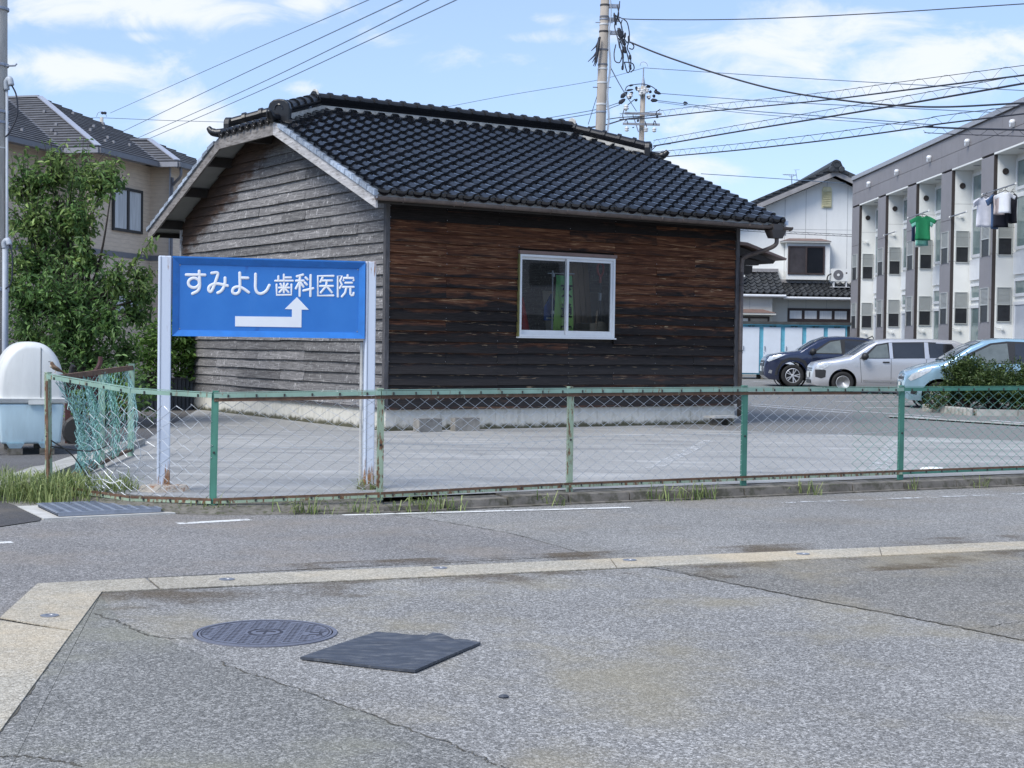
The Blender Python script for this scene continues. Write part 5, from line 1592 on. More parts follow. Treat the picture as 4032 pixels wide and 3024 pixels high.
# grass at the fence corner and weeds on the kerb
M_grass = leaf_mat('grass_blade', (.11, .17, .05), (.31, .36, .14), .3)
def grass(name, spots, n, hmax, label=None, seed=2):
    r2 = random.Random(seed)
    mm = MB()
    for k in range(n):
        (cx, cy, sx, sy, z) = r2.choice(spots)
        x, y = r2.gauss(cx, sx), r2.gauss(cy, sy)
        h = hmax * r2.uniform(.35, 1.0)
        az = r2.uniform(0, 6.28)
        ln = r2.uniform(.2, 1.15)
        d = Vector((math.cos(az), math.sin(az), 0)); s = Vector((-d.y, d.x, 0)) * r2.uniform(.003, .006)
        p0 = Vector((x, y, z)); p1 = p0 + d * h * ln * .35 + Vector((0, 0, h * .6)); p2 = p0 + d * h * ln * 1.1 + Vector((0, 0, h * (1.0 - .55 * ln)))
        o = len(mm.v)
        mm.v += [tuple(p0 - s), tuple(p0 + s), tuple(p1 + s * .8), tuple(p1 - s * .8), tuple(p2)]
        mm.f += [(o, o + 1, o + 2, o + 3), (o + 3, o + 2, o + 4)]
    ob = mm.build(name, M_grass, kind='stuff')
    ob['label'] = label; ob['category'] = 'grass'
    return ob
gs = []
for (x, y, sx) in ((60, 1968, .16), (180, 1975, .16), (300, 1985, .15), (260, 1965, .14), (380, 1975, .13), (110, 1960, .14), (20, 1945, .12), (470, 1975, .08), (200, 1945, .10)):
    p = G(x, y, .0)
    gs.append((p.x, p.y, sx, .12, .0))
grass('grass', gs, 1700, .36, 'clump of long bright grass at the foot of the corner post')
ks = []
for (px, s_, k_) in ((850, .06, 3), (1180, .05, 3), (1250, .08, 4), (1430, .04, 3), (1600, .07, 3), (1690, .07, 4), (1760, .06, 4), (2160, .05, 2), (2610, .06, 5), (2690, .06, 6), (2770, .05, 4), (3190, .05, 3), (3600, .015, 1), (3830, .02, 1), (3880, .02, 1)):
    best = None
    for a, b in zip([(-3.0, 12.05), (-1.75, 11.97)] + kp[1:], [(-1.75, 11.97)] + kp[1:] + [kp[-1]]):
        for q_ in range(41):
            c = lerp(a, b, q_ / 40)
            e = abs(2016 + 6000 * c[0] / c[1] - px)
            if best is None or e < best[0]: best = (e, c)
    c = best[1]
    ks += [(c[0], c[1] - .05, s_ * 1.6, .018, .0)] * k_
grass('kerb_weeds', ks, 330, .23, 'sparse pale weeds growing along the kerb joint', 6)
p = G(1443, 1972, 0)
grass('tall_weed', [(p.x, p.y, .02, .02, 0)], 90, .34, 'single tall green weed at the foot of the sign post', 7)

# ------------------------------------------------------------------ left utility pole
M_cpole = pm('concrete_pole', (.40, .385, .36), .85, var=.14, vs=4, bmp=.25, bs=50, stretch=(4, 4, .8))
M_cpole2 = pm('brown_concrete_pole', (.34, .305, .265), .85, var=.16, vs=3, bmp=.2, bs=40, stretch=(4, 4, .6))
M_cond = pm('grey_conduit', (.38, .42, .47), .5, var=.1)
M_cable = pm('black_cable', (.018, .022, .035), .6)
M_band = pm('white_band', (.62, .63, .63), .5)
lp = thing('utility_pole', 'pale concrete utility pole at the very left edge with grey conduit', 'utility pole', (-6.37, 18.7, .05))
MB().tube([(0, 0, 0), (0, 0, 9)], [.175, .125], 28).build('shaft', M_cpole, lp, smooth=True)
MB().tube([(.175, -.11, 0), (.168, -.105, 2.42)], .030, 10).build('conduit', M_cond, lp, smooth=True)
MB().tube([(.195, -.06, 0), (.165, -.05, 4.35)], .018, 8).build('conduit', M_cond, lp, smooth=True)
MB().tube(crom([(.168, -.105, 2.40), (.165, -.11, 2.47), (.21, -.12, 2.50), (.235, -.13, 2.44)], 5), .034, 10).build('conduit_hood', M_cond, lp, smooth=True)
MB().tube(crom([(.165, -.05, 4.33), (.165, -.06, 4.42), (.21, -.08, 4.46), (.235, -.09, 4.38)], 5), .036, 10).build('conduit_hood', M_cond, lp, smooth=True)
MB().tube(crom([(.235, -.09, 4.39), (.30, -.1, 4.25), (.31, -.1, 4.02), (.22, -.09, 3.82), (.16, -.06, 3.76)], 6), .011, 6).build('cable_loop', M_cable, lp)
MB().tube(crom([(.235, -.13, 2.44), (.27, -.13, 2.3), (.26, -.13, 2.0), (.18, -.12, 1.9)], 6), .010, 6).build('cable_loop', M_cable, lp)
for z in (5.3, 4.62, 4.05, 3.92): 
    MB().lathe([(.165, 0), (.168, .005), (.168, .03), (.165, .035)], 24, T(0, 0, z)).build('band', M_steel, lp)
for z in (5.95, 4.62): MB().tube([(.14, -.05, z), (.27, -.06, z + .005), (.29, -.06, z + .03)], .011, 6).build('step_bolt', M_steel, lp)
MB().lathe([(.164, 0), (.164, .012)], 24, T(0, 0, 3.62)).build('white_mark', M_band, lp)
MB().lathe([(.06, -.05), (.075, -.02), (.075, .02), (.06, .05)], 12, T(.13, -.1, 6.35)).build('insulator', M_band, lp)
MB().lathe([(.182, 0), (.186, .01), (.186, .04), (.182, .05)], 24, T(0, 0, 1.88)).build('band', M_steel, lp)
MB().box(.09, -.17, .0, .16, -.12, .95).build('ground_plate', M_clip, lp)

# ------------------------------------------------------------------ beige house
def beige_wall():
    m, t, b, co = newmat('beige_tile_siding')
    sp = N(t, 'ShaderNodeSeparateXYZ', {0: co})
    n1 = noise(t, mapp(t, co, (1, 1, 7)), 4, 5, .6)
    c = ramp(t, n1, (.3, (.56, .46, .36)), (.7, (.68, .57, .45)))
    fz = mth(t, 'FRACT', mth(t, 'MULTIPLY', sp.outputs[2], 9.0))
    jn = step(t, fz, .10, .04)
    c = mixc(t, mth(t, 'MULTIPLY', jn, .35), c, (.22, .18, .14))
    setb(t, b, Base_Color=c, Roughness=.8)
    bump(t, b, mth(t, 'ADD', n1, mth(t, 'MULTIPLY', jn, -.6)), .3, .01)
    return m
M_bw = beige_wall()
M_slate = pm('grey_slate', (.115, .115, .122), .6, var=.28, vs=2.5, bmp=.2, bs=30, rnd_obj=.25)
M_hipc = pm('pale_hip_flashing', (.42, .44, .50), .4, .3, var=.08)
M_bgut = pm('grey_box_gutter', (.16, .165, .185), .5, .1, var=.1)
M_bgut2 = pm('light_box_gutter', (.27, .28, .31), .5, .1, var=.1)
BH = thing('beige_house', 'two-storey beige house with grey slate hip roof behind the tree', 'house', (-10.37, 38.0, 0), R(-14.8))
EZ, BS = 6.12, .466
def courses(o, e, n_in, L, Rr, tmax, cname='slate_course'):
    "slate courses: o eave origin, e along eave, n_in inward; limits L(t) R(t)"
    o, e, n_in = Vector(o), Vector(e), Vector(n_in)
    ex = .23
    nrm = (Vector((0, 0, 1)) - n_in * BS).normalized()
    k = 0
    dt = ex * math.cos(math.atan(BS))
    while k * dt < tmax:
        t0, t1 = k * dt, min(tmax, (k + 1.12) * dt)
        pts = []
        for t_, lift in ((t0, .045), (t1, .008)):
            for lim in (L, Rr):
                p = o + e * lim(t_) + n_in * t_ + Vector((0, 0, BS * t_)) + nrm * lift
                pts.append(p)
        a, b, c, d = pts
        if (b - a).length > .02:
            dn = nrm * .040
            MB().hexa([a - dn, b - dn, d - dn, c - dn, a, b, d, c]).build(cname, M_slate, BH)
        k += 1
ZE = EZ + .02
courses((0, 0, ZE), (1, 0, 0), (0, 1, 0), lambda t_: -1.07 - t_, lambda t_: -t_, 4.4)
courses((-1.07, 0, ZE), (0, -1, 0), (-1, 0, 0), lambda t_: -t_, lambda t_: 9.0, 4.0)
courses((0, 0, ZE), (0, 1, 0), (-1, 0, 0), lambda t_: t_, lambda t_: 8.8 - t_, 4.4)
courses((0, 3.07, ZE), (1, 0, 0), (0, 1, 0), lambda t_: -t_, lambda t_: .585 - t_, 1.75)
courses((.585, 3.07, ZE), (0, 1, 0), (-1, 0, 0), lambda t_: t_, lambda t_: 3.6 - t_, 1.8)
m = MB()   # roof body under the slates
m.add([(0, 0, EZ - .02), (0, 8.8, EZ - .02), (-4.4, 4.4, EZ - .02 + 4.4 * BS), (-9, 4.4, EZ - .02 + 4.4 * BS), (-9, 0, EZ - .02)], [(0, 1, 2), (0, 2, 3, 4)])
m.add([(-1.07, .0, EZ - .02), (-1.07, -9, EZ - .02), (-5.07, -9, EZ + 4 * BS - .02), (-5.07, 4, EZ + 4 * BS - .02)], [(1, 0, 3, 2)])
m.build('roof_deck', M_slate, BH)
def hipcap(a, b, w_=.17):
    a, b = Vector(a) + Vector((0, 0, .045)), Vector(b) + Vector((0, 0, .045))
    MB().bar(a, b, w_, .03).build('hip_cap', M_hipc, BH)
hipcap((0, 0, ZE), (-4.4, 4.4, ZE + 4.4 * BS))
hipcap((.585, 3.07, ZE), (.585 - 1.78, 4.85, ZE + 1.78 * BS))
MB().bar((-4.4, 4.4, ZE + 4.4 * BS + .04), (-9, 4.4, ZE + 4.4 * BS + .04), .18, .05).build('ridge_cap', M_bgut2, BH)
MB().bar((-1.2, 4.85, ZE + 1.78 * BS + .04), (-1.75, 4.85, ZE + 1.78 * BS + .04), .16, .05).build('ridge_cap', M_bgut, BH)
MB().bar((-1.07, 0, ZE + .02), (-5.4, 4.33, ZE + 4.33 * BS + .02), .14, .03).build('valley', M_bgut, BH)
MB().bar((0, 3.07, ZE + .02), (-1.7, 4.77, ZE + 1.7 * BS + .02), .12, .03).build('valley', M_bgut, BH)
for (a, b, mt) in (((-1.0, -9), (-1.0, -.07), M_bgut), ((-1.07, -.07), (.07, -.07), M_bgut2), ((.07, -.07), (.07, 3.0), M_bgut), ((0, 3.0), (.655, 3.0), M_bgut2), ((.655, 3.0), (.655, 6.7), M_bgut)):
    MB().bar((*a, EZ - .06), (*b, EZ - .06), .11, .13).build('box_gutter', mt, BH)
wl = [((-9, -8.5), (-1.5, .5)), ((-9, .45), (-.42, 8.4)), ((-3, 3.5), (.18, 6.3))]
for (a, b) in wl:
    MB().box(a[0], a[1], 0, b[0], b[1], 3.52).build('wall', M_bw, BH)
    MB().box(a[0] + .012, a[1] + .012, 3.66, b[0] - .012, b[1] - .012, EZ - .05).build('wall', M_bw, BH)
    MB().box(a[0], a[1] - .02, 3.521, b[0] + .02, b[1], 3.659).build('belt_course', M_bgut, BH)
    MB().box(a[0] - .0, a[1] - .42, EZ - .05, b[0] + .42, b[1] + .1, EZ - .025).build('soffit', M_bgut2, BH)
M_curt = pm('pale_curtain', (.72, .74, .75), .85, var=.12, vs=6, stretch=(9, 9, .5))
M_cpane = pm('curtained_pane', (.52, .55, .57), .12, spec=.7, var=.25, vs=2, stretch=(3, 3, .4))
def bwin(x, y0, y1, z0, z1, par=BH):
    f = MB()
    f.box(x, y0, z0, x + .05, y0 + .07, z1).box(x, y1 - .07, z0, x + .05, y1, z1).box(x, y0 + .07, z0, x + .05, y1 - .07, z0 + .07).box(x, y0 + .07, z1 - .07, x + .05, y1 - .07, z1).box(x, (y0 + y1) / 2 - .05, z0 + .07, x + .055, (y0 + y1) / 2 + .05, z1 - .07)
    o = f.build('window', M_clip, par)
    MB().box(x - .02, y0 + .05, z0 + .05, x + .004, y1 - .05, z1 - .05).build('curtain', M_curt, o)
    MB().box(x + .016, y0 + .07, z0 + .07, x + .022, y1 - .07, z1 - .07).build('pane', M_cpane, o)
bwin(-.42, 1.45, 3.0, 4.20, 5.36)
bwin(-.42, 1.45, 3.0, 2.05, 2.62)
MB().tube(crom([(.62, 3.2, EZ - .12), (.62, 3.2, EZ - .35), (.3, 3.42, EZ - .55), (.24, 3.45, EZ - .8), (.24, 3.45, .2)], 6), .04, 8).build('downspout', M_bgut, BH)
MB().box(.17, 3.42, .1, .21, 3.46, EZ - .1).build('corner_trim', M_hipc, BH)
for (x, y, fc) in ((-2.2, 1.7, 0), (-1.75, .95, 0), (-2.05, 1.25, 0), (-3.3, 2.9, 0), (-1.2, 2.6, 1), (-1.0, 3.4, 1), (-2.2, 3.6, 1), (-2.3, 4.3, 1), (-.7, 1.6, 1), (-.8, 2.2, 1), (-3.2, 4.2, 1), (-2.9, 5.3, 1), (-1.6, 2.4, 1), (-1.7, 5.0, 1), (-2.3, -1.2, 2), (-2.5, -.4, 2), (-1.7, -1.2, 2), (-1.8, -.5, 2), (-3.2, .8, 2)):
    z = ZE + BS * ({0: y, 1: -x, 2: -x - 1.07}[fc]) + .05
    MB().hexa([(x - .04, y - .05, z - .03), (x + .04, y - .05, z - .03), (x + .04, y + .02, z), (x - .04, y + .02, z), (x - .035, y - .04, z + .04), (x + .035, y - .04, z + .04), (x + .035, y, z + .05), (x - .035, y, z + .05)]).build('snow_guard', M_bgut, BH)
# ------------------------------------------------------------------ utility poles behind the house
def slant_pole(name, label, top, bot, rt_, rb, mat):
    "pole through two points of its axis, carried down to the ground"
    d = (top - bot)
    k = (bot.z - zlot(bot.y)) / d.z
    base = bot - d * k
    o = thing(name, label, 'utility pole', (base.x, base.y, base.z))
    up = d.normalized()
    return o, base, up
t1, b1 = A(2382, 0, 42), A(2364, 520, 42)
p1, p1b, p1u = slant_pole('utility_pole', 'stout brown concrete utility pole rising behind the tiled roof', t1, b1, .12, .15, M_cpole2)
H1 = 12.8
MB().tube([(0, 0, 0), tuple(p1u * H1)], [.185, .105], 24).build('shaft', M_cpole2, p1, smooth=True)
def on1(z, dx=0, dy=0):
    q = p1u * (z - p1b.z); return Vector((q.x + dx, q.y + dy, q.z))
rad1 = lambda z: .185 - .08 * z / H1
def zpx(y, Y, x=2370): return A(x, y, Y).z
for (yy, mt) in ((70, M_bgut), (100, M_band), (128, M_gut_d), (258, M_bgut), (275, M_band), (330, M_band), (415, M_band), (445, M_steel), (24, M_gut_d), (80, M_steel), (200, M_bgut)):
    z = zpx(yy, 42); q = on1(z); r_ = rad1(z) + .006
    MB().lathe([(r_, 0), (r_ + .006, .006), (r_ + .006, .045), (r_, .05)], 24, T(q.x, q.y, q.z)).build('band', mt, p1)
for yy in (345, 345, 90):
    z = zpx(yy, 42); q = on1(z)
    MB().tube([(q.x - rad1(z) - .12, q.y - .05, q.z), (q.x + rad1(z) + .12, q.y - .05, q.z)], .012, 6).build('step_bolt', M_steel, p1)
for (yy, L) in ((25, .30), (78, .30), (130, .42)):
    z = zpx(yy, 42); q = on1(z)
    MB().box(q.x + rad1(z), q.y - .05, q.z - .04, q.x + rad1(z) + L, q.y + .05, q.z + .06).build('bracket_arm', M_steel, p1)
m = MB()   # cables clipped down the side of the pole
for (dx, y0_, y1_) in ((.03, -60, 560), (.06, 120, 540)):
    pts = [on1(zpx(y, 42), rad1(zpx(y, 42)) + dx + .03 * math.sin(y * .03), -.08) for y in range(y0_, y1_, 25)]
    m.tube(pts, .014, 5)
m.build('riser_cable', M_cond, p1)
# tangle of splices and drop cables hanging at the pole
m = MB()
def at1(px, py, Y=41.8): return A(px, py, Y) - p1b
r3 = random.Random(4)
loops = [[(2430, 20), (2436, 60), (2420, 100), (2432, 150), (2440, 190)], [(2425, 60), (2445, 95), (2450, 130), (2440, 170), (2452, 230), (2450, 270)],
         [(2455, 75), (2470, 90), (2478, 130), (2476, 165), (2470, 190), (2482, 220), (2484, 262)], [(2450, 78), (2446, 100), (2458, 150), (2470, 170)],
         [(2432, 110), (2448, 150), (2466, 200), (2480, 270), (2470, 285), (2460, 250), (2462, 245), (2490, 250), (2497, 270), (2484, 284)],
         [(2425, 175), (2418, 210), (2422, 240), (2440, 246), (2450, 220)], [(2436, 150), (2452, 190), (2454, 268)], [(2440, 5), (2436, 40), (2428, 80)], [(2470, 165), (2484, 168), (2496, 182), (2490, 194), (2478, 190)]]
for lp_ in loops:
    m.tube(crom([at1(x, y, 41.8 + r3.uniform(-.2, .2)) for x, y in lp_], 6), .016, 5)
for (x0, y0_, x1, y1_, r_) in ((2418, 50, 2426, 100, .035), (2436, 110, 2446, 145, .06), (2438, 130, 2452, 150, .07), (2448, 150, 2462, 180, .05), (2450, 195, 2453, 235, .035), (2452, 258, 2451, 276, .035), (2480, 215, 2482, 235, .04), (2479, 255, 2484, 275, .035), (2458, 180, 2462, 210, .05), (2475, 140, 2477, 165, .03), (2462, 128, 2460, 150, .03)):
    a, b = at1(x0, y0_), at1(x1, y1_)
    m.tube([a, a.lerp(b, .2), a.lerp(b, .8), b], [r_ * .4, r_, r_, r_ * .4], 7)
m.build('drop_cables', M_cable, p1)
m = MB()
for (x0, y0_, x1, y1_) in ((2362, 145, 2340, 245), (2358, 150, 2350, 230), (2356, 165, 2328, 200), (2352, 200, 2315, 243), (2352, 210, 2336, 260), (2350, 220, 2342, 262), (2350, 200, 2332, 246)):
    m.tube([at1(x0, y0_), at1((x0 + x1) / 2 + 4, (y0_ + y1_) / 2), at1(x1, y1_)], [.03, .022, .01], 5)
m.tube([at1(2360, 148), at1(2354, 190), at1(2350, 230)], [.03, .055, .03], 7)
m.build('splice_bundle', M_cable, p1)

t2, b2 = A(2533, 330, 72), A(2526, 540, 72)
p2, p2b, p2u = slant_pole('utility_pole', 'thinner utility pole with cross-arms and insulators behind the ridge end', t2, b2, .1, .12, M_cpole2)
def at2(px, py, Y=72): return A(px, py, Y) - p2b
ztop2 = A(2533, 340, 72).z - p2b.z
MB().tube([(0, 0, 0), tuple(p2u * ztop2 / p2u.z)], [.18, .115], 20).build('shaft', M_cpole2, p2, smooth=True)
MB().tube([at2(2533, 342), at2(2533, 300), at2(2534, 266)], [.115, .03, .03], 10).build('top_spike', M_steel, p2)
MB().tube(crom([at2(2520, 260), at2(2524, 247), at2(2535, 244), at2(2546, 250), at2(2551, 262)], 5), .012, 5).build('arrester', M_steel, p2)
for (xa, ya, xb, yb, w_) in ((2459, 446, 2605, 449, .10), (2452, 487, 2598, 491, .10)):
    MB().bar(at2(xa, ya, 71.75), at2(xb, yb, 71.75), w_, w_).build('cross_arm', M_bgut2, p2)
MB().bar(at2(2492, 452, 71.7), at2(2514, 520, 71.7), .05, .05).build('arm_brace', M_steel, p2)
def insul(px, py, Y=71.7, s=1.0, flip=False):
    q = at2(px, py, Y)
    M = T(*q) @ (RX(math.pi) if flip else Matrix.Identity(4)) @ Matrix.Scale(s, 4)
    MB().lathe([(.03, -.10), (.05, -.04), (.11, -.02), (.11, .02), (.06, .05), (.10, .08), (.10, .11), (.05, .15), (0, .16)], 12, M).build('insulator', M_band, p2, smooth=True)
insul(2465, 428, s=1.2); insul(2468, 505, flip=True); insul(2544, 507, flip=True); insul(2576, 508, flip=True)
for (x, y) in ((2515, 355), (2528, 362), (2540, 352), (2522, 372), (2536, 368), (2548, 360), (2475, 385), (2484, 378), (2555, 385)): insul(x, y, 71.8, .9)
m = MB()
for (x0, y0_, x1, y1_, r_) in ((2436, 408, 2462, 390, .16), (2444, 385, 2470, 362, .16), (2476, 388, 2484, 380, .13), (2482, 372, 2492, 362, .12), (2550, 388, 2556, 380, .15), (2562, 395, 2590, 396, .14), (2575, 360, 2602, 370, .13), (2574, 372, 2576, 385, .12), (2582, 350, 2584, 365, .10), (2505, 340, 2508, 358, .10), (2556, 360, 2566, 364, .12), (2544, 340, 2562, 343, .10), (2477, 338, 2495, 334, .08), (2466, 357, 2494, 352, .08), (2585, 465, 2590, 455, .10), (2510, 480, 2514, 470, .09), (2690, 406, 2708, 408, .14), (2500, 398, 2510, 390, .1), (2493, 500, 2494, 504, .09)):
    a, b = at2(x0, y0_, 71.8), at2(x1, y1_, 71.8)
    r_ *= .68
    MB().tube([a, a.lerp(b, .25), a.lerp(b, .75), b], [r_ * .3, r_, r_ * .8, r_ * .25], 7).build('insulator_cover', M_cable, p2)
m = MB()
for pts in ([(2461, 358), (2470, 340), (2500, 333), (2530, 331), (2560, 338), (2580, 350)], [(2466, 420), (2456, 435), (2452, 455), (2455, 470)], [(2500, 390), (2470, 415)], [(2600, 430), (2586, 440), (2582, 452)], [(2460, 480), (2466, 470), (2472, 486)], [(2540, 478), (2546, 500)], [(2572, 492), (2578, 475), (2584, 490)]):
    m.tube(crom([at2(x, y, 71.7) for x, y in pts], 5), .022, 5)
m.build('jumper_wire', M_cable, p2)
# small distant pole above the slate roof
q = A(400, 505, 78)
p3 = thing('utility_pole', 'distant thin pole stub poking above the slate roof', 'utility pole', (q.x, 78, .3))
MB().tube([(0, 0, 0), (0, 0, A(400, 462, 78).z - .3)], [.17, .09], 14).build('shaft', M_cpole, p3, smooth=True)
rel = lambda x, y: A(x, y, 78) - Vector((q.x, 78, .3))
MB().tube(crom([rel(380, 460), rel(386, 445), rel(400, 440), rel(414, 446), rel(420, 460)], 5), .014, 5).build('arrester', M_steel, p3)
for x in (404, 413): MB().lathe([(.0, -.08), (.09, -.04), (.09, .04), (0, .08)], 10, T(*rel(x, 445))).build('insulator', M_cable, p3)

# ------------------------------------------------------------------ overhead wires
def wire(label, pts, r, mat=M_cable, n=10):
    q = [A(*p) for p in pts]
    if pts[-1][0] > 3980: q.append(q[-1] + (q[-1] - q[-2]) * 2.2)      # on to the next pole, out of frame
    m = MB(); m.tube(crom(q, n), r, 5)
    return tag(m.build('overhead_wire', mat), label, 'wire')
M_thin = pm('weathered_wire', (.13, .19, .27), .5, .2)
wire('highest of the four parallel wires crossing the upper left sky', [(434, 445, 76), (900, 238, 52), (1200, 108, 40), (1459, -4, 33), (1700, -110, 28)], .012, M_thin)
wire('second of the four parallel wires, just under the highest', [(461, 528, 76), (900, 318, 52), (1250, 155, 40), (1590, -4, 32), (1800, -105, 28)], .014, M_thin)
wire('third of the four parallel wires, with a small ring on it', [(543, 543, 76), (950, 362, 54), (1350, 170, 40), (1695, -4, 32), (1900, -110, 28)], .014, M_thin)
wire('lowest of the four parallel wires crossing the upper left sky', [(575, 551, 76), (1000, 368, 54), (1450, 160, 40), (1821, -12, 32), (2000, -100, 28)], .014, M_thin)
wire('level wire from the distant pole stub to the house ridge', [(325, 467, 79), (400, 464, 78), (650, 474, 82), (900, 481, 86)], .014, M_thin)
wire('thin wire running down left from the thinner pole behind the stout one', [(2533, 268, 72), (2344, 317, 74), (2000, 375, 78), (1758, 421, 82)], .014, M_thin)
wire('upper of two thin wires meeting the stout pole from the left', [(2438, 404, 72), (2343, 432, 73), (2137, 468, 76)], .02, M_thin)
wire('lower of two thin wires meeting the stout pole from the left', [(2440, 412, 72), (2340, 445, 73), (2180, 472, 76)], .02, M_thin)
wire('slack stay cable from the stout pole down to the tile ridge', [(2384, 270, 42.2), (2350, 380, 44), (2316, 490, 46)], .010, M_thin)
wire('slanting stay from the stout pole toward the thinner pole', [(2402, 262, 42.2), (2450, 350, 52), (2506, 438, 70)], .016, M_thin)
wire('topmost wire leaving the stout pole to the right', [(2432, 66, 41.8), (2500, 76, 41.5), (2900, 76, 39), (3400, 55, 37), (4080, 12, 35)], .013)
wire('heavy black cable drooping from the stout pole across the right sky', [(2481, 166, 41.7), (2621, 222, 41), (2843, 296, 40), (3064, 355, 39), (3286, 391, 38), (3507, 414, 37), (3728, 421, 36), (4080, 403, 34)], .023)
wire('earth wire from the tip of the thinner pole to the right', [(2536, 267, 72), (3000, 298, 68), (3500, 328, 64), (4080, 359, 60)], .018, M_thin)
wire('wire from the thinner pole insulators, upper of the right-hand pair', [(2602, 368, 71.8), (3000, 397, 66), (3500, 423, 60), (3990, 446, 55)], .018, M_thin)
wire('wire from the thinner pole insulators, lower of the right-hand pair', [(2590, 396, 71.8), (2900, 432, 66), (3300, 462, 60), (3680, 492, 55)], .02, M_thin)
wire('faint wire parallel to the lower insulator wire', [(2592, 402, 71.8), (2900, 442, 66), (3300, 474, 60), (3620, 494, 55)], .014, M_thin)
wire('low thin wire between the black roof and the white house', [(2760, 684, 60), (3100, 706, 61), (3330, 722, 61.5)], .014, M_thin)
wire('lead wires joining the thinner pole low on its left', [(2526, 462, 71.6), (2460, 470, 68), (2390, 490, 60), (2310, 505, 50)], .03)
wire('thin lead wire at the thinner pole cross-arm', [(2600, 452, 71.6), (2526, 458, 71.6), (2450, 462, 70), (2390, 470, 66)], .022)
wire('wire dipping behind the ridge end tile', [(2640, 566, 60), (2590, 572, 62), (2565, 592, 64)], .02)

def spiral(label, pts, gap, rc, loop_m, n=26):
    q = [A(*p) for p in pts]
    if pts[-1][0] > 3980: q.append(q[-1] + (q[-1] - q[-2]) * 2.0)
    base = crom(q, n)
    o = thing('spiral_cable', label, 'cable', (0, 0, 0))
    MB().tube([p + Vector((0, 0, gap)) for p in base], .010, 5).build('messenger', M_cable, o)
    MB().tube(base, rc * .78, 6).build('cable', M_cable, o)
    # hanger helix
    L = 0; pts2 = []
    for a, b in zip(base, base[1:]):
        d = (b - a).length
        k = max(3, int(d / loop_m * 18))
        for j in range(k):
            ph = (L + d * j / k) / loop_m * 2 * math.pi
            p = a.lerp(b, j / k)
            pts2.append(p + Vector((0, .10 * math.cos(ph), gap * .5 + gap * .58 * math.sin(ph))))
        L += d
    MB().tube(pts2, .0045, 4).build('hanger_spiral', M_cable, o)
spiral('highest of three spiral-hung cables rising to the right', [(2440, 470, 70), (2540, 466, 68), (2806, 437, 61), (3212, 398, 52), (3507, 362, 46), (4080, 290, 40)], .26, .030, 1.25)
spiral('middle of three spiral-hung cables rising to the right', [(2573, 575, 60), (2917, 516, 53), (3286, 456, 47), (3655, 394, 42), (4080, 320, 38)], .22, .034, 1.1)
spiral('lowest spiral-hung cable starting at the black roof corner', [(2560, 620, 56), (2640, 615, 54), (2917, 590, 48), (3286, 548, 43), (3640, 499, 39), (3700, 488, 38.6), (4080, 442, 36)], .20, .026, 1.0)
spiral('level spiral-hung cable branching off in front of the grey apartment', [(3640, 499, 39), (3770, 505, 38), (4080, 513, 36)], -.15, .03, .8)
spiral('wavy hanger line strung across the white house wall', [(2900, 900, 58), (3100, 912, 59), (3390, 926, 60)], -.07, .012, .55)

# ------------------------------------------------------------------ white house
M_ww = pm('white_stucco', (.78, .79, .77), .85, var=.05, vs=1.2, bmp=.15, bs=40, c2=(.50, .51, .50), thr=(.6, .82), stretch=(2, 2, .5))
M_ww2 = pm('cream_stucco', (.66, .655, .61), .85, var=.05, vs=1.5)
M_joint = pm('panel_joint', (.48, .49, .48), .9)
M_kt = tile_mat('dark_grey_tile', (.030, .033, .037), .45)
M_yv = pm('yellowed_louvre', (.66, .62, .40), .6, var=.12, vs=8, c2=(.55, .38, .14), thr=(.58, .75))
M_bfr2 = pm('brown_sash', (.055, .038, .035), .5)
M_verge = pm('grey_verge_board', (.30, .29, .29), .7, var=.15, vs=4)
WY = 62.0
WH = thing('white_house', 'two-storey white stucco house with black tiled lower roofs beyond the lockers', 'house', (12.9, WY, .33))
def wp(x, y, Y=WY): return A(x, y, Y) - Vector((12.9, WY, .33))
ap = wp(3268, 700)           # gable apex (under the verge)
hw = 4.3
ez = ap.z - hw * .44
MB().prism([(-hw, 0), (hw, 0), (hw, ez), (0, ap.z), (-hw, ez)], (0, 0, 0), (1, 0, 0), (0, 0, 1), (0, 8, 0)).build('wall', M_ww, WH)
for s in (-1, 1):
    a, b = Vector((0, -.5, ap.z + .16)), Vector((s * (hw + .6), -.5, ap.z + .16 - (hw + .6) * .44))
    MB().hexa([a, a + Vector((0, 9, 0)), b + Vector((0, 9, 0)), b, a + Vector((0, 0, .22)), a + Vector((0, 9, .22)), b + Vector((0, 9, .22)), b + Vector((0, 0, .22))]).build('roof', M_kt, WH)
    MB().hexa([a + Vector((0, -.05, -.14)), a + Vector((0, .0, -.14)), b + Vector((0, .0, -.14)), b + Vector((0, -.05, -.14)), a + Vector((0, -.05, .06)), a + Vector((0, 0, .06)), b + Vector((0, 0, .06)), b + Vector((0, -.05, .06))]).build('verge_board', M_verge, WH)
    for k in range(17):
        u = (k + .3) / 17
        p = a.lerp(b, u) + Vector((0, -.06, .22))
        MB().hexa([p + Vector((-.16, 0, -.08 + .07 * -1 * s * .5)), p + Vector((.16, 0, -.08 - .07 * s)), p + Vector((.16, .25, -.08 - .07 * s)), p + Vector((-.16, .25, -.08)), p + Vector((-.14, 0, .05 + .05 * s)), p + Vector((.14, 0, .05 - .07 * s)), p + Vector((.14, .25, .05 - .07 * s)), p + Vector((-.14, .25, .05 + .05 * s))]).build('verge_tile', M_kt, WH)
MB().tube([(0, -.55, ap.z + .5), (0, 8, ap.z + .5)], .17, 12).build('ridge_tile', M_kt, WH)
o = MB().prism([(-.27, 0), (.27, 0), (.24, .24), (.15, .42), (0, .48), (-.15, .42), (-.24, .24)], (0, -.68, ap.z + .18), (1, 0, 0), (0, 0, 1), (0, .14, 0)).build('ridge_ornament', M_kt, WH)
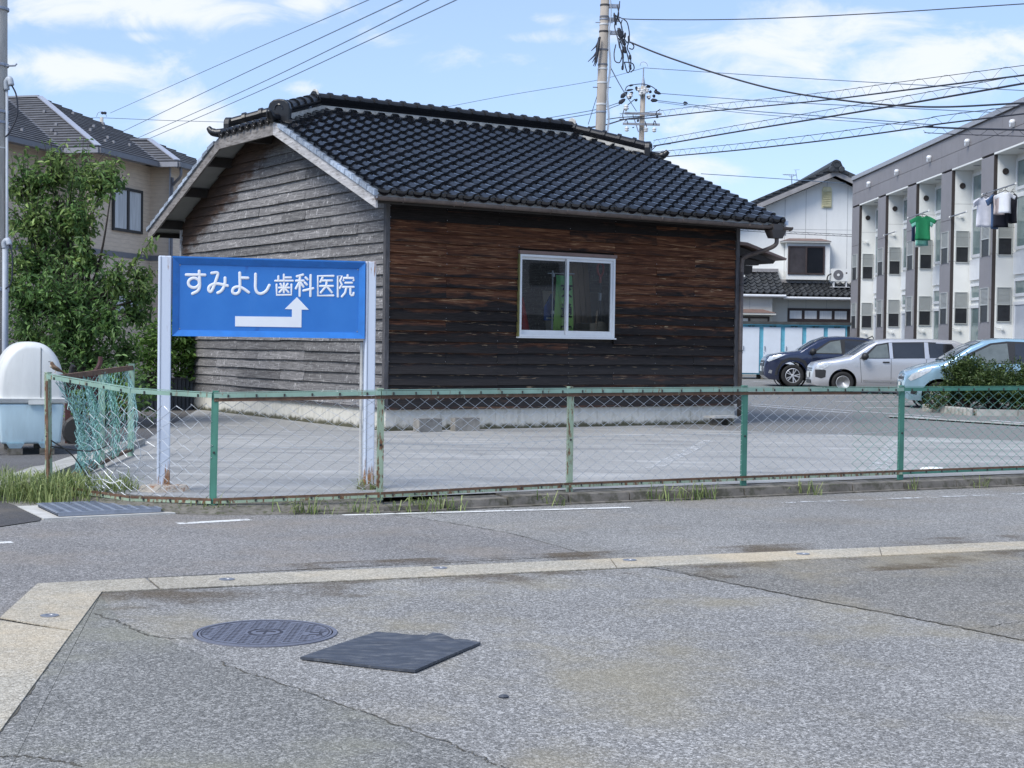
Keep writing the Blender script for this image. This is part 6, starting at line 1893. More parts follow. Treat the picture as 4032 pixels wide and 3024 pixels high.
MB().lathe([(.14, 0), (.14, .05), (.10, .05), (.09, .02), (0, .02)], 16, T(0, -.68, ap.z + .47) @ RX(math.pi / 2)).build('ornament_boss', M_kt, o)
for sx_ in (-1, 1):
    MB().lathe([(.12, 0), (.12, .07), (.08, .08), (0, .08)], 12, T(sx_ * .20, -.68, ap.z + .27) @ RX(math.pi / 2)).build('ornament_scroll', M_kt, o)
for px in (3088, 3170, 3252, 3334):
    q = wp(px, 1000)
    MB().box(q.x - .012, -.004, 3.9, q.x + .012, .0, min(ap.z - abs(q.x) * .44 - .05, ap.z)).build('panel_joint', M_joint, WH)
for py in (904,):
    q = wp(3200, py)
    MB().box(-4.2, -.0035, q.z - .01, 1.8, .0, q.z + .01).build('panel_joint', M_joint, WH)
# louvred gable vent
a, b = wp(3235, 818), wp(3275, 748)
vt = MB().box(a.x, -.06, a.z, b.x, -.001, b.z).build('gable_vent', M_yv, WH)
MB().prism([(a.x, b.z), (b.x, b.z), (b.x - .06, b.z + .12), (a.x + .06, b.z + .12)], (0, -.06, 0), (1, 0, 0), (0, 0, 1), (0, .05, 0)).build('vent_head', M_yv, vt)
for k in range(9):
    z = a.z + .05 + (b.z - a.z - .08) * k / 9
    MB().hexa([(a.x + .04, -.11, z), (b.x - .04, -.11, z), (b.x - .04, -.062, z + .015), (a.x + .04, -.062, z + .015), (a.x + .04, -.11, z + .015), (b.x - .04, -.11, z + .015), (b.x - .04, -.062, z + .055), (a.x + .04, -.062, z + .055)]).build('slat', M_yv, vt)
# bay window
a, b = wp(3088, 1102), wp(3260, 960)
bay = MB().box(a.x, -.45, a.z, b.x, -.002, b.z).build('bay_window', M_ww, WH)
c, d = wp(3076, 960, WY - .4), wp(3272, 946, WY - .4)
MB().hexa([(c.x, -.62, b.z + .06), (d.x, -.62, b.z + .06), (d.x, 0, b.z + .06), (c.x, 0, b.z + .06), (c.x + .35, -.2, b.z + .19), (d.x - .35, -.2, b.z + .19), (d.x - .35, 0, b.z + .19), (c.x + .35, 0, b.z + .19)]).build('hood', M_flash, bay)
MB().box(c.x + .03, -.60, b.z + .001, d.x - .03, -.001, b.z + .058).build('hood_fascia', M_ww2, bay)
e, f = wp(3101, 1080, WY - .45), wp(3248, 970, WY - .45)
fr_ = MB()
fr_.box(e.x, -.49, e.z, e.x + .06, -.452, f.z).box(f.x - .06, -.49, e.z, f.x, -.452, f.z).box(e.x + .06, -.49, e.z, f.x - .06, -.452, e.z + .06).box(e.x + .06, -.49, f.z - .06, f.x - .06, -.452, f.z).box((e.x + f.x) / 2 - .03, -.49, e.z + .06, (e.x + f.x) / 2 + .03, -.452, f.z - .06)
fr_.build('sash_frame', M_bfr2, bay)
MB().box(e.x + .05, -.468, e.z + .05, (e.x + f.x) / 2, -.455, f.z - .05).build('pane', pm('curtained_glass', (.06, .055, .06), .12, spec=.6, var=.3, vs=2), bay)
MB().box((e.x + f.x) / 2, -.468, e.z + .05, f.x - .05, -.455, f.z - .05).build('pane', M_dglass, bay)
# lower storey
LZ = wp(3000, 1160, WY - 1.6).z
def tile_roof(x0, x1, y_top, y_eave, z_top, z_eave, cols, rows, par):
    sl_ = Vector((0, y_eave - y_top, z_eave - z_top))
    Lr = sl_.length
    tw, tl_ = (x1 - x0) / cols, Lr / rows
    prf = [(0, .05), (.15, .02), (.4, 0), (.65, .025), (.8, .075), (.92, .085), (1.05, .045)]
    mm = MB(); n_ = len(prf)
    mm.add([(x * tw, 0, z + .05) for x, z in prf] + [(x * tw, tl_ * 1.15, z + .005) for x, z in prf] + [(x * tw, 0, z) for x, z in prf], [(i, i + 1, n_ + i + 1, n_ + i) for i in range(n_ - 1)] + [(2 * n_ + i, 2 * n_ + i + 1, i + 1, i) for i in range(n_ - 1)])
    me_ = mm.mesh('small_roof_tile', M_kt, True)
    me_.set_sharp_from_angle(angle=R(50))
    S = T(x0, y_eave, z_eave) @ RX(math.atan2(z_top - z_eave, y_top - y_eave))
    for j in range(rows):
        for i in range(cols):
            inst(me_, 'roof_tile', par, S @ T(i * tw, j * tl_, .02))
    MB().hexa([(x0, y_eave, z_eave - .08), (x1, y_eave, z_eave - .08), (x1, y_top, z_top - .08), (x0, y_top, z_top - .08), (x0, y_eave, z_eave), (x1, y_eave, z_eave), (x1, y_top, z_top), (x0, y_top, z_top)]).build('roof_deck', M_kt, par)
    MB().tube([(x0 - .05, y_eave - .07, z_eave - .05), (x1 + .05, y_eave - .07, z_eave - .06)], .055, 8).build('gutter', M_alu, par)
xl0, xl1 = wp(2900, 1100, 60).x - 2.0, wp(3104, 1150, 60).x
tzl = wp(3000, 1072, WY - .1).z
tile_roof(xl0, xl1 - .15, -.02, -2.0, tzl, LZ + .0, 15, 7, WH)
MB().box(xl0, -.30, tzl + .0, wp(3060, 1072).x, -.003, tzl + .14).build('roof_flashing', M_verge, WH)
xr0, xr1 = xl1 - .10, wp(3350, 1150, 60).x + 1.2
tzr = wp(3200, 1118, WY - .1).z
tile_roof(xr0, xr1, -.02, -1.7, tzr, LZ - .07, 16, 5, WH)
MB().box(xr0, -.28, tzr + .02, wp(3257, 1110).x, -.003, tzr + .16).build('roof_flashing', M_verge, WH)
xs = wp(3042, 1200, 60.2).x
MB().box(xl0, -1.75, 0, xs, -.01, LZ - .04).build('wall', M_ww2, WH)
MB().box(xs + .002, -1.15, 0, xr1, -.012, LZ - .06).build('wall', M_ww2, WH)
for px in (2948, 3110, 3180, 3262):
    q = wp(px, 1200, 60.5)
    MB().box(q.x - .01, -1.155 if px > 3000 else -1.755, 1.5, q.x + .01, -1.151 if px > 3000 else -1.751, LZ - .1).build('panel_joint', M_joint, WH)
a, b = wp(3101, 1262, WY - 1.2), wp(3338, 1216, WY - 1.2)
wn = MB().box(a.x, -1.20, a.z - .9, b.x + .5, -1.152, b.z).build('window_band', M_bfr2, WH)
for k in range(4):
    x = a.x + .08 + k * (b.x - a.x) / 4
    MB().box(x, -1.215, b.z - .42, x + (b.x - a.x) / 4 - .12, -1.201, b.z - .10).build('pane', M_curt, wn)
    MB().box(x, -1.215, a.z - .6, x + (b.x - a.x) / 4 - .12, -1.201, b.z - .56).build('pane', pm('frosted_pane', (.22, .20, .21), .3), wn)
a, b = wp(2900, 1236, WY - 1.8), wp(3050, 1222, WY - 1.8)
MB().hexa([(xl0, -2.3, b.z - .12), (b.x, -2.3, b.z - .12), (b.x, -1.76, b.z - .12), (xl0, -1.76, b.z - .12), (xl0, -2.0, b.z + .03), (b.x - .5, -2.0, b.z + .03), (b.x - .5, -1.76, b.z + .03), (xl0, -1.76, b.z + .03)]).build('window_hood', M_flash, WH)
MB().box(xl0, -2.28, b.z - .19, b.x - .02, -1.762, b.z - .121).build('hood_fascia', M_ww2, WH)
MB().box(xl0, -1.80, b.z - 1.3, b.x - .2, -1.752, b.z - .25).build('window_frame', M_bfr2, WH)
MB().box(xl0 + .2, -1.815, b.z - 1.2, b.x - 1.05, -1.801, b.z - .33).build('pane', M_curt, WH)
MB().box(b.x - .95, -1.815, b.z - 1.2, b.x - .28, -1.801, b.z - .33).build('pane', pm('beige_curtain', (.40, .37, .33), .6), WH)
q = wp(2918, 1070, 60.5)
MB().box(q.x - .6, -1.5, q.z - .2, q.x + .15, -1.0, q.z + .15).build('white_box', M_ww, WH)
# television aerial on the ridge
an = thing('tv_aerial', 'television aerial on the left slope of the white house roof', 'aerial', tuple(A(3118, 725, WY - .3)))
rel3 = lambda x, y: A(x, y, WY - .3) - A(3118, 725, WY - .3)
m = MB(); m.tube([rel3(3118, 735), rel3(3117, 692)], .018, 6).build('mast', M_steel, an)
MB().tube([rel3(3082, 687), rel3(3135, 690)], .014, 5).build('boom', M_steel, an)
m = MB()
for k in range(6):
    p = rel3(3092 + k * 8, 688); m.tube([p + Vector((0, -.2, 0)), p + Vector((0, .2, 0))], .008, 4)
m.tube([rel3(3133, 670), rel3(3139, 709)], .014, 4); m.tube([rel3(3126, 669), rel3(3148, 668)], .008, 4); m.tube([rel3(3128, 711), rel3(3150, 711)], .008, 4)
m.tube([rel3(3108, 692), rel3(3112, 697), rel3(3122, 696), rel3(3128, 690)], .012, 4)
m.build('elements', M_steel, an)
# outdoor air conditioner on the lower roof
q = A(3306, 1108, WY - .75)
ac = thing('air_conditioner', 'white outdoor air conditioner on a stand on the tiled lower roof', 'air conditioner', tuple(q))
MB().box(-.34, -.15, .0, .34, .15, .50).build('casing', M_ww, ac)
fan = MB().lathe([(.20, 0), (.20, .012), (.185, .014), (.18, .006), (0, .006)], 28, T(-.09, -.151, .25) @ RX(math.pi / 2)).build('fan_grille', pm('fan_grey', (.16, .16, .17), .6), ac)
MB().lathe([(.055, 0), (.055, .02), (0, .022)], 18, T(-.09, -.158, .25) @ RX(math.pi / 2)).build('fan_hub', M_ww, ac)
MB().box(.21, -.1525, .30, .27, -.1505, .36).build('badge', M_clip, ac)
for x in (-.25, .25): MB().box(x - .02, -.13, -.22, x + .02, .13, -.001).build('stand_leg', M_alu, ac)
MB().box(-.38, -.16, -.245, .38, .16, -.221).build('stand_rail', M_alu, ac)
MB().tube(crom([(-.34, 0, .3), (-.48, 0, .2), (-.5, 0, -.05), (-.44, 0, -.3)], 5), .03, 6).build('pipe', M_clip, ac)

# ------------------------------------------------------------------ storage lockers
M_cyan = pm('cyan_steel', (.13, .42, .55), .45, .1, var=.12, vs=6)
M_door = pm('white_steel_door', (.66, .72, .80), .4, var=.04, vs=3)
M_lroof = pm('dark_locker_roof', (.05, .055, .055), .6, var=.3, vs=3)
LY = 54.0
lx0, lx1 = A(2912, 1400, LY).x, A(3334, 1400, LY).x
lk = thing('storage_lockers', 'row of white storage lockers with cyan frames behind the parked cars', 'storage lockers', (lx0, LY, zlot(LY)))
pit = (lx1 - lx0) / 5
ztop = A(3100, 1278, LY).z - zlot(LY)
MB().box(-pit, .02, .15, 5 * pit, 1.2, ztop).build('cabinet', M_cyan, lk)
MB().box(-pit - .05, -.12, ztop + .001, 5 * pit + .12, 1.3, ztop + .10).build('roof', M_lroof, lk)
MB().box(-pit - .05, -.10, ztop - .03, 5 * pit + .1, .018, ztop).build('header', M_cyan, lk)
MB().box(5 * pit + .001, .03, .12, 5 * pit + .10, 1.2, ztop - .04).build('end_panel', M_lroof, lk)
for i in range(-1, 5):
    x = i * pit
    d_ = MB().box(x + .075, -.015, .20, x + pit - .075, .019, ztop - .10).build('door', M_door, lk)
    MB().box(x + .115, -.05, 1.0, x + .135, -.016, 1.16).build('handle', M_steel, d_)
    MB().lathe([(.016, 0), (.014, .012), (0, .014)], 10, T(x + .10, -.016, .92) @ RX(math.pi / 2)).build('lock', M_steel, d_)
    for k in (0, 1): MB().tube([(x + pit * .38 + k * .13, -.03, ztop - .06), (x + pit * .42 + k * .13, -.05, ztop - .075), (x + pit * .50 + k * .13, -.03, ztop - .06)], .014, 6).build('vent_hood', M_clip, lk)
    MB().box(x + .02, .05, -.02, x + .12, 1.1, .15).build('plinth_block', M_kerb, lk)

# ------------------------------------------------------------------ grey apartment block
M_gp = pm('grey_cladding', (.235, .225, .235), .6, var=.07, vs=2, rnd_obj=.06)
M_gd = pm('brown_edge_trim', (.042, .034, .032), .6, var=.1)
M_wp = pm('ivory_cladding', (.78, .79, .765), .6, var=.04, vs=1.5, rnd_obj=.03)
M_cap = pm('parapet_cap', (.34, .34, .36), .4, .2, var=.05)
M_lvw = pm('white_blind', (.42, .44, .43), .5, var=.05)
M_lvd = pm('dark_blind', (.035, .037, .042), .4, var=.2)
M_gls2 = pm('green_grey_glass', (.16, .22, .22), .08, spec=.7, var=.3, vs=1)
M_frost = pm('frosted_door_glass', (.42, .46, .52), .3, var=.05)
AX, AY = 12.40, 56.0
apt = thing('apartment_block', 'grey two-storey apartment block with white recessed bays receding on the right', 'apartment building', (AX, AY, .2), math.atan2(-1, .015))
# local frame: +x along the facade toward the camera, +y to the right of that direction is out of the facade (-X world)
PITB, PW, RD = 3.66, 1.02, .55
ZS, ZT = 6.36, 7.50          # soffit of recess, top of parapet (above local ground)
flip = -1                    # outward normal is -y in this frame? set below
NB = 6
def apb(x0, d0, z0, x1, d1, z1):
    "box: x along facade, d = depth into the building (0 = facade plane)"
    m = MB(); m.box(x0, min(d0, d1), z0, x1, max(d0, d1), z1); return m
g2 = .006
for i in range(NB):
    x = i * PITB
    # pilaster cladding panels
    zc = [0.0, 1.35, 2.55, 3.75, 4.95, ZS]
    for k in range(5):
        apb(x, 0, zc[k] + g2, x + PW, RD + .1, zc[k + 1] - g2).build('cladding_panel', M_gp, apt)
    apb(x + PW + .001, .0, 0, x + PW + .03, .09, ZS).build('edge_trim', M_gd, apt)
    # return wall of recess: ivory panels facing the street side
    zi = [0.0, .9, 2.4, 3.75, 4.45, 5.4, ZS]
    for k in range(6):
        apb(x + PW + .001, .091, zi[k] + .004, x + PW + .04, RD + .1, zi[k + 1] - .004).build('ivory_panel', M_wp, apt)
    # back wall with windows
    apb(x + PW + .04, RD + .05, 0, x + PITB, RD + .3, ZS).build('recess_wall', M_wp, apt)
    xa, xb = x + PW + .12, x + PITB - .25
    for (z0, z1, mt, tr_) in ((3.85, 5.30, M_gls2, 0), (5.42, 6.25, M_gls2, 0), (2.62, 3.10, M_gls2, 0), (.15, 2.48, M_frost, 1)):
        w_ = MB()
        w_.box(xa, RD - .0, z0, xa + .09, RD + .049, z1).box(xb - .09, RD, z0, xb, RD + .049, z1).box(xa + .09, RD, z0, xb - .09, RD + .049, z0 + .08).box(xa + .09, RD, z1 - .08, xb - .09, RD + .049, z1).box((xa + xb) / 2 - .05, RD + .002, z0 + .08, (xa + xb) / 2 + .05, RD + .048, z1 - .08)
        wo = w_.build('window', M_alu, apt)
        MB().box(xa + .08, RD + .025, z0 + .07, xb - .08, RD + .03, z1 - .07).build('pane', M_gls2 if (mt is M_gls2 or i in (2, 3)) else M_frost, wo)
    apb(x + PW + .1, RD - .02, 3.2, x + PITB - .2, RD + .049, 3.78).build('spandrel_panel', M_alu, apt)
    # soffit lining
    apb(x + PW + .001, .0, ZS + .001, x + PITB - .001, RD + .3, ZS + .05).build('soffit', M_wp, apt)
    MB().lathe([(.10, 0), (.10, -.01), (0, -.012)], 16, T(x + PW + 1.3, .3, ZS)).build('downlight', M_cap, apt)
    # parapet panels above
    for (a_, b_) in ((0, PW + .6), (PW + .6, PITB)):
        for (z0, z1) in ((ZS + .051, 6.86), (6.86, 7.36)):
            apb(x + a_ + g2, -.001, z0 + g2, x + b_ - g2, .3, z1 - g2).build('cladding_panel', M_gp, apt)
    vx = x + 2.55
    v_ = MB().lathe([(.10, 0), (.105, .06), (.09, .14), (.05, .17), (0, .18)], 14, T(vx, -.005, 6.99) @ RX(math.pi / 2) @ Matrix.Scale(.75, 4)).build('vent_cap', M_alu, apt, smooth=True)
    MB().prism([(-.07, -.02), (.07, -.02), (.03, -.11), (-.03, -.11)], (vx, -.12, 6.98), (1, 0, 0), (0, 0, 1), (0, .11, 0)).build('vent_skirt', M_alu, v_)
    MB().lathe([(.085, 0), (.085, .02), (.07, .022), (0, .012)], 16, T(x + PW + .042, .30, 5.92) @ RY(math.pi / 2)).build('round_vent', M_gd, apt)
    # louvred corner windows on both faces
    for (z0, z1) in ((1.98, 2.84), (3.74, 4.60)):
        zm = (z0 + z1) / 2
        for face in ('f', 'r'):
            fm = MB(); lv1, lv2 = MB(), MB()
            if face == 'r':
                X = x + PW + .041
                fm.box(X, .13, z0 - .03, X + .035, .15, z1 + .03).box(X, .49, z0 - .03, X + .035, .51, z1 + .03).box(X, .15, zm - .012, X + .04, .49, zm + .012).box(X, .15, z1 + .01, X + .035, .49, z1 + .03).box(X, .15, z0 - .03, X + .035, .49, z0 - .01)
                for k in range(13):
                    lv1.box(X + .005, .15, zm + .015 + k * (z1 - zm) / 13, X + .022, .49, zm + .015 + (k + .6) * (z1 - zm) / 13)
                    lv2.box(X + .005, .15, z0 - .01 + k * (zm - z0) / 13, X + .022, .49, z0 - .01 + (k + .6) * (zm - z0) / 13)
                MB().box(X - .0005 + .001, .15, z0, X + .004, .49, zm - .012).build('blind_back', M_lvd, apt)
            else:
                a_, b_ = x + .18, x + PW - .14
                fm.box(a_, -.035, z0 - .03, a_ + .04, -.001, z1 + .03).box(b_ - .04, -.035, z0 - .03, b_, -.001, z1 + .03).box(a_ + .04, -.04, zm - .012, b_ - .04, -.001, zm + .012).box(a_ + .04, -.035, z1 + .01, b_ - .04, -.001, z1 + .03)
                for k in range(13):
                    lv1.box(a_ + .04, -.022, zm + .015 + k * (z1 - zm) / 13, b_ - .04, -.005, zm + .015 + (k + .6) * (z1 - zm) / 13)
                    lv2.box(a_ + .04, -.022, z0 - .01 + k * (zm - z0) / 13, b_ - .04, -.005, z0 - .01 + (k + .6) * (zm - z0) / 13)
                MB().box(a_ + .04, -.004, z0, b_ - .04, -.0012, zm - .012).build('blind_back', M_lvd, apt)
            fo = fm.build('louvre_window', M_lvw, apt)
            lv1.build('white_slats', M_lvw, fo, kind='stuff'); lv2.build('dark_slats', M_lvd, fo, kind='stuff')
    # laundry pole brackets
    for (z0, dd) in ((1.78, .28), (5.05, .28)):
        MB().lathe([(.035, 0), (.03, .05), (.05, .055), (.05, .075), (0, .08)], 12, T(x + PW + .041, dd, z0) @ RY(math.pi / 2)).build('pole_bracket', M_ww, apt)
        MB().tube([(x + PW + .10, dd, z0), (x + PW + .10, dd - .16, z0 + .02), (x + PW + .10, dd - .20, z0 + .05)], .014, 6).build('bracket_arm', M_ww, apt)
MB().box(-.02, -.06, 7.361, NB * PITB, .40, ZT).build('parapet_cap', M_cap, apt)
MB().box(-.0, -.035, 7.34, NB * PITB, .30, 7.3605).build('drip_edge', M_gd, apt)
MB().box(-.0, RD + .31, 0, NB * PITB, 9, 7.30).build('building_core', M_gp, apt)
MB().box(-.06, .0, 0, -.001, RD + .3, 7.34).build('end_wall', M_gp, apt)
MW_apt = Matrix.Translation((AX, AY, .2)) @ RZ(math.atan2(-1, .015))
# laundry poles and clothes
M_pl = pm('laundry_pole', (.30, .31, .33), .4, .5)
def lpole(bay, x0, x1, d_, z, label):
    r_ = MW_apt @ Vector((bay * PITB + PW + x0, d_, .0))
    o = thing('laundry_pole', label, 'laundry pole', (0, 0, 0))
    a = MW_apt @ Vector((bay * PITB + PW + x0, d_, z)); b = MW_apt @ Vector((bay * PITB + PW + x1, d_, z + .02))
    MB().tube([a, b], .018, 8).build('pole', M_pl, o)
    for p in (a, b): MB().lathe([(.0, -.03), (.03, -.02), (.03, .02), (0, .03)], 10, T(*p)).build('end_knob', M_ww, o)
lpole(1, .05, 1.6, -.05, 5.02, 'bare laundry pole in the second bay from the far end')
lpole(2, .05, 2.3, -.25, 5.30, 'laundry pole carrying the green shirts')
lpole(3, .05, 1.6, -.05, 5.02, 'bare laundry pole in the bay before the crowded line')
lpole(4, .05, 2.6, -.30, 5.30, 'laundry pole crowded with white and navy clothes')
def shirt(bay, x, d_, z, w_, h_, c, label, sleeves=True, yaw=0.0, var=.1):
    z += .28
    o = thing('shirt' if sleeves else 'hanging_garment', label, 'clothing', tuple(MW_apt @ Vector((bay * PITB + PW + x, d_, z))), yaw)
    mt = pm('cloth_' + label.split()[0] + str(round(x * 100)), c, .9, var=var, vs=4)
    w_, h_ = w_ * .84, h_ * .70
    half = [(.09, 0), (.24, -.03)] + ([(.53, -.20), (.46, -.35), (.28, -.24)] if sleeves else [(.30, -.10)]) + [(.275, -.60), (.30, -1.0)]
    pts = [(a * w_, b * h_) for a, b in half]
    poly = pts + [(-a, b) for a, b in reversed(pts)] + [(-.05 * w_, -.05 * h_), (.05 * w_, -.05 * h_)]
    m = MB()
    m.prism(poly, (0, -.02, 0), (1, 0, 0), (0, 0, 1), (0, .04, 0))
    bm = bmesh.new(); me_ = m.mesh('cloth', mt); bm.from_mesh(me_)
    bmesh.ops.triangulate(bm, faces=bm.faces[:])
    bmesh.ops.subdivide_edges(bm, edges=bm.edges[:], cuts=3, use_grid_fill=True)
    rr = random.Random(int(x * 1000) + bay)
    ph = rr.random() * 6
    for v in bm.verts:
        f = -v.co.z / h_
        v.co.y += (.035 + .05 * f) * math.sin(v.co.x * 13 / w_ * .6 + ph) + .03 * math.sin(v.co.x * 31 + ph * 2) * f
        v.co.y *= 1.0
    bm.to_mesh(me_); bm.free()
    me_.polygons.foreach_set('use_smooth', [True] * len(me_.polygons))
    inst(me_, 'cloth', o)
    MB().tube(crom([(-.2 * w_, 0, -.02), (0, 0, .05), (.2 * w_, 0, -.02)], 5), .008, 5).build('hanger', M_clip, o)
    MB().tube(crom([(0, 0, .04), (0, 0, .09), (.03, 0, .12), (.05, 0, .10)], 4), .006, 5).build('hook', M_clip, o)
    return o
yb = R(-12)
shirt(2, 1.75, -.27, 4.94, .90, 1.05, (.012, .20, .085), 'bright green T-shirt hanging in front on the middle bay pole', yaw=yb)
shirt(2, 1.42, -.20, 4.90, .75, 1.20, (.20, .52, .45), 'teal T-shirt behind the bright green one', yaw=yb)
shirt(2, .95, -.30, 4.75, .35, .75, (.03, .05, .11), 'small navy garment beside the green shirts', False, yaw=yb)
shirt(2, 1.15, -.25, 4.70, .30, .95, (.62, .64, .62), 'grey-white towel beside the green shirts', False, yaw=yb)
shirt(4, .92, -.50, 4.86, .95, 1.10, (.72, .73, .80), 'large white T-shirt at the left end of the crowded laundry line', yaw=R(25))
shirt(4, 1.27, -.38, 4.90, .75, 1.25, (.06, .11, .22), 'dark blue T-shirt next to the large white one', yaw=R(35))
shirt(4, 1.57, -.32, 4.88, .6, 1.2, (.012, .014, .026), 'black garment in the middle of the crowded laundry line', yaw=R(15))
shirt(4, 1.82, -.45, 4.84, .55, .72, (.66, .58, .58), 'pale pink small garment in front of the black one', False, yaw=yb)
shirt(4, 2.27, -.45, 4.86, .6, .75, (.72, .74, .78), 'small white garment at the right end of the crowded line', True, yaw=yb)
shirt(4, 2.10, -.22, 4.84, .5, 1.05, (.012, .013, .022), 'black trousers behind the small white garment', False, yaw=yb)
# ------------------------------------------------------------------ cars
def paint(name, c, metal=.35, rough=.28):
    m, t, b, co = newmat(name)
    n1 = noise(t, co, 900, 1, .5)
    cc = ramp(t, n1, (.3, [x * .92 for x in c]), (.7, [min(1, x * 1.08) for x in c]))
    dirt = step(t, N(t, 'ShaderNodeSeparateXYZ', {0: co}).outputs[2], .45, .15)
    cc = mixc(t, mth(t, 'MULTIPLY', dirt, .15), cc, (.2, .18, .15))
    setb(t, b, Base_Color=cc, Roughness=rough, Metallic=metal, Coat_Weight=.8, Coat_Roughness=.05)
    return m
M_tyre = pm('tyre_rubber', (.018, .018, .019), .85, var=.2)
M_alloy = pm('alloy_rim', (.60, .61, .63), .42, .6, var=.06)
M_hub = pm('wheel_dark', (.03, .03, .032), .6)
M_trim = pm('black_plastic_trim', (.022, .023, .026), .55)
M_lamp = pm('clear_lamp', (.62, .66, .70), .08, .2, spec=.8, var=.25, vs=14)
M_chrome = pm('chrome', (.62, .63, .65), .12, .9, var=.08)
M_plate = pm('number_plate', (.72, .74, .70), .5, var=.04)
M_cglass = glass('car_glass', (.62, .70, .70), refl=.14, clear=.55)
M_cdark = glass('privacy_glass', (.16, .17, .18), refl=.12, clear=.35)
M_seat = pm('seat_fabric', (.42, .40, .36), .9, var=.1)
M_seatd = pm('dark_interior', (.03, .03, .033), .9)

def interp(tab, x):
    if x <= tab[0][0]: return tab[0][1]
    for (a, va), (b, vb) in zip(tab, tab[1:]):
        if x <= b:
            u = (x - a) / (b - a)
            return va + (vb - va) * u
    return tab[-1][1]

def make_car(name, label, loc, rz, spec):
    """body lofted from a side outline; x = 0 at the nose, +x to the tail, y across, z up"""
    car = thing(name, label, 'car', loc, rz)
    L, W = spec['L'], spec['W'] / 2
    top, bot, wid = spec['top'], spec['bot'], spec['wid']
    belt, tum, roofz = spec['belt'], spec['tum'], spec['roof']
    def hw(x, z):
        w_ = W * interp(wid, x)
        if z > belt: w_ *= 1 - tum * ((z - belt) / (roofz - belt)) ** 1.15
        else: w_ *= 1 - .07 * max(0, (belt - .12 - z) / belt) ** 1.5
        if z < .32: w_ *= 1 - .10 * (.32 - z) / .2
        return w_
    xs = sorted(set([k * L / 56 for k in range(57)] + [p[0] for p in top]))
    rows, n = [], 0
    for x in xs:
        zt, zb_ = interp(top, x), interp(bot, x)
        rc = min(.13, (zt - zb_) * .4)
        ring = []
        for k in range(9):
            z = zb_ + (zt - rc - zb_) * k / 8
            ring.append((hw(x, z), z))
        we = hw(x, zt - rc)
        for k in range(1, 6):
            a = math.pi / 2 * k / 5
            ring.append((we - rc * .9 * (1 - math.cos(a)), zt - rc + rc * math.sin(a) * .86))
        yl = ring[-1][0]; zl_ = ring[-1][1]
        for k in (1, 2, 3):
            ring.append((yl * (1 - k / 3), zl_ + (zt - zl_) * (1 - (1 - k / 3) ** 2)))
        rows.append(ring)
    m = MB()
    nr = len(rows[0])
    full = 2 * nr - 1
    for x, ring in zip(xs, rows):
        for (y, z) in ring: m.v.append((x, -y, z))
        for (y, z) in reversed(ring[:-1]): m.v.append((x, y, z))
    for i in range(len(xs) - 1):
        for k in range(full - 1):
            a = i * full + k
            m.f.append((a, a + full, a + full + 1, a + 1))
        m.f.append((i * full + full - 1, (i + 1) * full + full - 1, (i + 1) * full, i * full))
    m.f.append(tuple(range(full)))
    m.f.append(tuple((len(xs) - 1) * full + k for k in range(full))[::-1])
    me = m.mesh('body', None, True)
    bm = bmesh.new(); bm.from_mesh(me); bmesh.ops.recalc_face_normals(bm, faces=bm.faces[:]); bm.to_mesh(me); bm.free()
    me.materials.append(spec['paint'])
    body = inst(me, 'body', car)
    # cut wheel arches
    cut = MB()
    for wx in spec['wheels']:
        cut.lathe([(spec['arch'], -1.2), (spec['arch'], 1.2)], 36, T(wx, 0, spec['tr']) @ RX(math.pi / 2))
    cme = cut.mesh('cutter', None)
    bm = bmesh.new(); bm.from_mesh(cme); bmesh.ops.recalc_face_normals(bm, faces=bm.faces[:]); bm.to_mesh(cme); bm.free()
    co_ = bpy.data.objects.new('cutter', cme); col.objects.link(co_)
    co_.parent = car
    md = body.modifiers.new('arch', 'BOOLEAN'); md.operation = 'DIFFERENCE'; md.object = co_; md.solver = 'EXACT'
    bpy.context.view_layer.update()
    dg = bpy.context.evaluated_depsgraph_get()
    nm = bpy.data.meshes.new_from_object(body.evaluated_get(dg))
    body.modifiers.clear(); body.data = nm
    nm.polygons.foreach_set('use_smooth', [True] * len(nm.polygons))
    nm.set_sharp_from_angle(angle=R(32))
    bpy.data.objects.remove(co_)
    if not nm.materials: nm.materials.append(spec['paint'])
    # inner wheel liners and dark underbody
    for wx in spec['wheels']:
        for s in (-1, 1):
            MB().lathe([(spec['arch'] - .004, 0), (spec['arch'] - .004, .42)], 30, T(wx, s * (W * .90), spec['tr']) @ RX(math.pi / 2 * s), closed=False).build('wheel_liner', M_hub, car)
        MB().box(wx - spec['arch'], -W * .5, .2, wx + spec['arch'], W * .5, .6).build('wheel_bay', M_hub, car)
    def patch(pn, poly, mat, off=.006, sides=(-1,), parent=None, sub=3, thick=None):
        objs = []
        for s in sides:
            bm = bmesh.new()
            vs = [bm.verts.new((x, 0, z)) for x, z in poly]
            bm.faces.new(vs)
            bmesh.ops.triangulate(bm, faces=bm.faces[:])
            bmesh.ops.subdivide_edges(bm, edges=bm.edges[:], cuts=sub, use_grid_fill=True)
            for v in bm.verts:
                x, z = v.co.x, v.co.z
                zt = interp(top, x)
                y = hw(x, min(z, zt))
                rc = min(.13, .4 * (zt - interp(bot, x)))
                if z > zt - rc:
                    u = min(1, (z - (zt - rc)) / rc)
                    y = hw(x, zt - rc) - rc * .9 * (1 - math.sqrt(max(0, 1 - u * u)))
                v.co.y = s * (y + off)
            if s > 0: bmesh.ops.reverse_faces(bm, faces=bm.faces[:])
            bmesh.ops.recalc_face_normals(bm, faces=bm.faces[:])
            me_ = bpy.data.meshes.new(pn); bm.to_mesh(me_); bm.free()
            me_.polygons.foreach_set('use_smooth', [True] * len(me_.polygons))
            me_.materials.append(mat)
            objs.append(inst(me_, pn, parent or car))
        return objs
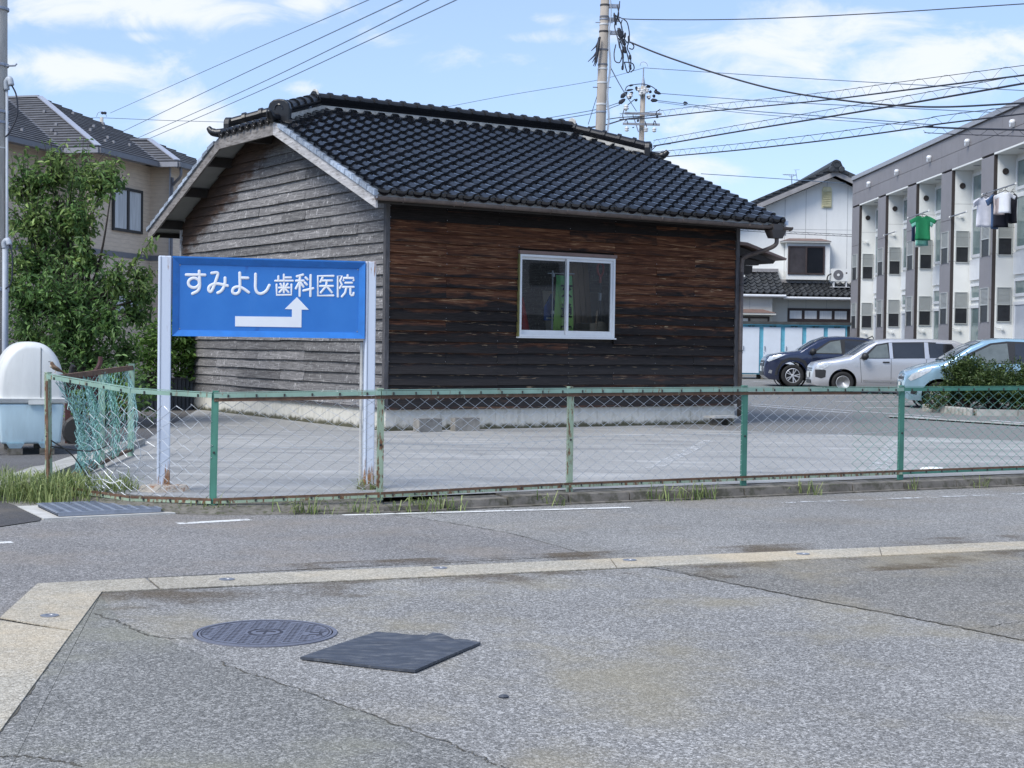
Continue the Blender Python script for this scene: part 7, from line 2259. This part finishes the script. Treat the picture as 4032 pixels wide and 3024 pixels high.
    for (pn, poly, mat, off) in spec['patches']:
        patch(pn, poly, mat, off, (-1, 1) if pn in ('headlight', 'door_window', 'window_surround') else (-1,))
    # windscreen and bonnet details on the upper surface
    def topz(x, y):
        zt = interp(top, x)
        return zt
    x0, x1 = spec['wind']
    for (pn, a, b, mat, off, inset) in (('windscreen', x0 + .05, x1 - .05, M_dgl, .012, .10),):
        m = MB(); nx, ny = 10, 12
        for i in range(nx + 1):
            x = a + (b - a) * i / nx
            zt = interp(top, x)
            rc = min(.13, .4 * (zt - interp(bot, x)))
            ym = hw(x, zt - rc) - rc * .9 + .02
            dzx = (interp(top, x + .02) - interp(top, x - .02)) / .04
            nl = Vector((-dzx, 0, 1)).normalized()
            for j in range(ny + 1):
                y = -ym + 2 * ym * j / ny
                zc = zt - (zt - (zt - rc + rc * .86)) * (y / ym) ** 2
                m.v.append((x + nl.x * off, y, zc + nl.z * off))
        for i in range(nx):
            for j in range(ny):
                q = i * (ny + 1) + j
                m.f.append((q, q + ny + 1, q + ny + 2, q + 1))
        m.build(pn, mat, car, smooth=True)
    # wheels
    for wx in spec['wheels']:
        for s in (-1, 1):
            wr = spec['tr']
            Mw = T(wx, s * (W - .10), wr) @ RX(math.pi / 2 * (1 if s < 0 else -1))
            wo = inst(None, 'wheel', car) if False else MB().lathe([(wr * .66, -.10), (wr * .90, -.105), (wr, -.075), (wr, .075), (wr * .93, .10), (wr * .66, .085), (wr * .62, .03), (wr * .62, -.10)], 40, Mw).build('wheel', M_tyre, car, smooth=True)
            rim = MB()
            rr = wr * spec['rimk']
            if spec['rim'] == 'steel':
                rim.lathe([(rr, .088), (rr * .93, .092), (rr * .86, .05), (rr * .80, .03), (rr * .50, .045), (rr * .42, .06), (rr * .36, .03), (0, .03)], 32, Mw)
                o_ = rim.build('rim', M_alloy, wo, smooth=True)
                mm = MB()
                for k in range(14):
                    a = 2 * math.pi * k / 14
                    mm.lathe([(rr * .065, 0), (rr * .055, .004), (0, .004)], 8, Mw @ T(rr * .68 * math.cos(a), rr * .68 * math.sin(a), .041))
                mm.build('vent_holes', M_hub, wo)
                MB().lathe([(rr * .20, 0), (rr * .18, .02), (0, .022)], 16, Mw @ T(0, 0, .031)).build('hub_cap', M_hub, wo)
            else:
                MB().lathe([(rr, .02), (rr * .9, -.02), (0, -.02)], 32, Mw).build('rim_back', M_hub, wo)
                rim.lathe([(rr, .088), (rr * .93, .094), (rr * .90, .06), (rr * .90, .02)], 36, Mw, closed=False)
                rim.lathe([(rr * .22, .05), (rr * .2, .075), (rr * .12, .082), (0, .082)], 18, Mw)
                ns = spec.get('spokes', 5)
                for k in range(ns):
                    for dv_ in (-.10, .10):
                        a = 2 * math.pi * k / ns
                        a0, a1 = a + dv_ * .6, a + dv_ * 2.0
                        p0 = Vector((rr * .18 * math.cos(a0), rr * .18 * math.sin(a0), .068)); p1_ = Vector((rr * .93 * math.cos(a1), rr * .93 * math.sin(a1), .078))
                        tmp = MB(); tmp.bar(p0, p1_, rr * .12, .02)
                        rim.add(tmp.v, tmp.f, Mw)
                rim.build('rim', M_alloy, wo)
    # front face: grille, plate, lower intake
    for (pn, y0, y1, z0, z1, d0, mat) in spec['front']:
        m = MB()
        ny = 8
        for (zz, k) in ((z0, 0), (z1, 1)):
            for j in range(ny + 1):
                y = y0 + (y1 - y0) * j / ny
                xf = 0
                # follow the nose curvature
                while xf < .5 and hw(xf, zz) < abs(y): xf += .01
                while xf < .6 and interp(top, xf) < zz + .02: xf += .01
                m.v.append((xf - d0, y, zz)); 
        o2 = ny + 1
        m.f = [(j, j + 1, o2 + j + 1, o2 + j) for j in range(ny)]
        m.build(pn, mat, car, smooth=True)
    # mirrors
    for s in (-1, 1):
        mx, mz = spec['mirror']
        MB().tube([(mx - .02, s * (W * .93), mz), (mx + .02, s * (W + .06), mz + .02), (mx + .03, s * (W + .14), mz + .05), (mx + .04, s * (W + .24), mz + .05)], [.03, .06, .105, .07], 10).build('mirror', spec['mirror_mat'], car, smooth=True)
    # seats
    for x in spec.get('seats', ()):
        for y in (-.36, .36):
            o_ = MB().hexa([(x, y - .24, .55), (x + .14, y - .24, .55), (x + .14, y + .24, .55), (x, y + .24, .55), (x + .12, y - .20, 1.10), (x + .22, y - .20, 1.10), (x + .22, y + .20, 1.10), (x + .12, y + .20, 1.10)]).build('seat_back', spec.get('seatmat', M_seatd), car)
            MB().hexa([(x + .15, y - .12, 1.14), (x + .23, y - .12, 1.14), (x + .23, y + .12, 1.14), (x + .15, y + .12, 1.14), (x + .17, y - .11, 1.30), (x + .24, y - .11, 1.30), (x + .24, y + .11, 1.30), (x + .17, y + .11, 1.30)]).build('headrest', spec.get('seatmat', M_seatd), car)
    for (pn, pts, r_, mat) in spec.get('bars', ()):
        MB().tube(pts, r_, 6).build(pn, mat, car)
    return car

M_dgl = pm('windscreen_glass', (.20, .26, .34), .04, .35, spec=.9, var=.15, vs=1)
M_cg = pm('side_glass', (.16, .18, .18), .05, .15, spec=.8, var=.45, vs=1.3)
M_cgl = pm('light_side_glass', (.15, .17, .16), .05, .1, spec=.8, var=.4, vs=1.5)
M_cgd = pm('privacy_side_glass', (.022, .024, .028), .05, spec=.8, var=.4, vs=1.5)

navy, silver, sky_b = paint('navy_paint', (.022, .032, .075), .35, .25), paint('silver_paint', (.62, .625, .65), .55, .32), paint('light_blue_paint', (.34, .52, .63), .45, .26)
# compact SUV
make_car('parked_car', 'dark navy compact SUV parked farthest, in front of the lockers', (A(3018, 1500, 46.9).x, 47.85, zlot(47.8)), R(-3), dict(
    L=4.18, W=1.76, roof=1.58, belt=.98, tum=.17, paint=navy, tr=.345, arch=.43, rimk=.66, rim='alloy', wheels=(.86, 3.42), mirror=(1.42, 1.05), mirror_mat=M_trim, wind=(1.10, 1.95), seats=(1.75,),
    top=[(0, .66), (.04, .84), (.10, .92), (.25, 1.0), (.6, 1.07), (1.08, 1.13), (1.3, 1.27), (1.6, 1.45), (1.9, 1.555), (2.3, 1.585), (2.9, 1.57), (3.4, 1.50), (3.85, 1.30), (4.06, 1.05), (4.15, .9), (4.18, .7)],
    bot=[(0, .34), (.15, .22), (.5, .20), (3.7, .21), (4.18, .4)],
    wid=[(0, .66), (.05, .76), (.15, .86), (.35, .94), (.7, .99), (1.2, 1.0), (3.4, 1.0), (3.9, .94), (4.18, .78)],
    patches=[('window_surround', [(1.34, 1.03), (1.98, 1.44), (2.5, 1.50), (3.1, 1.46), (3.62, 1.26), (3.3, 1.08), (2.4, 1.02)], M_trim, .003),
             ('door_window', [(1.50, 1.055), (2.0, 1.40), (2.30, 1.45), (2.34, 1.05)], M_cgl, .007), ('door_window', [(2.44, 1.06), (2.44, 1.45), (3.0, 1.42), (3.28, 1.27), (3.15, 1.10)], M_cgd, .007),
             ('headlight', [(.07, .80), (.16, .93), (.46, .99), (.62, .985), (.36, .86), (.14, .77)], M_lamp, .007),
             ('arch_trim', [(.39, .34), (.42, .52), (.55, .72), (.74, .82), (.98, .82), (1.16, .74), (1.30, .52), (1.34, .33), (1.42, .33), (1.38, .58), (1.22, .82), (1.0, .90), (.72, .90), (.50, .79), (.35, .55), (.31, .36)], M_trim, .008),
             ('sill_trim', [(1.40, .23), (1.40, .34), (2.95, .34), (2.95, .23)], M_trim, .008),
             ('fog_lamp', [(.12, .42), (.16, .52), (.24, .50), (.22, .40)], M_chrome, .008),
             ('door_seam', [(2.385, .34), (2.385, 1.03), (2.395, 1.03), (2.395, .34)], M_hub, .005), ('door_seam', [(1.44, .34), (1.44, 1.03), (1.45, 1.03), (1.45, .34)], M_hub, .005),
             ('door_handle', [(2.12, .90), (2.12, .94), (2.30, .945), (2.30, .905)], M_trim, .02)],
    front=[('grille', -.52, .52, .62, .80, .012, M_trim), ('number_plate', -.17, .17, .47, .63, .03, M_plate), ('lower_intake', -.50, .50, .34, .46, .014, M_trim), ('badge_bar', -.30, .30, .72, .74, .02, M_chrome)],
    bars=[('shark_fin', [(3.25, 0, 1.52), (3.42, 0, 1.60), (3.46, 0, 1.52)], .02, M_trim)]))
# silver estate van
make_car('parked_car', 'silver estate van with black bumper corner, middle of the three cars', (A(3212, 1500, 41.4).x, 42.35, zlot(42.3)), R(-3), dict(
    L=4.25, W=1.69, roof=1.52, belt=.93, tum=.13, paint=silver, tr=.295, arch=.375, rimk=.64, rim='steel', wheels=(.80, 3.35), mirror=(1.33, .97), mirror_mat=M_trim, wind=(1.02, 1.72), seats=(1.75,),
    top=[(0, .60), (.04, .76), (.12, .84), (.3, .89), (.7, .96), (1.0, 1.02), (1.2, 1.15), (1.5, 1.35), (1.72, 1.46), (2.1, 1.515), (3.2, 1.525), (3.8, 1.50), (4.05, 1.42), (4.18, 1.1), (4.24, .9), (4.25, .6)],
    bot=[(0, .26), (.12, .20), (.5, .19), (3.7, .20), (4.25, .34)],
    wid=[(0, .72), (.05, .82), (.15, .90), (.35, .96), (.7, .99), (1.2, 1.0), (3.6, 1.0), (4.1, .96), (4.25, .86)],
    patches=[('window_surround', [(1.24, .955), (1.68, 1.345), (2.0, 1.405), (3.05, 1.43), (3.30, 1.42), (3.05, .985), (2.0, .965)], M_trim, .003), ('door_window', [(1.38, .975), (1.70, 1.31), (1.98, 1.36), (2.03, .985)], M_cgl, .007), ('door_window', [(2.16, .985), (2.13, 1.38), (2.95, 1.40), (2.97, .99)], M_cgd, .007),
             ('rear_window', [(3.12, .995), (3.10, 1.40), (3.72, 1.38), (3.95, 1.02)], M_cgd, .007), ('pillar', [(2.05, .97), (2.02, 1.40), (2.11, 1.40), (2.14, .97)], silver, .010), ('pillar', [(2.99, .97), (2.97, 1.42), (3.08, 1.42), (3.11, .97)], silver, .010),
             ('headlight', [(.08, .66), (.12, .80), (.38, .84), (.52, .83), (.40, .72), (.24, .64)], M_lamp, .007),
             ('bumper_corner', [(.07, .44), (.06, .64), (.30, .64), (.34, .62), (.33, .44), (.22, .40)], M_trim, .008),
             ('door_seam', [(1.30, .30), (1.24, .96), (1.25, .96), (1.31, .30)], M_hub, .005), ('door_seam', [(2.09, .28), (2.08, .96), (2.09, .96), (2.10, .28)], M_hub, .005), ('door_seam', [(3.0, .5), (3.03, .96), (3.04, .96), (3.01, .5)], M_hub, .005),
             ('sill_moulding', [(1.34, .33), (1.34, .37), (2.98, .36), (2.98, .32)], M_chrome, .012), ('side_lamp', [(1.12, .74), (1.12, .77), (1.19, .77), (1.19, .74)], M_lamp, .01),
             ('door_handle', [(1.86, .84), (1.86, .88), (2.04, .885), (2.04, .845)], M_trim, .02)],
    front=[('grille', -.45, .45, .60, .63, .012, M_trim), ('grille', -.45, .45, .655, .685, .012, M_trim), ('number_plate', -.17, .17, .42, .58, .03, M_plate), ('lower_intake', -.42, .42, .26, .36, .014, M_trim)]))
# pale blue hatchback
make_car('parked_car', 'pale metallic blue hatchback nearest, half hidden by the shrubs', (A(3580, 1500, 32.6).x, 33.35, zlot(33)), R(-6), dict(
    L=3.65, W=1.665, roof=1.54, belt=.95, tum=.15, paint=sky_b, tr=.288, arch=.36, rimk=.68, rim='alloy', spokes=7, wheels=(.70, 3.14), mirror=(1.33, 1.0), mirror_mat=sky_b, wind=(.80, 1.62), seats=(1.72,), seatmat=M_seat,
    top=[(0, .58), (.03, .72), (.08, .80), (.25, .88), (.5, .96), (.8, 1.02), (1.05, 1.18), (1.35, 1.37), (1.62, 1.49), (2.0, 1.54), (2.8, 1.53), (3.3, 1.46), (3.5, 1.25), (3.6, .95), (3.65, .6)],
    bot=[(0, .24), (.12, .18), (.5, .17), (3.2, .18), (3.65, .36)],
    wid=[(0, .62), (.05, .74), (.12, .82), (.3, .92), (.6, .98), (1.0, 1.0), (3.0, 1.0), (3.4, .94), (3.65, .80)],
    patches=[('window_surround', [(1.02, .985), (1.30, 1.20), (1.75, 1.42), (2.1, 1.465), (3.0, 1.44), (3.32, 1.2), (3.1, 1.02), (2.0, .98)], M_trim, .003), ('door_window', [(1.40, 1.0), (1.44, 1.22), (1.78, 1.385), (2.10, 1.42), (2.14, 1.0)], M_cgl, .007), ('quarter_glass', [(1.10, 1.0), (1.34, 1.18), (1.33, 1.0)], M_cgl, .007), ('door_window', [(2.26, 1.0), (2.26, 1.42), (2.95, 1.40), (3.16, 1.2), (3.05, 1.03)], M_cgd, .007),
             ('headlight', [(.07, .64), (.14, .74), (.42, .87), (.56, .885), (.50, .80), (.30, .68), (.12, .59)], M_lamp, .007),
             ('door_seam', [(2.20, .25), (2.20, .98), (2.21, .98), (2.21, .25)], M_hub, .005), ('door_seam', [(1.12, .28), (1.08, .98), (1.09, .98), (1.13, .28)], M_hub, .005), ('fog_recess', [(.12, .32), (.13, .44), (.26, .44), (.24, .30)], M_trim, .008)],
    front=[('grille', -.36, .36, .60, .70, .014, M_chrome), ('grille_slot', -.30, .30, .62, .68, .022, M_trim), ('number_plate', -.165, .165, .40, .56, .03, M_plate), ('lower_intake', -.40, .40, .24, .36, .014, M_trim), ('badge', -.06, .06, .69, .75, .03, M_chrome)],
    bars=[('wiper', [(.82, -.6, 1.045), (.86, -.2, 1.07), (.84, .1, 1.06)], .012, M_trim), ('wiper', [(.82, -.1, 1.05), (.86, .3, 1.07), (.84, .55, 1.05)], .012, M_trim)]))

# ------------------------------------------------------------------ shrubs with stone edging on the right
M_jun = leaf_mat('box_leaf', (.018, .045, .014), (.075, .115, .03), .15)
def hedge(label, px, py, Y, rx, h, seed, n=5200):
    c = A(px, py, Y)
    s = thing('clipped_shrub', label, 'shrub', (c.x, Y, zlot(Y) + .1), 0, 'shrubs in the stone-edged bed')
    r2 = random.Random(seed)
    mm, st = MB(), MB()
    for k in range(16):
        a = r2.uniform(0, 6.28); rr = rx * .72 * math.sqrt(r2.random())
        q = Vector((math.cos(a) * rr, math.sin(a) * rr * .6, h * r2.uniform(.22, .86) * (1 - .35 * (rr / rx) ** 2)))
        st.tube([(r2.gauss(0, .08), r2.gauss(0, .08), -.1), (q.x * .6, q.y * .6, q.z * .4), tuple(q)], [.025, .015, .006], 4)
        for e in range(int(n / 16 / 9 * 2.6)):
            v = blob_pts(q, h * .30, 1, .95, .35, r2)[0]
            dirv = (v - Vector((q.x * .4, q.y * .4, q.z * .3))).normalized()
            for w2 in range(9):
                p = v + dirv * (w2 * .012) + Vector((r2.gauss(0, .018), r2.gauss(0, .018), r2.gauss(0, .018)))
                leaves(mm, [p], .055, -.5, r2, .55)
    for k in range(34):      # stray shoots
        a = r2.uniform(0, 6.28)
        p = Vector((math.cos(a) * rx * .7 * r2.random(), math.sin(a) * rx * .4, h * r2.uniform(.8, 1.0)))
        for w2 in range(7): leaves(mm, [p + Vector((r2.gauss(0, .01), r2.gauss(0, .01), w2 * .02))], .045, -.9, r2, .45)
    st.build('stems', M_bark, s)
    mm.build('foliage', M_jun, s, kind='stuff')
hedge('rounded olive-green shrub in front of the pale blue car door', 3795, 1560, 30.9, .80, .96, 21)
hedge('lower green shrub between the rounded one and the frame edge', 3925, 1560, 30.5, .70, .84, 22, 3600)
hedge('shrub cut by the right frame edge behind the fence', 4070, 1560, 30.4, .85, .98, 23, 4200)
edg = thing('stone_edging', 'low edging of upright grey stones around the shrub bed', 'edging', (0, 0, 0))
pts = [A(3642, 1617, 31.4), A(3820, 1634, 29.7)]
for k in range(13):
    p = pts[0].lerp(pts[1], k / 12)
    z = zlot(p.y)
    MB().lathe([(.062, 0), (.062, .12 + rnd.uniform(-.01, .01)), (.045, .145), (0, .15)], 10, T(p.x, p.y, z)).build('edging_stone', M_conc, edg)
for k in range(12):
    p = pts[0] + Vector((.02 + .13 * k, .35 + .45 * k * .0 + .1 * k * 0, 0))
    MB().lathe([(.062, 0), (.062, .11), (.045, .135), (0, .14)], 10, T(p.x + .1, 31.7 + .01 * k, zlot(31.5))).build('edging_stone', M_conc, edg)
bed = struct(MB().hexa([(pts[0].x + .05, pts[0].y + .05, .0), (pts[1].x + .05, pts[1].y + .06, .0), (14, pts[1].y + .3, .0), (14, 32.2, .0), (pts[0].x + .05, pts[0].y + .05, .20), (pts[1].x + .05, pts[1].y + .06, .20), (14, pts[1].y + .3, .20), (14, 32.2, .20)]).build('planting_bed', M_soil))
p = A(3822, 1634, 29.7)
kb = struct(bpy.data.objects.new('bed_kerb', None)); col.objects.link(kb)
for k in range(6):
    MB().box(p.x + .1 + k * .8, 29.62 - .02 * k, .05, p.x + .89 + k * .8, 29.82 - .02 * k, .23).build('kerb_stone', M_conc, kb)
q = G(3672, 1852, .1)
tag(MB().lathe([(.09, 0), (.09, .012), (.07, .03), (.03, .036), (0, .036)], 16, T(q.x, q.y, .1) @ Matrix.Scale(1.5, 4, (1, 0, 0))).build('white_marker', M_ww), 'small flat white marker on the lot behind the green fence post', 'marker')
# ------------------------------------------------------------------ house across the road, out of frame: mirrored in the timber house's window
nd = Vector((.92715, -.3747, 0)); nsd = Vector((.3747, .92715, 0))
NP = Vector((.82, 23.5, 0)) + nd * 40
nh = thing('neighbour_house', 'grey house across the road mirrored dimly in the left window pane', 'house', NP, math.atan2(nsd.y, nsd.x))
M_nw = pm('grey_render_wall', (.30, .30, .30), .85, var=.08, vs=1)
MB().box(-7, -8, 0, 7, 0, 6.2).build('wall', M_nw, nh)
MB().prism([(-7.5, 6.2), (7.5, 6.2), (0, 8.6)], (0, .5, 0), (1, 0, 0), (0, 0, 1), (0, -9, 0)).build('roof', M_slate, nh)
MB().box(-1.5, .001, 3.9, -.25, .05, 4.85).build('window', M_dglass, nh)
for k in range(9): MB().box(-7 + k * 1.5, 2.0, .0, -5.52 + k * 1.5, 2.05, 2.6).build('fence_panel', M_lroof, nh)
